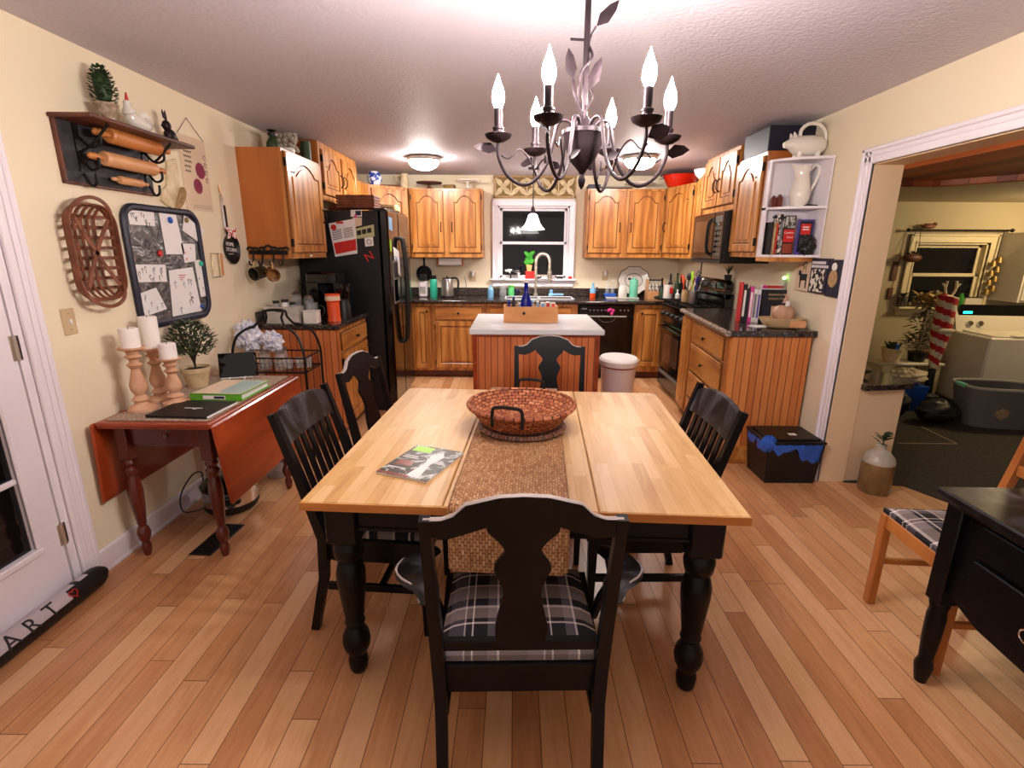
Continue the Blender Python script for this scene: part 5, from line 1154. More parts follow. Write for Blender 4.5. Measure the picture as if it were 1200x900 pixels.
# cow head cutting board silhouette + ribbon spool
c = thing('wooden_ornament', 'cream painted wooden cutout with tan ribbon below the rolling pins', 'ornament', (XL, 3.0, 1.83))
m = MB(); q = wpts([(193, 189), (204, 186), (211, 244), (201, 245), (193, 240), (187, 235), (188, 223), (193, 217)]); m.prism(q, .001, .014, WP); wb(m, 'board', M['relief'], c)
m = MB(); m.tube([(XL+.03+.02*math.cos(a), 3.09+.05*math.sin(a)*.6, 1.80+.05*math.sin(a)) for a in [2*PI*i/20 for i in range(20)]], .018, 4, closed=True, fx=.15, fy=1.2); wb(m, 'ribbon', M['linen'], c)
# KITCHEN pan and its utensils
c = thing('skillet_ornament', 'small black skillet with white KITCHEN lettering and red check bow', 'ornament', (XL, 3.58, 1.54))
m = MB(); m.M = T(XL, 3.60, 1.515) @ R(90, 'Y'); m.lathe([(.001, .004), (.075, .004), (.09, .024), (.094, .024), (.08, .0), (.001, .0)], n=32, sx=1.1); m.M = Matrix(); m.box(XL+.004, XL+.012, 3.575, 3.60, 1.60, 1.80, .003, M=T(0, 3.58, 1.6) @ T(0, -3.58, -1.6)); wb(m, 'pan', M['iron'], c)
m = MB()
for s, z, sz in (('HOME', 1.545, .035), ('KITCHEN', 1.508, .036)): m.text(s, sz, T(XL+.0055, 3.60, z) @ R(-4, 'X') @ R(90, 'Z') @ R(90, 'X'), .0008)
m.box(XL+.004, XL+.006, 3.57, 3.63, 1.478, 1.482); wb(m, 'lettering', M['white'], c)
m = MB(); p0 = Vector((XL+.028, 3.585, 1.625))
for a in (20, 160, 215, 325): m.leaf(p0, (.1, math.cos(math.radians(a)), math.sin(math.radians(a))), .075, .04, up=(1, 0, 0))
m.ball(tuple(p0), (.012, .014, .014), 8, 6); wb(m, 'bow', M['towelred'], c)
m = MB(); m.tube([(XL+.016, 3.55, 1.65), (XL+.016, 3.55, 1.83)], [.008, .006], 6); m.tube([(XL+.016, 3.55+.012*math.cos(t_), 1.845+.02*math.sin(t_)) for t_ in [2*PI*j/12 for j in range(12)]], .003, 5, closed=True); m.leaf((XL+.016, 3.55, 1.86), (0, -.2, 1), .07, .02, up=(1, 0, 0)); wb(m, 'whisk', M['chrome'], c)
c = thing('wall_caddy', 'little cream and copper rack hanging left of the black skillet', 'rack', (XL, 3.45, 1.5))
q = wpts([(245, 297), (254, 297), (257, 324), (248, 325)]); m = MB(); m.tube([(XL+.014, *p) for p in q], .006, 6, closed=True); wb(m, 'frame', M['relief'], c)
m = MB(); m.tube([(XL+.02, *wpts([(255, 297)])[0]), (XL+.02, *wpts([(258, 323)])[0])], .009, 8); wb(m, 'rod', M['orange'] if False else M['pinwood_dk'], c)
# hook rail with mugs under the wall cabinet end
c = thing('hook_rail', 'black cast iron scrolled hook rail below the end wall cabinet', 'hook rail', (-1.84, 3.83, 1.47))
m = MB(); m.box(-1.965, -1.68, 3.822, 3.833, 1.475, 1.505, .003)
for cx, r in ((-1.82, .035), (-1.865, .022), (-1.775, .022), (-1.915, .018), (-1.73, .018), (-1.955, .022), (-1.69, .022)): m.tube([(cx+r*math.cos(t_), 3.828, 1.507+r*.9*math.sin(t_)) for t_ in [PI*j/9 for j in range(10)]], .0075, 6)
m.build('rail', M['iron'], c, world=True)
for x in (-1.93, -1.86, -1.78, -1.71): m = MB(); m.tube(spline([(x, 3.825, 1.48), (x, 3.80, 1.43), (x, 3.775, 1.40), (x, 3.75, 1.41), (x, 3.745, 1.43)], 4), .0055, 6); m.build('hook', M['iron'], c, world=True)
def mug(x, z, mt, label, rz, cr):
    c = thing('stoneware_mug', label, 'mug', (x, 3.76, z), rz); c.rotation_euler = (math.radians(100), 0, math.radians(rz))
    m = MB(); m.lathe([(.042, -.05), (.044, -.04), (.047, .05), (.044, .052), (.040, -.035), (.001, -.036)], n=24); m.build('cup', M[mt], c)
    m = MB(); m.tube(spline([(0, .044, .03), (0, .075, .03), (0, .083, .0), (0, .07, -.028), (0, .044, -.03)], 4), .007, 8); m.build('handle', M['linen'], c)
mug(-1.88, 1.345, 'mugdark', 'dark olive glazed mug hanging from the left hook', -15, 0); mug(-1.78, 1.338, 'mug', 'brown glazed mug hanging beside the dark olive mug', 35, 0)
# ---------------------------------------------------------------- coffee corner on the short counter
KZ = .9555
c = thing('whitewashed_crate', 'small whitewashed wooden crate with cut handle at the counter end', 'crate', (-1.80, 3.93, KZ))
m = MB(); m.box(-.13, .13, -.06, -.05, 0, .13, .002); m.box(-.13, .13, .05, .06, 0, .13, .002); m.box(-.13, -.12, -.05, .05, 0, .13); m.box(.12, .13, -.05, .05, 0, .13); m.box(-.12, .12, -.05, .05, 0, .01); m.build('box', M['crate'], c)
m = MB(); m.box(-.035, .035, -.0615, -.0595, .09, .11, .001); m.build('handle_slot', M['ink'], c)
rg = random.Random(11)
for i, (x, y, r, h, mt) in enumerate(((-1.86, 3.935, .028, .16, 'clear'), (-1.79, 3.935, .03, .17, 'white'), (-1.73, 3.93, .026, .15, 'clear'))):
    j = thing('spice_jar', ('clear jar at the wall end of the whitewashed crate', 'white jar in the middle of the whitewashed crate', 'clear jar at the right end of the whitewashed crate')[i], 'jar', (x, y, KZ+.0105), 0, 'jars in the whitewashed crate'); m = MB(); m.lathe([(r, 0), (r, h*.8), (r*.8, h*.88)], n=14); m.build('body', M[mt], j); m = MB(); m.lathe([(r*.85, h*.88), (r*.85, h), (.001, h)], n=14); m.build('lid', M['blackplastic'], j)
c = thing('white_crock', 'square white container at the front of the short counter', 'container', (-1.575, 3.90, KZ)); m = MB(); m.box(-.055, .055, -.04, .04, 0, .095, .006); m.build('body', M['ceramic'], c)
m = MB(); m.box(-.058, .058, -.043, .043, .095, .102, .003); m.build('lid', M['white'], c)
def glassware(x, y, label, r=.04, h=.12):
    j = thing('glass_canister', label, 'jar', (x, y, KZ), 0, 'glass canisters on the short counter'); m = MB(); m.lathe([(r, 0), (r*1.05, h*.2), (r, h), (r*.8, h*1.03)], n=16); m.build('body', M['clear'], j); m = MB(); m.lathe([(r*.85, h*1.03), (r*.9, h*1.1), (.012, h*1.2), (.001, h*1.22)], n=14); m.build('lid', M['steel'], j)
glassware(-1.66, 4.07, 'clear glass canister behind the white square container', .038, .17); glassware(-1.77, 4.10, 'clear glass canister behind the whitewashed crate', .042, .19)
c = thing('travel_mug', 'clear handled mug standing left of the orange canister', 'mug', (-1.60, 3.99, KZ)); m = MB(); m.lathe([(.04, 0), (.044, .15), (.04, .15)], n=18); m.build('cup', M['clear'], c)
m = MB(); m.tube(spline([(.042, 0, .13), (.085, 0, .12), (.09, 0, .07), (.042, 0, .03)], 4), .008, 8); m.build('handle', M['blackplastic'], c)
c = thing('orange_canister', 'bright orange canister with pale label on the short counter', 'canister', (-1.46, 4.06, KZ)); m = MB(); m.lathe([(.055, 0), (.05, .02), (.05, .15), (.058, .16), (.058, .215), (.001, .215)], n=20); m.build('body', M['orange'], c)
m = MB(); m.lathe([(.0585, .165), (.0585, .2)], n=20, caps=False); m.build('label', M['cream_paper'], c)
c = thing('coffee_maker', 'black coffee maker against the refrigerator on the short counter', 'coffee maker', (-1.62, 4.40, KZ), 90)
m = MB(); m.box(-.11, .11, -.14, .14, 0, .04, .01); m.box(-.11, .11, .03, .14, .04, .30, .008); m.box(-.11, .11, -.13, .14, .27, .37, .015); m.build('housing', M['blackgloss'], c)
m = MB(); m.lathe([(.06, .045), (.075, .08), (.072, .16), (.05, .2), (.055, .215)], c=(0, -.045, 0), n=22); m.build('carafe', M['blackglass'], c)
m = MB(); m.tube(spline([(0, -.11, .2), (0, -.17, .19), (0, -.175, .11), (0, -.12, .09)], 4), .009, 8); m.build('carafe_handle', M['blackplastic'], c)
c = thing('coffee_grinder', 'tall black coffee grinder at the refrigerator end of the short counter', 'grinder', (-1.425, 4.195, KZ)); m = MB(); m.lathe([(.06, 0), (.058, .12), (.045, .15), (.05, .17)], n=20); m.build('base', M['blackplastic'], c); m = MB(); m.lathe([(.05, .17), (.065, .24), (.066, .29), (.001, .30)], n=20); m.build('hopper', M['blackglass'], c)
# ---------------------------------------------------------------- small builders
def jar(name, label, cat, loc, prof, mt, lid=None, lidmt='white', group=None, n=18, rz=0):
    c = thing(name, label, cat, loc, rz, group)
    m = MB(); m.lathe(prof, n=n); m.build('body', M[mt], c)
    if lid: m = MB(); m.lathe(lid, n=n); m.build('lid', M[lidmt], c)
    return c
def bottle_prof(r, h, nr=.35, sh=.7): return [(r*.95, 0), (r, h*.03), (r, h*sh*.85), (r*nr*1.1, h*sh*1.08), (r*nr, h*sh*1.15), (r*nr, h)]
CZ = .9455
def on(u, y): return aty(u, 345, y).x
# ---------------------------------------------------------------- back counter, left of the sink
c = thing('paper_towel_holder', 'white paper towel roll hung under the cabinet left of the window', 'paper towel', (-.80, 6.40, 1.375))
m = MB(); m.lathe([(.05, -.14), (.05, .14)], M=R(90, 'Y'), n=22); m.build('roll', M['paper'], c)
for s in (-1, 1): m = MB(); m.box(s*.155-.008, s*.155+.008, -.035, .035, -.045, .0503, .004); m.build('bracket', M['oak_side'], c)
c = thing('skillet', 'small black skillet hanging on the back wall beside the refrigerator', 'pan', (-1.16, 6.6003, 1.22))
m = MB(); m.lathe([(.001, .004), (.085, .004), (.10, .035), (.095, .035), (.08, 0), (.001, 0)], M=R(90, 'X'), n=26); m.build('pan', M['iron'], c); m = MB(); m.box(-.012, .012, -.014, -.004, .09, .25, .004); m.build('handle', M['iron'], c)
c = thing('can_opener', 'white and black electric can opener beside the teal bottle', 'can opener', (on(496, 6.3), 6.33, CZ)); m = MB(); m.box(-.05, .05, -.05, .06, 0, .20, .015); m.build('body', M['whiteplastic'], c); m = MB(); m.box(-.04, .045, -.07, .05, .20, .275, .012); m.build('head', M['blackplastic'], c); m = MB(); m.box(-.035, .035, -.055, -.049, .05, .13, .006); m.build('grip_panel', M['greylight'], c)
jar('water_bottle', 'teal insulated bottle with black cap by the steel kettle', 'bottle', (on(508.5, 6.3), 6.3, CZ), [(.045, 0), (.047, .01), (.047, .19), (.038, .215), (.036, .22)], 'teal', [(.036, .22), (.038, .225), (.038, .265), (.001, .265)], 'blackplastic')
c = thing('electric_kettle', 'brushed steel electric kettle with black handle on the back counter', 'kettle', (on(525, 6.3), 6.26, CZ)); m = MB(); m.lathe([(.085, 0), (.085, .02)], n=26); m.build('base', M['blackplastic'], c)
m = MB(); m.lathe([(.08, .022), (.082, .03), (.068, .21), (.062, .225)], n=26); m.prism([(-.062, .205), (-.09, .215), (-.06, .17)], -.02, .02, XZ); m.build('body', M['steel'], c); m = MB(); m.lathe([(.062, .225), (.05, .24), (.012, .243), (.01, .26), (.001, .262)], n=22); m.build('lid', M['blackplastic'], c)
m = MB(); m.tube(spline([(.05, 0, .235), (.11, 0, .235), (.135, 0, .19), (.125, 0, .10), (.085, 0, .06)], 5), .013, 8); m.build('handle', M['blackplastic'], c)
m = MB(); m.tube(spline([(.13, .05, .004), (.2, .1, .004), (.215, .16, .15), (.19, .22, .24)], 6), .004, 6); m.build('cord', M['blackplastic'], c)
def outlet(name, label, u, v, plug=True):
    p = aty(u, v, YB); c = thing(name, label, 'outlet', (p.x, YB, p.z)); m = MB(); m.box(-.036, .036, -.006, 0, -.058, .058, .003); m.build('plate', M['almond'], c)
    m = MB(); m.box(-.018, .018, -.045, -.006, .0, .075, .006); m.build('plug', M['white'], c)
outlet('wall_outlet', 'almond wall outlet with white plug left of the window', 554.5, 324); outlet('wall_outlet', 'almond wall outlet with white and blue plug right of the window', 709, 323)
jar('hand_soap', 'light blue pump bottle at the left edge of the sink', 'bottle', (on(575, 6.3), 6.3, CZ), [(.033, 0), (.036, .02), (.036, .10), (.02, .12)], 'lightblue', [(.015, .12), (.017, .14), (.001, .15)], 'lightblue')
c = jar('soap_dispenser', 'clear glass soap dispenser with dark pump at the sink', 'dispenser', (on(589.5, 6.47), 6.50, CZ), [(.042, 0), (.045, .01), (.045, .12), (.022, .15), (.022, .165)], 'clear'); m = MB(); m.lathe([(.02, .165), (.02, .18), (.006, .185), (.006, .21)], n=12); m.box(-.006, .05, -.006, .006, .205, .215, .002); m.build('pump', M['nickel'], c)
jar('dish_soap_jar', 'green glass jar next to the clear soap dispenser', 'jar', (on(599, 6.47), 6.49, CZ), [(.038, 0), (.042, .01), (.042, .09), (.036, .11), (.036, .12)], 'softgreen', [(.038, .12), (.038, .135), (.001, .135)], 'green')
jar('sponge_cup', 'dark blue cup in the shadow behind the cobalt bottle', 'cup', (on(605.5, 6.44), 6.50, CZ), [(.03, 0), (.034, .09), (.03, .09), (.001, .085)], 'navy')
c = thing('sink_brush', 'light blue dish brush leaning right of the faucet', 'brush', (on(646, 6.5), 6.50, CZ)); m = MB(); m.ball((0, 0, .065), (.022, .022, .025)); m.lathe([(.035, 0), (.04, .02), (.022, .045)], n=16); m.build('body', M['lightblue'], c)
m = MB(); m.box(-.07, .07, -.025, .025, 0, .03, .014); solo(m, 'sponge_cloth', [M['lightblue']], 'folded light blue cloth on the counter right of the sink brush', 'cloth', (on(654.5, 6.46), 6.49, CZ+.009), 12)
# ---------------------------------------------------------------- window sill
SZ1 = WZ0+.0125; SY = YB-.028
c = thing('cow_figurine', 'black and white cow figurine on the window sill', 'figurine', (aty(602.5, 328, SY).x, SY, SZ1), 0); m = MB()
m.tube([(.085, 0, .085), (.07, 0, .088), (.02, 0, .08), (-.04, 0, .085), (-.065, 0, .10), (-.085, 0, .105)], [.02, .034, .036, .034, .022, .016], 12)
m.ball((-.095, 0, .10), (.026, .018, .018))
for x in (-.045, .06):
    for y in (-.016, .016): m.tube([(x, y, .075), (x, y, .0)], [.012, .009], 8)
m.leaf((-.085, .012, .115), (0, 1, .3), .03, .014); m.leaf((-.085, -.012, .115), (0, -1, .3), .03, .014); m.tube([(.088, 0, .10), (.10, 0, .06), (.098, 0, .03)], .003, 5); m.build('body', M['cow'], c)
p = aty(620, 328, SY); m = MB(); m.box(-.06, .06, -.026, .026, 0, .045, .002); m.box(-.06, .06, -.026, .026, .052, .095, .002); m.box(-.05, .05, -.024, .024, .044, .054); solo(m, 'red_box', [M['red']], 'red block stand under the succulent on the window sill', 'box', (p.x+.012, SY, SZ1))
c = thing('potted_succulent', 'glossy green succulent in a square wooden pot on the red block', 'plant', (aty(620, 320, SY).x, SY, SZ1+.0955)); m = MB(); m.prism([(-.026, 0), (.026, 0), (.036, .075), (-.036, .075)], -.024, .024, XZ); m.build('pot', M['pine'], c)
rg = random.Random(2); m = MB()
for k in range(11):
    a = math.radians(25+k*13.5 if k % 2 else 155-k*13); m.leaf((0, -.004*(k % 3), .075+.012*k), (math.cos(a), -.25, .35+math.sin(a)*.7), .09, .05, up=(0, 1, .2))
m.tube([(0, 0, .07), (.01, 0, .2)], .006, 6); m.build('leaves', M['leafgreen'], c)
jar('lidded_pot', 'small grey lidded pot at the right of the window sill', 'pot', (aty(644, 328, SY).x, SY, SZ1), [(.024, 0), (.028, .01), (.028, .07), (.03, .085)], 'stone', [(.03, .085), (.018, .105), (.005, .11), (.005, .122), (.001, .122)], 'stoneware_top')
m = MB(); m.ball((0, 0, .014), (.03, .014, .014)); m.ball((.03, 0, .022), (.011, .01, .011), 8, 6); solo(m, 'tiny_figurine', [M['ink']], 'tiny dark figurine right of the succulent', 'figurine', (aty(631, 328, SY).x, SY, SZ1))
m = MB(); m.ball((0, 0, .02), (.045, .012, .014)); m.ball((-.05, 0, .028), (.014, .01, .012), 8, 6)
for x in (-.03, .03): m.tube([(x, 0, .016), (x, 0, 0)], .007, 6)
solo(m, 'animal_figurine', [M['ink']], 'long black animal figurine on the sill right of the lidded pot', 'figurine', (aty(656, 328, SY).x, SY, SZ1))
m = MB(); m.ball((0, 0, .018), (.028, .016, .018)); solo(m, 'ladybird', [M['red']], 'dark red rounded figurine at the right end of the sill', 'figurine', (aty(668, 328, SY).x, SY, SZ1))
# ---------------------------------------------------------------- carved panel over the window
GX0, GX1, GZ0, GZ1 = -.27, .745, 2.138, 2.395
c = thing('carved_wall_art', 'cream carved openwork piece in a wooden frame above the kitchen window', 'wall art', ((GX0+GX1)/2, YB, GZ0))
m = MB()
for a in ((GX0, GX1, GZ0, GZ0+.022), (GX0, GX1, GZ1-.022, GZ1), (GX0, GX0+.022, GZ0, GZ1), (GX1-.022, GX1, GZ0, GZ1)): m.box(a[0], a[1], YB-.028, YB-.001, a[2], a[3], .003)
m.build('frame', M['linen'], c, world=True)
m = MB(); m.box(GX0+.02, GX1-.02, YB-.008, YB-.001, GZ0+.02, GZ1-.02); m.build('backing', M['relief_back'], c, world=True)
m = MB(); nx = 5; cw = (GX1-GX0-.044)/nx; ch = GZ1-GZ0-.044
for i in range(nx):
    cx = GX0+.022+cw*(i+.5); cz = GZ0+.022+ch/2
    for sx in (-1, 1):
        for sz in (-1, 1):
            m.tube(spline([(cx, YB-.014, cz), (cx+sx*cw*.14, YB-.018, cz+sz*ch*.30), (cx+sx*cw*.36, YB-.018, cz+sz*ch*.40), (cx+sx*cw*.44, YB-.016, cz+sz*ch*.46)], 5), .009, 6); m.tube(spline([(cx, YB-.014, cz), (cx+sx*cw*.32, YB-.018, cz+sz*ch*.16), (cx+sx*cw*.42, YB-.018, cz+sz*ch*.36), (cx+sx*cw*.46, YB-.016, cz+sz*ch*.47)], 5), .009, 6)
            m.leaf((cx+sx*cw*.1, YB-.016, cz+sz*ch*.1), (sx*cw, 0, sz*ch), .09, .035, up=(0, 1, 0))
    m.tube([(cx+.026*math.cos(t_), YB-.016, cz+.026*math.sin(t_)) for t_ in [2*PI*j/12 for j in range(12)]], .008, 6, closed=True)
    m.tube([(cx-cw/2, YB-.015, cz-ch*.48), (cx-cw/2, YB-.015, cz+ch*.48)], .007, 6)
m.build('openwork', M['relief'], c, world=True)
# ---------------------------------------------------------------- back counter, right of the sink
m = MB(); m.box(-.20, .20, -.06, .06, 0, .012, .004); solo(m, 'counter_tray', [M['ceramic']], 'narrow white tray on the counter under the canister and mint bottle', 'tray', (on(731, 6.32)-.02, 6.32, CZ))
jar('orange_soap', 'clear pump bottle of orange soap with blue label', 'bottle', (on(694.5, 6.35), 6.35, CZ), [(.034, 0), (.036, .01), (.036, .055), (.034, .1), (.016, .13), (.014, .15)], 'orange', [(.036, .058), (.037, .1), (.016, .135), (.012, .18), (.001, .185)], 'lightblue')
jar('dark_bottle', 'small dark bottle with white cap beside the orange soap', 'bottle', (on(699.5, 6.4), 6.42, CZ), bottle_prof(.028, .13), 'blackplastic', [(.012, .13), (.012, .155), (.001, .155)], 'white')
c = thing('blue_container', 'blue plastic tub holding clear bottles on the counter', 'container', (on(715, 6.42), 6.45, CZ)); m = MB(); m.box(-.075, .075, -.055, .055, 0, .05, .012); m.build('tub', M['blue'], c)
for i, dx_ in enumerate((-.035, .03)): jar('clear_bottle', ('clear bottle at the left in the blue tub', 'clear bottle at the right in the blue tub')[i], 'bottle', (on(715, 6.42)+dx_, 6.45, CZ+.0505), bottle_prof(.026, .14, .4), 'clear', [(.012, .14), (.012, .155), (.001, .155)], 'white', 'bottles in the blue tub')
jar('white_canister', 'white milk-bottle shaped canister left of the mint bottle', 'canister', (on(729.5, 6.32), 6.32, CZ+.0125), [(.05, 0), (.054, .01), (.054, .10), (.045, .125), (.04, .135)], 'ceramic', [(.042, .135), (.042, .155), (.001, .155)], 'white')
jar('mint_bottle', 'tall mint green square-shouldered bottle on the white tray', 'bottle', (on(742, 6.32), 6.32, CZ+.0125), [(.05, 0), (.052, .01), (.052, .20), (.044, .215)], 'mint', [(.018, .215), (.018, .24), (.001, .24)], 'mint')
c = thing('decorative_plate', 'white scalloped plate with dark drawing propped on the back counter', 'plate', (on(742, 6.55)-.01, 6.535, CZ)); m = MB(); m.M = T(0, 0, .205) @ R(82, 'X')
def plt(u, v):
    a = 2*PI*u; r = .19*v*(1+.035*math.cos(10*a)*(v > .5)); return (r*1.03*math.cos(a), r*.9*math.sin(a), .02*max(0, v-.6)/.4)
m.grid(plt, 60, 8); m.build('dish', M['ceramic'], c)
m = MB(); m.M = T(0, 0, .205) @ R(82, 'X'); m.tube([(.198*(1+.035*math.cos(10*a))*math.cos(a), .173*(1+.035*math.cos(10*a))*math.sin(a), .021) for a in [2*PI*i/60 for i in range(60)]], .004, 5, closed=True); m.tube([(.11*math.cos(a), .085*math.sin(a), .006) for a in [2*PI*i/30 for i in range(30)]], .003, 5, closed=True)
m.ball((0, .0, .006), (.05, .022, .002)); m.ball((-.055, .02, .006), (.02, .015, .002), 8, 6); m.build('drawing', M['ink'], c)
c = thing('wooden_caddy', 'wooden caddy with dark handle rail holding mug-sized packets', 'caddy', (on(766, 6.3), 6.28, CZ)); m = MB(); m.box(-.10, .10, -.07, -.06, 0, .10); m.box(-.10, .10, .06, .07, 0, .10); m.box(-.10, -.09, -.06, .06, 0, .235); m.box(.09, .10, -.06, .06, 0, .235); m.box(-.09, .09, -.06, .06, 0, .01); m.build('box', M['pinwood'], c)
m = MB(); m.cyl((-.095, 0, .225), (.095, 0, .225), .01, n=10); m.build('rail', M['ink'], c)
for i in range(4): m = MB(); m.box(-.02, .02, -.005, .005, 0, .17, .002); solo(m, 'coffee_packet', [M['cowhide']], 'black and white packet standing in the wooden caddy', 'packet', (on(766, 6.3)-.065+i*.043, 6.255+.02*(i % 2), CZ+.0105), 8*(i-1.5), 'packets in the wooden caddy')
# lazy susan in the corner by the range
tp = atz(793, 358, CZ); TX, TY = 1.83, 5.93
jar('lazy_susan', 'round black turntable of oils in the corner beside the range', 'turntable', (TX, TY, CZ), [(.09, 0), (.09, .02), (.19, .025), (.20, .035), (.20, .05), (.185, .05), (.18, .042), (.001, .042)], 'blackplastic', n=32)
LZ = CZ+.0425
for i, (x, y, r, h, mt, lid, lab) in enumerate(((-.13, -.03, .026, .13, 'leafdark', 'blackplastic', 'dark green bottle at the left edge of the turntable'), (-.10, .09, .03, .2, 'blackplastic', 'blackplastic', 'black bottle at the back left of the turntable'), (.0, .10, .03, .25, 'blackglass', 'blackplastic', 'tall dark oil bottle at the back of the turntable'), (.06, .04, .03, .26, 'leafdark', 'blackplastic', 'tall green wine-like bottle right of centre on the turntable'), (.12, .08, .028, .24, 'blackglass', 'red', 'tall dark bottle with red cap on the turntable'), (.13, -.02, .026, .20, 'blackplastic', 'orange', 'black bottle with orange cap at the right of the turntable'), (.03, -.10, .026, .085, 'white', 'white', 'short white shaker at the front of the turntable'), (.09, -.11, .024, .11, 'clear', 'blackplastic', 'clear spice jar at the front right of the turntable'), (-.02, .0, .026, .16, 'stoneware', 'blackplastic', 'brown bottle in the middle of the turntable'))):
    jar('oil_bottle' if h > .12 else 'spice_shaker', lab, 'bottle', (TX+x, TY+y, LZ), bottle_prof(r, h), mt, [(r*.4, h), (r*.4, h+.02), (.001, h+.02)], lid, 'bottles on the turntable')
c = thing('salt_canister', 'white canister with red label standing on the turntable', 'canister', (TX-.075, TY-.075, LZ)); m = MB(); m.lathe([(.048, 0), (.05, .006), (.05, .155), (.001, .157)], n=24); m.build('body', M['ceramic'], c); m = MB(); m.box(.005, .045, -.052, -.03, .055, .125, .004); m.build('label', M['red'], c)
# utensils on the near back corner of the range
UX, UY, UZ = 1.80, 5.40, .9985
def crock(x, y, label, mt, tools, r=.042, h=.125):
    c = thing('utensil_crock', label, 'crock', (x, y, UZ), 0, 'utensil crocks at the range'); m = MB(); m.lathe([(r*.95, 0), (r, .006), (r, h), (r-.005, h), (r-.006, .01), (.001, .01)], n=20); m.build('body', M[mt], c)
    for i, (dx_, dy_, L, mt2, kind, lab) in enumerate(tools):
        u_ = thing('kitchen_utensil', lab, 'utensil', (x+dx_*.25, y+dy_*.25, UZ+.0105), 0, 'kitchen utensils in crocks'); d = Vector((dx_, dy_, L)).normalized(); m = MB(); m.tube([(0, 0, 0), tuple(d*L)], .006, 6); m.build('shaft', M[mt2], u_)
        m = MB(); m.M = T(*(d*L)) @ aim(d)
        if kind == 0: m.ball((0, 0, .03), (.028, .012, .04), 12, 8)
        elif kind == 1: m.box(-.03, .03, -.004, .004, -.01, .08, .004)
        else:
            for k in range(5): m.tube([(0, 0, 0), (.025*math.cos(k*1.26), .025*math.sin(k*1.26), .04), (0, 0, .085)], .002, 5)
        m.build('head', M[mt2], u_)
crock(1.80, 5.36, 'pale tan utensil crock behind the range burners', 'linen', [(-.03, 0, .19, 'orange', 1, 'orange spatula in the tan crock'), (.02, .02, .22, 'blackplastic', 0, 'black ladle in the tan crock'), (.04, -.02, .17, 'red', 1, 'red spatula in the tan crock')])
crock(1.83, 5.22, 'steel utensil crock behind the range burners', 'steel', [(-.02, 0, .23, 'limegreen', 1, 'lime green spatula in the steel crock'), (.03, .03, .24, 'blackplastic', 2, 'black whisk in the steel crock'), (.05, -.01, .19, 'steel', 0, 'steel spoon in the steel crock'), (.01, -.03, .20, 'purple', 0, 'dusky purple spoon in the steel crock')])
c = thing('skimmer', 'black slotted skimmer hanging from the wall left of the microwave', 'utensil', (2.085, 5.78, 1.40)); m = MB(); m.tube([(0, 0, 0), (0, 0, -.14)], .007, 6); m.ball((-.012, 0, -.20), (.016, .05, .065), 12, 8); m.build('body', M['blackplastic'], c)
m = MB(); m.lathe([(.03, 0), (.036, .05), (.03, .05), (.001, .045)], n=16); o = solo(m, 'range_planter', [M['blackplastic']], 'little dark plant pot on top of the range back panel', 'plant', (2.03, 4.90, 1.251))
m = MB()
for k in range(14): a = k*2.4; m.leaf((0, 0, .045), (math.cos(a)*.5, math.sin(a)*.5, 1), .07+.02*(k % 3), .016)
q = m.build('leaves', M['leafdark'], o)
# ---------------------------------------------------------------- right counter: cookbooks, bowl, pumpkin
PZ = .9905
def book(name, label, loc, rz, w, h, t, cov, pagemt='paper', extra=None, tilt=0, group='cookbooks on the right counter'):
    """standing book: spine faces -x local, width along y, thickness along x"""
    c = thing(name, label, 'book', loc, rz, group); c.rotation_euler = (0, math.radians(tilt), math.radians(rz))
    m = MB(); m.box(0, t, -.0, .004, 0, h, .0015); m.box(0, .0025, 0, w, 0, h); m.box(t-.0025, t, 0, w, 0, h); m.build('cover', M[cov], c)
    m = MB(); m.box(.003, t-.003, .004, w-.004, .004, h-.004); m.build('pages', M[pagemt], c)
    if extra: extra(c, w, h, t)
    return c
def spine(cl, txt=None):
    def f(c, w, h, t):
        m = MB(); m.box(t*.2, t*.8, -.0008, .0005, h*.15, h*.85); m.build('spine_panel', M[cl], c)
    return f
bx, by = 1.715, 3.90
for lab, cov, pan, h, t in (('red spined cookbook at the left of the counter row', 'red', 'redenamel', .30, .028), ('black and white spined cookbook next to the red one', 'ink', 'white', .285, .026), ('black spined cookbook in the counter row', 'navy', 'ink', .25, .018), ('pink patterned spined cookbook in the counter row', 'pink', 'white', .27, .024), ('white spined cookbook in the counter row', 'white', 'ink_grey', .255, .024), ('pale lilac spined cookbook at the right of the row', 'trim', 'purple', .25, .022)):
    book('cookbook', lab, (bx, by, PZ), -21, .16, h, t, cov, 'paper', spine(pan)); bx += (t+.002)*.94; by -= (t+.002)*.36
c = thing('cookbook', 'navy book lettered FRESHWATER COLLECTION leaning face out by the pumpkin', 'book', (bx+.045, 3.93, PZ), 0, 'cookbooks on the right counter'); c.rotation_euler = (math.radians(-8), 0, math.radians(-8))
m = MB(); m.box(0, .20, -.012, .012, 0, .245, .002); m.build('cover', M['navy'], c)
m = MB(); m.box(.045, .195, -.0135, -.012, .125, .235); m.build('title_panel', M['ink'], c)
m = MB(); m.text('FRESHWATER', .022, T(.12, -.0142, .205) @ R(90, 'X')); m.text('COLLECTION', .022, T(.12, -.0142, .175) @ R(90, 'X')); m.build('title', M['bread'], c)
m = MB(); m.box(.08, .18, -.0135, -.012, .04, .12); m.use(1); m.box(.10, .165, -.0142, -.0134, .055, .11); m.build('picture', [M['bread'], M['cherry_dark']], c)
m = MB(); m.box(.0, .20, .016, .03, .0, .275, .002); m.use(1); m.box(.03, .17, .0145, .0161, .25, .272); m.use(2); m.ball((.03, .014, .262), (.02, .004, .014), 10, 6)
o = solo(m, 'cookbook', [M['paper'], M['red'], M['pink']], 'cream cookbook with red heart title behind the navy book', 'book', (bx+.06, 3.985, PZ), -8, 'cookbooks on the right counter')
BX, BY = 1.93, 3.60
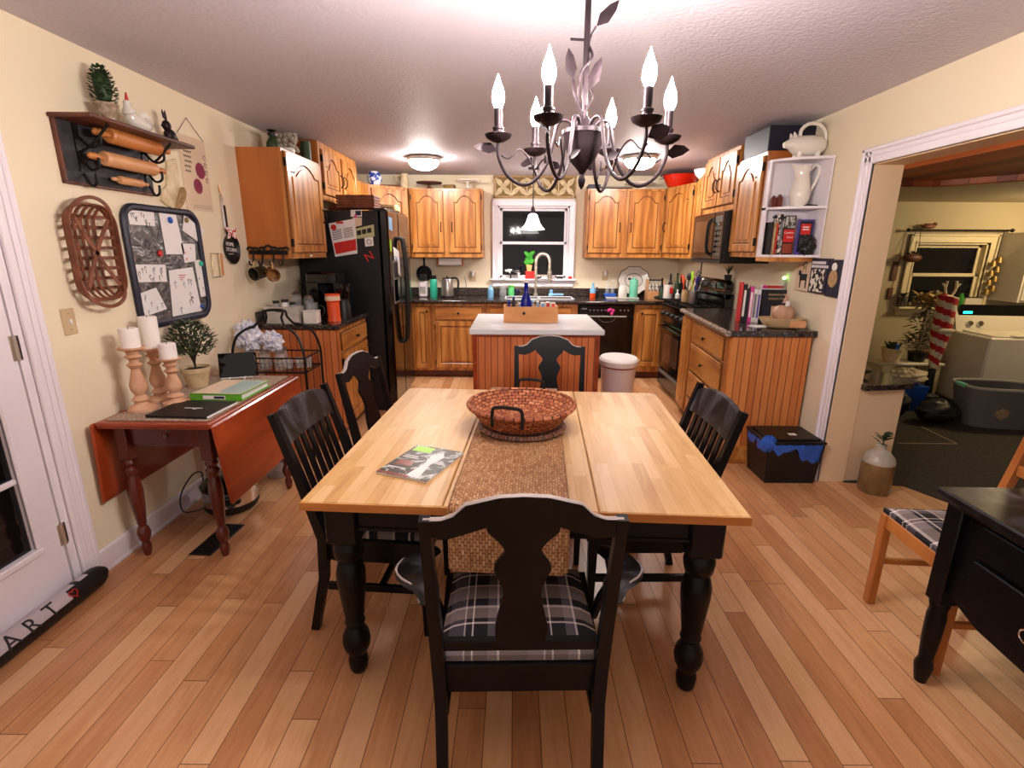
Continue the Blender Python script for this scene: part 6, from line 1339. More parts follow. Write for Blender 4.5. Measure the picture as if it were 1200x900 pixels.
c = thing('dough_bowl', 'tan carved wooden dough bowl near the counter end', 'bowl', (BX-.02, BY, PZ), -4)
def bowl(k):
    def f(u, v):
        a = 2*PI*u; ca, sa = math.cos(a), math.sin(a); e = 3.2
        q = (abs(ca)**e+abs(sa)**e)**(-1/e); r = (.45+.55*v**.6)*q if k else (.44+.53*v**.6)*q
        return (.155*ca*r*(1 if k else .97), .085*sa*r*(1 if k else .95), .072*v**1.3 if k else .01+.062*v**1.3)
    return f
m = MB(); m.grid(bowl(1), 40, 8); m.grid(bowl(0), 40, 8); n = 41
m.f.append([i for i in range(40)][::-1]); m.k.append(0); m.sm.append(False)
o2 = n*9; m.f.append([o2+i for i in range(40)]); m.k.append(0); m.sm.append(False)
for i in range(40): m.f.append([n*8+i, n*8+i+1, o2+n*8+i+1, o2+n*8+i]); m.k.append(0); m.sm.append(True)
m.build('shell', M['bread'], c)
m = MB()
for y in (-.079, .079): m.box(.0, .15, y-.004, y+.004, .03, .062, .003)
c['note'] = ''; del c['note']
m = MB(); m.box(.02, .13, -.0875, -.083, .012, .06, .003); m.build('handle_block', M['pinwood'], c)
c = thing('pumpkin', 'tan ribbed ceramic pumpkin with curling stem sitting in the dough bowl', 'pumpkin', (BX-.015, BY+.005, PZ+.042))
def pk(u, v):
    a = 2*PI*u; b = PI*v; q = 1-.09*abs(math.cos(4*a))**6*math.sin(b); r = .075*math.sin(b)**.8*q; return (r*math.cos(a), r*math.sin(a), .06-.06*math.cos(b)-.02*(math.sin(b) < .3)*(v > .5))
m = MB(); m.grid(pk, 48, 14); m.build('body', M['gourd'], c); m = MB(); m.tube(spline([(0, 0, .10), (.002, 0, .14), (.012, .002, .17), (.005, .004, .19)], 5), [.018-.0008*i for i in range(16)], 8); m.build('stem', M['gourd'], c)
m = MB(); m.lathe([(.024, .12), (.026, .128), (.024, .134)], c=(.004, 0, 0), n=14); m.use(1); m.box(-.008, .022, -.034, -.026, .105, .15, .004); m.build('tied_tag', [M['ink'], M['paper']], c)
m = MB(); m.box(-.08, .08, -.05, .05, 0, .003); solo(m, 'loose_papers', [M['paper']], 'loose white papers lying in front of the cookbooks', 'paper', (1.80, 3.66, PZ), 12)
p = atx(921, 331, XR); c = thing('night_light', 'plug-in night light glowing green on the right wall', 'night light', (XR, p.y, p.z)); m = MB(); m.box(-.03, 0, -.03, .03, -.06, .03, .006); m.build('body', M['clear'], c); m = MB(); m.ball((-.022, -.01, .035), (.014, .014, .014), 10, 7); m.build('lamp', M['nightlight'], c)
# signs on the right wall (faces -x)
def sx_panel(y0, y1, z0, z1, t, m, off=0): m.box(XR-off-t, XR-off, y0, y1, z0, z1, .002)
c = thing('farm_canvas', 'cream canvas of stacked farm animal silhouettes under the corner shelf', 'picture', (XR, 3.70, 1.36)); m = MB(); sx_panel(3.595, 3.79, 1.245, 1.475, .022, m, -.0004); m.build('canvas', M['cream_paper'], c, world=True)
def on_wall(m, pts, t=.0012, off=.022): m.prism([(y, z) for y, z in pts], -off-t, -off, T(XR, 0, 0) @ YZ)
m = MB()
def beast(cy, cz, s): on_wall(m, [(cy-.045*s, cz+.03*s), (cy+.03*s, cz+.03*s), (cy+.042*s, cz+.055*s), (cy+.065*s, cz+.05*s), (cy+.07*s, cz+.02*s), (cy+.05*s, cz+.018*s), (cy+.042*s, cz-.02*s), (cy+.040*s, cz-.07*s), (cy+.028*s, cz-.07*s), (cy+.026*s, cz-.018*s), (cy-.028*s, cz-.015*s), (cy-.032*s, cz-.07*s), (cy-.044*s, cz-.07*s), (cy-.045*s, cz)])
beast(3.69, 1.335, 1.0); m.build('silhouette', M['ink'], c, world=True); m = MB(); beast(3.69, 1.405, .5); m.build('silhouette', M['linen'], c, world=True); m = MB(); beast(3.685, 1.448, .38); m.build('silhouette', M['ink'], c, world=True)
c = thing('milk_sign', 'black sign of a milk bottle picture with block lettering beside the doorway', 'sign', (XR, 3.49, 1.36)); m = MB(); sx_panel(3.40, 3.592, 1.245, 1.475, .035, m); m.build('board', M['navy'], c, world=True)
m = MB(); on_wall(m, [(3.575, 1.255), (3.575, 1.405), (3.425, 1.405), (3.425, 1.255)], .001, .035); m.build('picture', M['cowhide'], c, world=True)
m = MB()
for k, z in enumerate((1.447, 1.422)):
    y = 3.582
    for j in range(8):
        wd = .016+.004*((j*3+k) % 3); on_wall(m, [(y, z-.009), (y, z+.009), (y-wd, z+.009), (y-wd, z-.009)], .0012, .035); y -= wd+.004
m.build('lettering', M['trim'], c, world=True)
c = thing('penguin_sign', 'dark navy plaque with a round tan and white figure, nearest the door casing', 'sign', (XR, 3.32, 1.36)); m = MB(); sx_panel(3.268, 3.398, 1.235, 1.47, .03, m); m.build('board', M['navy'], c, world=True)
m = MB(); m.lathe([(.045, .03), (.043, .034), (.001, .035)], M=T(XR, 3.335, 1.35) @ R(-90, 'Y'), n=20, sx=1.25); m.build('figure_body', M['linen'], c, world=True); m = MB(); m.lathe([(.026, .03), (.024, .034), (.001, .035)], M=T(XR, 3.335, 1.425) @ R(-90, 'Y'), n=18); m.build('figure_head', M['white'], c, world=True)
# ---------------------------------------------------------------- on the white corner shelves
S0 = 1.48+.0165; S1 = S0+.32; S2 = 1.48+.63+.0165
c = thing('pig_teapot', 'white ceramic pig teapot with hoop handle on top of the corner shelves', 'teapot', (1.955, 3.695, S2))
m = MB(); m.tube([(.125, 0, .085), (.115, 0, .085), (.08, 0, .082), (.02, 0, .078), (-.05, 0, .078), (-.085, 0, .085), (-.115, 0, .09), (-.14, 0, .085), (-.15, 0, .083)], [.01, .04, .06, .068, .064, .05, .034, .022, .018], 18, up=(0, 0, 1))
for x in (-.05, .07):
    for y in (-.03, .03): m.tube([(x, y, .05), (x-.004, y, 0)], [.02, .014], 10)
m.build('body', M['ceramic'], c)
for y in (-.024, .024): m = MB(); m.lathe([(.016, 0), (.008, .028), (.001, .04)], M=T(-.09, y, .125) @ R(-20, 'Y'), n=10); m.build('ear', M['ceramic'], c)
m = MB(); m.tube(spline([(-.05, 0, .135), (-.045, 0, .18), (.0, 0, .215), (.07, 0, .21), (.115, 0, .165), (.125, 0, .11)], 6), .012, 10); m.build('handle', M['ceramic'], c)
c = thing('ribbed_pitcher', 'tall white ribbed pitcher on the middle corner shelf', 'pitcher', (1.955, 3.69, S1))
pr = [(.045, 0), (.05, .008), (.062, .05), (.065, .085), (.058, .13), (.046, .18), (.043, .215), (.05, .25), (.054, .262)]
def pt(u, v):
    k = v*(len(pr)-1); i = min(int(k), len(pr)-2); f = k-i; r = pr[i][0]*(1-f)+pr[i+1][0]*f; z = pr[i][1]*(1-f)+pr[i+1][1]*f; a = 2*PI*u
    r *= 1+.025*abs(math.sin(12*a))*(z < .2); sp = max(0, math.cos(a-PI))**6*max(0, (z-.19)/.07); return (r*math.cos(a)-.03*sp, r*math.sin(a), z+.012*sp)
m = MB(); m.grid(pt, 72, 24); m.lathe([(.001, .001), (.045, 0)], n=20, caps=False); m.build('body', M['ceramic'], c)
m = MB(); m.tube(spline([(.045, 0, .235), (.08, 0, .27), (.11, 0, .25), (.105, 0, .19), (.08, 0, .13), (.06, 0, .09)], 6), [.011]*31, 10); m.build('handle', M['ceramic'], c)
for i, (x, h) in enumerate(((1.79, .075), (1.83, .085))):
    m = MB(); m.prism([(-.017, 0), (.017, 0), (.017, h*.7), (0, h), (-.017, h*.7)], -.014, .014, XZ); solo(m, 'wooden_house', [M['cherry_dark']], ('small dark red wooden house block at the left of the middle shelf', 'small dark red wooden house block beside the pitcher')[i], 'ornament', (x, 3.71, S1))
m = MB(); m.tube([(.06*math.cos(t_), .02*math.sin(t_), .006+.004*math.sin(3*t_)) for t_ in [2*PI*j/20 for j in range(20)]], .006, 6, closed=True); solo(m, 'black_trivet', [M['iron']], 'flat black iron piece lying behind the pitcher foot', 'trivet', (2.01, 3.66, S1))
def sbook(label, x, cov, h, t, w=.12, pan=None, y=3.655): return book('cookbook', label, (x, y, S0), 0, w, h, t, cov, 'paper', spine(pan) if pan else None, 0, 'books on the lowest corner shelf')
sbook('thin black spined book at the left of the corner shelf', 1.785, 'ink', .22, .010, pan='navy', y=3.665); sbook('thin tan spined book on the corner shelf', 1.797, 'linen', .215, .014, pan='bread'); sbook('thin red spined book on the corner shelf', 1.813, 'red', .21, .012, pan='redenamel'); sbook('grey patterned thick spined book on the corner shelf', 1.828, 'cowhide', .27, .028, pan='ink_grey', y=3.645)
c = thing('cookbook', 'red and black cookbook lettered Comfort Food facing out on the corner shelf', 'book', (1.862, 3.652, S0), -4, 'books on the lowest corner shelf')
m = MB(); m.box(0, .075, 0, .018, 0, .262, .002); m.build('cover', M['ink'], c); m = MB(); m.box(.002, .073, -.0012, .0, .085, .17); m.use(1); m.box(.004, .071, -.001, 0, .18, .255); m.use(2); m.box(.004, .071, -.001, 0, .01, .075); m.build('cover_panels', [M['red'], M['photo'], M['cherry']], c)
m = MB(); m.text('Comfort', .019, T(.038, -.0018, .148) @ R(90, 'X')); m.text('Food', .019, T(.046, -.0018, .118) @ R(90, 'X')); m.build('title', M['paper'], c)
c = thing('cookbook', 'purple and navy book with red title square on the corner shelf', 'book', (1.945, 3.625, S0), -8, 'books on the lowest corner shelf'); m = MB(); m.box(0, .10, 0, .02, 0, .235, .002); m.build('cover', M['purple'], c); m = MB(); m.box(.008, .092, -.0012, 0, .02, .225); m.use(1); m.box(.018, .08, -.002, -.001, .135, .205); m.use(2); m.box(.03, .068, -.0026, -.0019, .18, .188); m.box(.028, .07, -.0026, -.0019, .165, .171); m.build('title_square', [M['navy'], M['red'], M['paper']], c)
c = thing('oven_glove', 'bunched black cloth in front of the purple book on the corner shelf', 'glove', (2.0, 3.585, S0)); crumple(.058, 8, (.9, .45, 1.05)).build('cloth', M['bagblack'], c); [setattr(o_, 'location', (0, 0, .064)) for o_ in c.children]
# ---------------------------------------------------------------- on top of the wall cabinets
def top(x, y, z, *a): return (x, y, z+.0005)
c = jar('soap_bottle', 'dark green glass bottle with black pump top on the end wall cabinet', 'bottle', (-1.77, 3.98, 2.2105), [(.04, 0), (.045, .01), (.045, .05), (.02, .09), (.018, .1)], 'leafdark', [(.03, .1), (.032, .115), (.012, .12), (.035, .135), (.001, .14)], 'blackplastic')
c = thing('faux_plant', 'grey-white knobbly leafy plant in a pot on the end wall cabinet', 'plant', (-1.78, 4.24, 2.2105)); m = MB(); m.lathe([(.05, 0), (.06, .06), (.055, .06), (.001, .055)], n=18); m.build('pot', M['white'], c); rg = random.Random(6); m = MB()
for k in range(90): a = rg.uniform(0, 2*PI); r = rg.uniform(.02, .085); m.ball((r*math.cos(a), r*math.sin(a), rg.uniform(.05, .165)), rg.uniform(.010, .017), 7, 5)
m.build('leaves', M['stoneware_top'], c)
jar('tin_can', 'dark tin with green band at the right end of the cabinet top', 'tin', (-1.72, 4.46, 2.2105), [(.04, 0), (.04, .15), (.001, .15)], 'leafdark')
jar('ginger_jar', 'blue and white china jar behind the refrigerator cabinet', 'jar', (-1.60, 6.10, 2.2155), [(.05, 0), (.08, .05), (.085, .09), (.06, .14), (.05, .15)], 'bluewhite')
c = thing('wooden_tray', 'long dark wooden tray lying on the corner cabinet', 'tray', (-1.60, 6.38, 2.2155), 10); m = MB(); m.box(-.2, .22, -.1, .1, 0, .035, .01); m.build('body', M['tobacco'], c)
c = thing('cream_pitcher', 'cream ceramic pitcher on the corner wall cabinet', 'pitcher', (-1.32, 6.38, 2.2155), 180); m = MB(); m.lathe([(.04, 0), (.055, .04), (.05, .09), (.036, .13), (.045, .165), (.04, .165), (.03, .13), (.001, .12)], n=22); m.build('body', M['relief'], c); m = MB(); m.tube(spline([(.045, 0, .14), (.09, 0, .14), (.095, 0, .09), (.05, 0, .05)], 5), .007, 8); m.build('handle', M['relief'], c)
def cake(x, y, z, r, h, mt, label): jar('cake_stand', label, 'cake stand', (x, y, z), [(.06, 0), (.06, .006), (.02, .02), (.016, h-.03), (.03, h-.012), (r, h-.008), (r+.004, h+.004), (r-.01, h+.002), (.001, h)], mt, n=30)
cake(-1.03, 6.40, 2.2105, .15, .075, 'pinedark', 'dark round cake stand on the left pair of cabinets'); cake(-.57, 6.40, 2.2105, .14, .10, 'ceramic', 'white round cake stand on the left pair of cabinets')
c = thing('gold_basket', 'small gold wicker piece beside the white round cake stand', 'basket', (-.775, 6.38, 2.2105)); m = MB(); m.box(-.07, .05, -.04, .04, 0, .05, .012)
for k in range(3): m.tube([(-.075, -.045, .01+k*.016), (.055, -.045, .01+k*.016), (.055, .045, .01+k*.016), (-.075, .045, .01+k*.016)], .007, 6, closed=True)
m.build('body', M['gold'], c)
m = MB(); m.box(-.07, .07, -.1, .1, 0, .05, .005); solo(m, 'storage_box', [M['navy']], 'low dark blue box at the left end of the right cabinet pair', 'box', (.93, 6.40, 2.2175))
m = MB(); m.lathe([(.10, 0), (.2, .015), (.21, .03), (.2, .03), (.1, .01), (.001, .01)], n=32, sy=.6); solo(m, 'serving_platter', [M['greylight']], 'wide grey platter lying on the right cabinet pair', 'platter', (1.19, 6.42, 2.2175))
c = thing('square_cake_stand', 'white square cake stand on the right cabinet pair', 'cake stand', (1.50, 6.42, 2.2175)); m = MB(); m.prism([(-.07, 0), (.07, 0), (.03, .025), (.03, .05), (.05, .07), (-.05, .07), (-.03, .05), (-.03, .025)], -.05, .05, XZ); m.build('foot', M['ceramic'], c); m = MB(); m.box(-.16, .16, -.13, .13, .07, .08, .004); m.box(-.17, .17, -.14, .14, .08, .09, .004); m.build('plate', M['ceramic'], c)
c = thing('enamel_basin', 'large red enamel basin on the angled corner cabinet', 'basin', (1.90, 6.20, 2.2255)); m = MB(); m.lathe([(.13, 0), (.145, .01), (.20, .11), (.212, .125), (.222, .125), (.222, .132), (.205, .132), (.19, .11), (.135, .012), (.001, .01)], n=40); m.build('bowl', M['redenamel'], c)
m = MB(); m.tube([(.222*math.cos(a), .222*math.sin(a), .129) for a in [2*PI*i/40 for i in range(40)]], .006, 6, closed=True); m.build('rim', M['ink'], c); m = MB(); m.tube([(-.20, -.03, .10), (-.235, -.02, .085), (-.235, .02, .085), (-.20, .03, .10)], .005, 6); m.build('handle', M['ink'], c)
jar('white_bowl', 'white bowl beside the red enamel basin', 'bowl', (1.955, 5.56, 2.2255), [(.05, 0), (.10, .05), (.12, .10), (.113, .10), (.09, .05), (.001, .02)], 'white', n=26)
m = MB(); m.box(0, .32, -.40, 0, 0, .17, .006); solo(m, 'storage_bin', [M['navy']], 'dark navy fabric box on the end wall cabinet above the shelves', 'box', (1.765, 4.235, 2.1955))
# ---------------------------------------------------------------- island top
c = thing('drawer_box', 'reclaimed pine drawer used as a tray on the island', 'box', (.14, 4.46, .9105)); m = MB(); bw, bd, bh = .235, .11, .135
m.box(-bw, bw, -bd, -bd+.014, 0, bh, .002); m.box(-bw, bw, bd-.014, bd, 0, bh, .002); m.box(-bw, -bw+.014, -bd+.014, bd-.014, 0, bh); m.box(bw-.014, bw, -bd+.014, bd-.014, 0, bh); m.box(-bw+.014, bw-.014, -bd+.014, bd-.014, 0, .01); m.build('box', M['pine'], c)
m = MB(); m.lathe([(.006, 0), (.013, .01), (.001, .016)], M=T(-.06, -bd, .08) @ R(90, 'X'), n=12); m.build('knob', M['iron'], c)
IX, IY, IZ = .14, 4.46, .9105+.0105
c = thing('cobalt_bottle', 'cobalt blue glass bottle with white cap in the pine drawer', 'bottle', (IX-.04, IY, IZ)); m = MB(); m.lathe([(.05, 0), (.052, .01), (.052, .15), (.02, .235), (.017, .31), (.02, .315), (.02, .325)], n=24); m.build('glass', M['cobalt'], c); m = MB(); m.lathe([(.022, .323), (.022, .347), (.001, .347)], n=14); m.build('cap', M['white'], c)
for i, (x, y, h, mt, cap) in enumerate(((-.19, -.02, .16, 'cobalt', 'blue'), (-.15, .05, .18, 'navy', 'blue'), (-.10, -.05, .14, 'lightblue', 'white'), (.02, .05, .15, 'clearblue', 'lightblue'), (.06, -.03, .155, 'lightblue', 'white'))): jar('craft_bottle', ('small cobalt bottle at the left of the pine drawer', 'navy bottle behind at the left of the pine drawer', 'pale blue bottle left of the tall cobalt bottle', 'clear bottle right of the tall cobalt bottle', 'light blue bottle in the middle of the pine drawer')[i], 'bottle', (IX+x, IY+y, IZ), bottle_prof(.024, h, .45), mt, [(.012, h), (.012, h+.015), (.001, h+.015)], cap, 'bottles in the pine drawer')
for i, (x, mt, mt2, h) in enumerate(((.105, 'white', 'lightblue', .155), (.15, 'white', 'red', .16), (.195, 'white', 'orange', .155))): m = MB(); m.box(-.02, .02, -.03, .03, 0, h, .002); m.use(1); m.box(-.014, .014, -.0312, -.029, h*.6, h*.95); solo(m, 'small_carton', [M[mt], M[mt2]], ('white carton with blue print in the pine drawer', 'white carton with red print in the pine drawer', 'white carton with orange print at the right of the pine drawer')[i], 'carton', (IX+x, IY-.03, IZ), 0, 'cartons in the pine drawer')
# ---------------------------------------------------------------- floor: trash can, black tub, jug
c = thing('trash_can', 'white oval lidded trash can right of the island', 'trash can', (1.0, 4.72, 0))
m = MB(); m.lathe([(.135, 0), (.14, .01), (.165, .44), (.17, .45)], n=32, sy=1.25); m.build('bin', M['whiteplastic'], c)
m = MB(); m.lathe([(.168, .452), (.172, .47)], n=32, sy=1.25); m.build('red_liner_edge', M['cherry'], c)
m = MB(); m.lathe([(.182, .468), (.186, .48), (.186, .515), (.17, .535), (.09, .55), (.001, .555)], n=32, sy=1.25); m.build('lid', M['white'], c)
c = thing('storage_tub', 'black plastic tub with lid and blue bag lining beside the doorway', 'tub', (1.868, 3.265, 0))
m = MB(); pr4 = lambda w, d, z: [(-w, -d, z), (w, -d, z), (w, d, z), (-w, d, z)]
v0 = pr4(.165, .13, 0)+pr4(.19, .155, .29); m.add(v0, [(3, 2, 1, 0), (0, 1, 5, 4), (1, 2, 6, 5), (2, 3, 7, 6), (3, 0, 4, 7), (4, 5, 6, 7)]); m.build('tub', M['blackplastic'], c)
m = MB(); m.box(-.198, .198, -.163, .163, .288, .305, .006); m.box(-.17, .17, -.135, .135, .304, .318, .006); m.use(1); m.box(.0, .05, -.06, -.02, .3178, .319); m.build('lid', [M['blackplastic'], M['white']], c)
def bag(u, v):
    a = 2*PI*u; ca, sa = math.cos(a), math.sin(a); q = (abs(ca)**6+abs(sa)**6)**(-1/6); w = 1.01+.014*math.sin(14*a+3*v)+.01*math.sin(23*a+1+5*v)
    dp = .05+.018*math.sin(9*a+1)+.012*math.sin(17*a)
    if .74 < u < .98: dp += .09*math.sin((u-.74)/.24*PI)**1.5
    return (.200*q*ca*w*(1-.035*v*(dp > .08)), .166*q*sa*w*(1-.03*v*(dp > .08)), .289-dp*v+.004*math.sin(30*a+5*v))
m = MB(); m.grid(bag, 96, 8); m.build('bag_lining', M['bagblue'], c)
m = MB(); m.M = T(-.18, -.14, .285); m.grid(lambda u, v: ((.075+.01*math.sin(7*u*6))*math.sin(PI*v)*math.cos(2*PI*u)*.7, (.05)*math.sin(PI*v)*math.sin(2*PI*u)*.6, .055*math.cos(PI*v)*(1+.15*math.sin(u*40))), 20, 10, False); m.build('bag_bunch', M['bagblue'], c)
c = thing('stoneware_jug', 'brown stoneware jug with grey shoulder and leafy sprig by the half wall', 'jug', (2.37, 3.035, 0)); m = MB(); m.lathe([(.085, 0), (.092, .01), (.092, .205)], n=28, caps=True); m.use(1); m.lathe([(.092, .205), (.085, .24), (.055, .275), (.028, .292), (.026, .31), (.032, .318), (.026, .325), (.001, .32)], n=28, caps=False); m.build('jug', [M['stoneware'], M['stoneware_top']], c)
rg = random.Random(12); m = MB()
for k in range(16): a = rg.uniform(0, 2*PI); z = .32+rg.uniform(0, .07); m.leaf((0, 0, z), (math.cos(a), math.sin(a), rg.uniform(.1, .9)), rg.uniform(.05, .085), .026)
m.tube([(0, 0, .31), (.01, 0, .40)], .004, 5); m.build('sprig', M['leafdark'], c)
# ---------------------------------------------------------------- laundry room beyond the doorway
c = thing('washing_machine', 'white top loading washing machine with lit display in the laundry room', 'washer', (4.62, 4.85, 0), -6)
m = MB(); m.box(0, .68, 0, .62, .02, .72, .015); m.box(.02, .66, .02, .6, 0, .02); m.build('cabinet', M['appwhite'], c)
m = MB(); m.box(.04, .64, .03, .44, .72, .735, .012); m.tube([(.2, .05, .738), (.22, .015, .735), (.46, .015, .735), (.48, .05, .738)], .008, 6); m.build('lid', M['appwhite'], c)
m = MB(); m.prism([(.46, .72), (.62, .72), (.62, .93), (.54, .93)], 0, .68, YZ); m.build('console', M['appwhite'], c)
m = MB(); m.M = T(0, .478, .775) @ R(-22, 'X')
for x in (.13, .23): m.lathe([(.03, 0), (.028, .02), (.001, .022)], M=T(x, 0, .02) @ R(90, 'X'), n=16)
m.build('dial', M['chrome'], c)
m = MB(); m.box(.03, .67, .52, .535, .85, .99, .004); p_ = m.build('display_panel', M['blackgloss'], c)
m = MB(); m.box(.07, .16, .517, .521, .895, .92, .003); m.build('display', M['led'], p_)
c = thing('laundry_basket', 'dark grey perforated laundry basket with pale green grips on the laundry floor', 'basket', (4.37, 4.40, 0.0045), -10)
def lb(u, v):
    a = 2*PI*u; ca, sa = math.cos(a), math.sin(a); q = (abs(ca)**3.4+abs(sa)**3.4)**(-1/3.4); k = .82+.18*v
    return (.31*ca*q*k, .20*sa*q*k, .36*v)
m = MB(); m.grid(lb, 48, 8); m.f.append(list(range(48))[::-1]); m.k.append(0); m.sm.append(False); m.build('shell', M['greyplastic'], c)
m = MB(); m.tube([lb(i/48, 1) for i in range(48)], .014, 6, closed=True); m.build('rim', M['greylight'], c)
m = MB(); m.lathe([(.001, .30), (.25, .30)], n=24, sy=.6, caps=False); m.build('clothes', M['bagblack'], c)
for u in (.52, .02): p = Vector(lb(u, 1)); m = MB(); m.box(p.x-.016, p.x+.016, p.y-.06, p.y+.06, .345, .378, .006); m.build('grip', M['mint'], c)
m = MB()
for k in range(7):
    for j in range(6-abs(k-3)): u = .70+k*.008; p = Vector(lb(u, .42+.05*(j-(6-abs(k-3))/2)+.0)); m.box(p.x-.010, p.x+.010, p.y-.006, p.y+.001, p.z-.0035, p.z+.0035)
m.build('holes', M['linen'], c)
solo(crumple(.15, 21, (.9, .7, .8), .4), 'duffel_bag', [M['bagblack']], 'lumpy black bag at the left on the laundry floor', 'bag', (3.64, 4.62, .125))
solo(crumple(.17, 22, (1.05, .65, .65), .4), 'trash_bag', [M['bagblack']], 'wide black bag beside the laundry basket', 'bag', (3.87, 4.40, .115))
c = thing('blue_bin', 'blue plastic bin behind the black bags in the laundry room', 'bin', (3.90, 4.86, .0045)); m = MB(); m.lathe([(.15, 0), (.19, .24), (.195, .25)], n=4, M=R(45), smooth=False); m.build('bin', M['blue'], c)
o = crumple(.12, 23, (1.35, 1, .55)); solo(o, 'white_cloth', [M['cloth']], 'crumpled white cloth heaped on the blue bin', 'cloth', (3.90, 4.86, .338))
c = thing('plant_bench', 'white board bench under the laundry window holding plants', 'bench', (4.10, 5.22, .0045)); m = MB(); m.box(-.34, .34, -.14, .14, .38, .405, .004); m.build('board', M['appwhite'], c)
for x in (-.3, .3): m = MB(); m.box(x-.02, x+.02, -.12, .12, 0, .38); m.build('leg', M['trim_cream'], c)
BZ = .4105-.0005+.0045-.0045+.0005
c = thing('cream_planter', 'cream pot holding small green and blue bits on the bench', 'plant', (3.96, 5.20, .411)); m = MB(); m.lathe([(.07, 0), (.10, .13), (.105, .14), (.095, .14), (.001, .12)], n=24); m.build('pot', M['relief'], c); rg = random.Random(31); m = MB()
for k in range(24): a = rg.uniform(0, 6.28); m.leaf((rg.uniform(-.05, .05), rg.uniform(-.05, .05), .12), (math.cos(a)*.6, math.sin(a)*.6, 1), .1, .03)
m.build('leaves', M['leafdark'], c); m = MB(); m.box(-.02, .03, -.06, -.03, .13, .19, .006); m.build('blue_clip', M['blue'], c)
c = thing('poinsettia_plant', 'tall dry spotted leafy plant with pale blooms on the bench', 'plant', (4.24, 5.22, .411)); m = MB(); m.lathe([(.07, 0), (.085, .10), (.001, .10)], n=18); m.build('pot', M['blackplastic'], c); rg = random.Random(32); m = MB(); f = MB()
for k in range(230):
    a = rg.uniform(0, 6.28); h = rg.uniform(0, 1); r = rg.uniform(.02, .10)+.10*abs(math.sin(h*7)); m.leaf((r*.6*math.cos(a), r*.5*math.sin(a), .1+.5*h), (math.cos(a), math.sin(a), rg.uniform(-.6, .6)), rg.uniform(.05, .1), .035)
m.tube([(0, 0, .08), (0, 0, .62)], .012, 6); m.build('leaves', M['leafwhite'], c)
for k in range(46): a = rg.uniform(0, 6.28); f.leaf((rg.uniform(-.06, .06), rg.uniform(-.05, .05), rg.uniform(.56, .66)), (math.cos(a), math.sin(a), rg.uniform(-.2, .9)), rg.uniform(.1, .15), .055)
f.build('blooms', M['driedleaf'], c)
c = thing('candy_cane_reindeer', 'red and white striped pole decoration with white antlers before the laundry window', 'decoration', (4.19, 4.93, .0045)); m = MB(); m.lathe([(.11, 0), (.10, .12), (.04, .14), (.03, .38)], n=18); m.build('base', M['blackplastic'], c)
m = MB(); L0, L1, nr, nt = .38, 1.10, 18, 60
for j in range(nt+1):
    z = L0+(L1-L0)*j/nt; r = .035+.045*min(1, (z-L0)/.35)
    if j == nt: r = .03
    for i in range(nr): m.v.append(Vector((r*math.cos(2*PI*i/nr), r*math.sin(2*PI*i/nr), z+.06*(i/nr if i <= nr/2 else 1-i/nr))))
for j in range(nt):
    for i in range(nr): k_ = (i+1) % nr; m.f.append([j*nr+i, j*nr+k_, (j+1)*nr+k_, (j+1)*nr+i]); m.k.append(int((j+i*10/nr)//5) % 2); m.sm.append(True)
m.f.append([nt*nr+i for i in range(nr)]); m.k.append(0); m.sm.append(False)
m.build('striped_pole', [M['ribbonred'], M['cloth']], c)
for s in (-1, 1): m = MB(); m.tube(spline([(s*.02, 0, 1.10), (s*.05, 0, 1.17), (s*.045, 0, 1.25)], 5), .011, 6); m.tube([(s*.048, 0, 1.18), (s*.085, 0, 1.225)], .009, 6); m.build('antler', M['fur'], c)
for z in (.78, .80): m = MB(); m.ball((.0, -.07, z), (.085, .03, .025), 10, 6); m.build('bow', M['cloth'], c); break
c = thing('wooden_stool', 'dark wooden stool standing left of the washing machine', 'stool', (4.55, 5.44, .0045)); m = MB(); m.lathe([(.098, .44), (.10, .45), (.10, .47), (.001, .475)], n=24); m.build('seat', M['tobacco'], c)
for a in (45, 135, 225, 315): m = MB(); m.tube([(.08*math.cos(math.radians(a)), .08*math.sin(math.radians(a)), 0), (.065*math.cos(math.radians(a)), .065*math.sin(math.radians(a)), .44)], .014, 8); m.build('leg', M['tobacco'], c)
# window sill plants
sz, sy = LZ0+.0125, LY-.05
def pail(x, label): 
    c = thing('tin_pail', label, 'pail', (x, sy, sz)); m = MB(); m.lathe([(.038, 0), (.05, .10), (.052, .105), (.046, .1), (.001, .09)], n=18); m.build('pail', M['zinc'], c); m = MB()
    for k in range(14): a = k*2.4; m.leaf((0, 0, .09), (math.cos(a)*.7, math.sin(a)*.7, .9), .08, .03)
    m.build('leaves', M['leafgrey'], c)
pail(4.24, 'tin pail of greenery at the left end of the laundry sill'); pail(4.39, 'tin pail of greenery second from the left on the laundry sill')
c = thing('sill_plant', 'dark bushy plant in the middle of the laundry window sill', 'plant', (4.58, sy, sz)); rg = random.Random(40); m = MB(); m.lathe([(.04, 0), (.05, .05), (.001, .05)], n=16); m.build('pot', M['blackplastic'], c); m = MB()
for k in range(110): a = rg.uniform(0, 6.28); m.leaf((rg.uniform(-.09, .09), rg.uniform(-.03, .03), rg.uniform(.02, .14)), (math.cos(a), .4*math.sin(a), .6), .06, .025)
m.build('leaves', M['leafwhite'], c)
m = MB(); m.box(-.09, .09, -.035, .035, 0, .10, .004); m.use(1); m.box(-.092, .092, -.037, .037, .1, .106); solo(m, 'sill_box', [M['appwhite'], M['ink']], 'white box with dark lid at the right of the laundry sill', 'box', (4.98, sy, sz))
c = thing('curtain_rod', 'thin black curtain rod above the laundry window', 'rod', (4.69, LY-.06, 1.745)); m = MB(); m.cyl((-.53, 0, 0), (.53, 0, .0), .009, n=8); m.ball((-.545, 0, 0), .02, 10, 7); m.ball((.545, 0, 0), .02, 10, 7); m.build('rod', M['iron'], c)
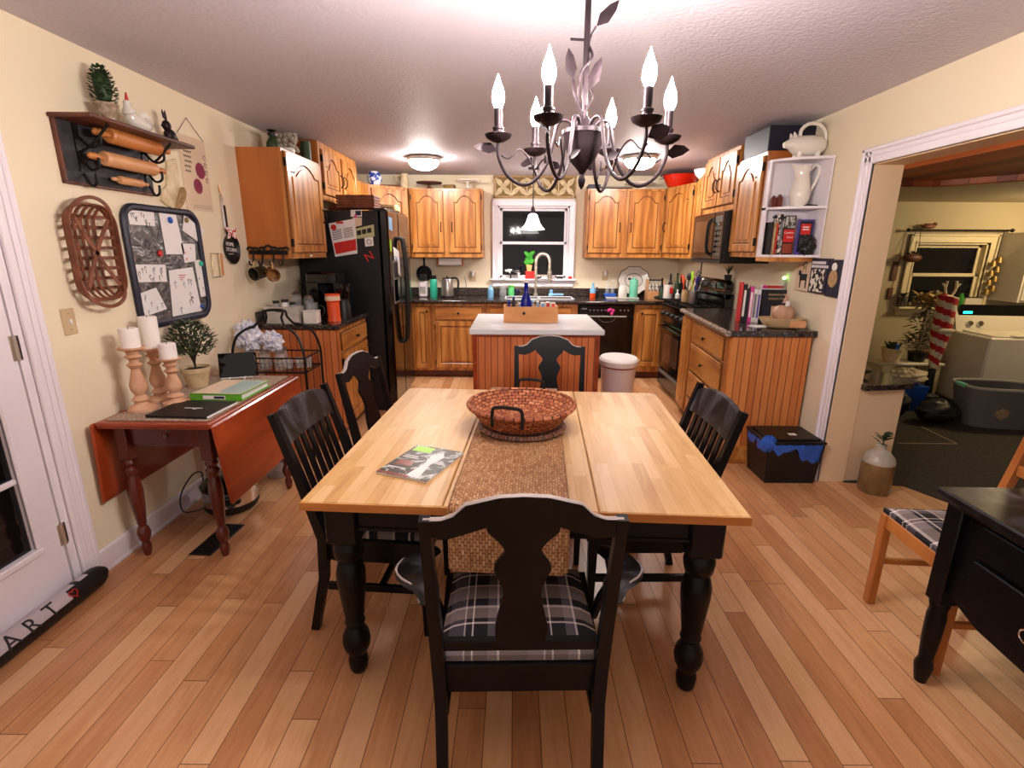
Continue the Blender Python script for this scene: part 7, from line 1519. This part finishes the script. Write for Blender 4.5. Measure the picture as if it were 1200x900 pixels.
for x in (-.44, .44): m = MB(); m.box(x-.008, x+.008, 0, .06, -.008, .008); m.build('bracket', M['iron'], c)
m = MB(); m.ball((0, 0, 0), (.07, .025, .028)); m.ball((.06, 0, .02), (.025, .02, .02), 8, 6); m.leaf((-.06, 0, 0), (-1, 0, .2), .09, .03); solo(m, 'carved_bird', [M['tobacco']], 'brown carved bird perched on the curtain rod left end', 'ornament', (4.35, LY-.06, 1.783))
c = thing('hanging_planter', 'dark bird-shaped hanging planter on cords left of the laundry window', 'planter', (4.22, LY-.09, 1.46)); m = MB(); m.ball((0, 0, 0), (.10, .05, .045)); m.leaf((-.08, 0, .01), (-1, 0, .1), .09, .05); m.build('body', M['pinedark'], c); m = MB()
for x in (-.06, .06): m.tube([(x, 0, .03), (x*.4+.03, .03, .285)], .003, 4)
for k in range(20): a = k*2.4; m.leaf((.02*math.cos(a), .01, .03), (math.cos(a), .2, .5), .05, .02)
m.build('cords', M['ink'], c)
c = thing('beaded_string', 'string of dark hanging blocks at the left edge of the laundry window', 'ornament', (4.12, LY-.0098, 1.22)); m = MB(); m.tube([(0, 0, -.25), (.05, 0, .5)], .003, 4); m.box(-.03, .03, -.01, .01, .0, .20, .004); m.box(-.03, .02, -.01, .01, -.2, -.08, .004); m.build('blocks', M['pinedark'], c)
c = thing('bell_string', 'string of brass bells hanging at the right end of the curtain rod', 'bells', (5.15, LY-.06, 1.745)); m = MB(); m.tube([(.0, 0, -.01), (-.02, 0, -.65)], .004, 5); m.build('cord', M['ink'], c)
for k, z in enumerate((-.32, -.42, -.52, -.62)):
    for s in (-1, 1): m = MB(); m.lathe([(.001, .035), (.018, .03), (.028, 0), (.034, -.028), (.028, -.025), (.001, .02)], c=(s*.028-.012, -.01, z+.02*s), n=14); m.build('bell', M['gold'], c)
c = thing('laundry_cabinet', 'cream wall cabinet above the washing machine', 'cabinet', (5.20, 5.28, 1.02)); m = MB(); m.box(0, 1.0, 0, .335, 0, .70); m.build('carcass', M['appwhite'], c)
for x in (.02, .51): m = MB(); m.box(x, x+.47, -.018, 0, .02, .68, .004); m.box(x+.06, x+.41, -.024, -.016, .08, .62, .006); m.build('door', M['appwhite'], c)
jar('detergent_bottle', 'green detergent bottle standing at the left of the washing machine console', 'bottle', (4.735, 5.42, .9305), [(.03, 0), (.032, .12), (.02, .15), (.018, .17)], 'leafgreen')
jar('ledge_pot', 'small dark pot with yellow lid at the back of the half wall ledge', 'pot', (2.52, 3.67, .6905), [(.035, 0), (.045, .05), (.04, .05), (.001, .045)], 'blackplastic', [(.04, .05), (.03, .06), (.001, .06)], 'gold')
m = MB()
for k in range(14): a = k*2.4; m.leaf((.02*math.cos(a), .02*math.sin(a), .01), (math.cos(a), math.sin(a), .5), .06, .022)
m.lathe([(.03, 0), (.03, .012), (.001, .012)], n=12); solo(m, 'dried_sprig', [M['leafdark']], 'dark dried sprig lying on the half wall ledge', 'plant', (2.40, 3.40, .6905))
# ---------------------------------------------------------------- light and camera
w = bpy.data.worlds.new('room_world'); bpy.context.scene.world = w; w.use_nodes = True
bg = w.node_tree.nodes['Background']; bg.inputs[0].default_value = lin('#e6d6cf'); bg.inputs[1].default_value = .72
def area(name, loc, energy, size, col='#fff0dc'):
    l = bpy.data.lights.new(name, 'POINT'); l.energy = energy; l.shadow_soft_size = size; l.color = lin(col)[:3]
    o = bpy.data.objects.new(name, l); COL.objects.link(o); o.location = loc; return o
area('laundry_lamp', (5.2, 4.6, 1.9), 40, .12, '#ffe2b0')
cam = bpy.data.cameras.new('camera'); co = bpy.data.objects.new('camera', cam); COL.objects.link(co)
cam.sensor_fit = 'HORIZONTAL'; cam.sensor_width = 36; cam.lens = 36*CF/1200; cam.clip_start = .02; cam.clip_end = 60
fw = ray(600, 450); rt = (ray(601, 450)-fw).normalized(); up = (ray(600, 449)-fw).normalized(); fw = fw.normalized()
co.matrix_world = Matrix(((rt.x, up.x, -fw.x, 0), (rt.y, up.y, -fw.y, 0), (rt.z, up.z, -fw.z, CH), (0, 0, 0, 1)))
sc = bpy.context.scene; sc.camera = co
sc.view_settings.view_transform = 'Standard'; sc.view_settings.look = 'None'; sc.view_settings.exposure = .2; sc.view_settings.gamma = 1
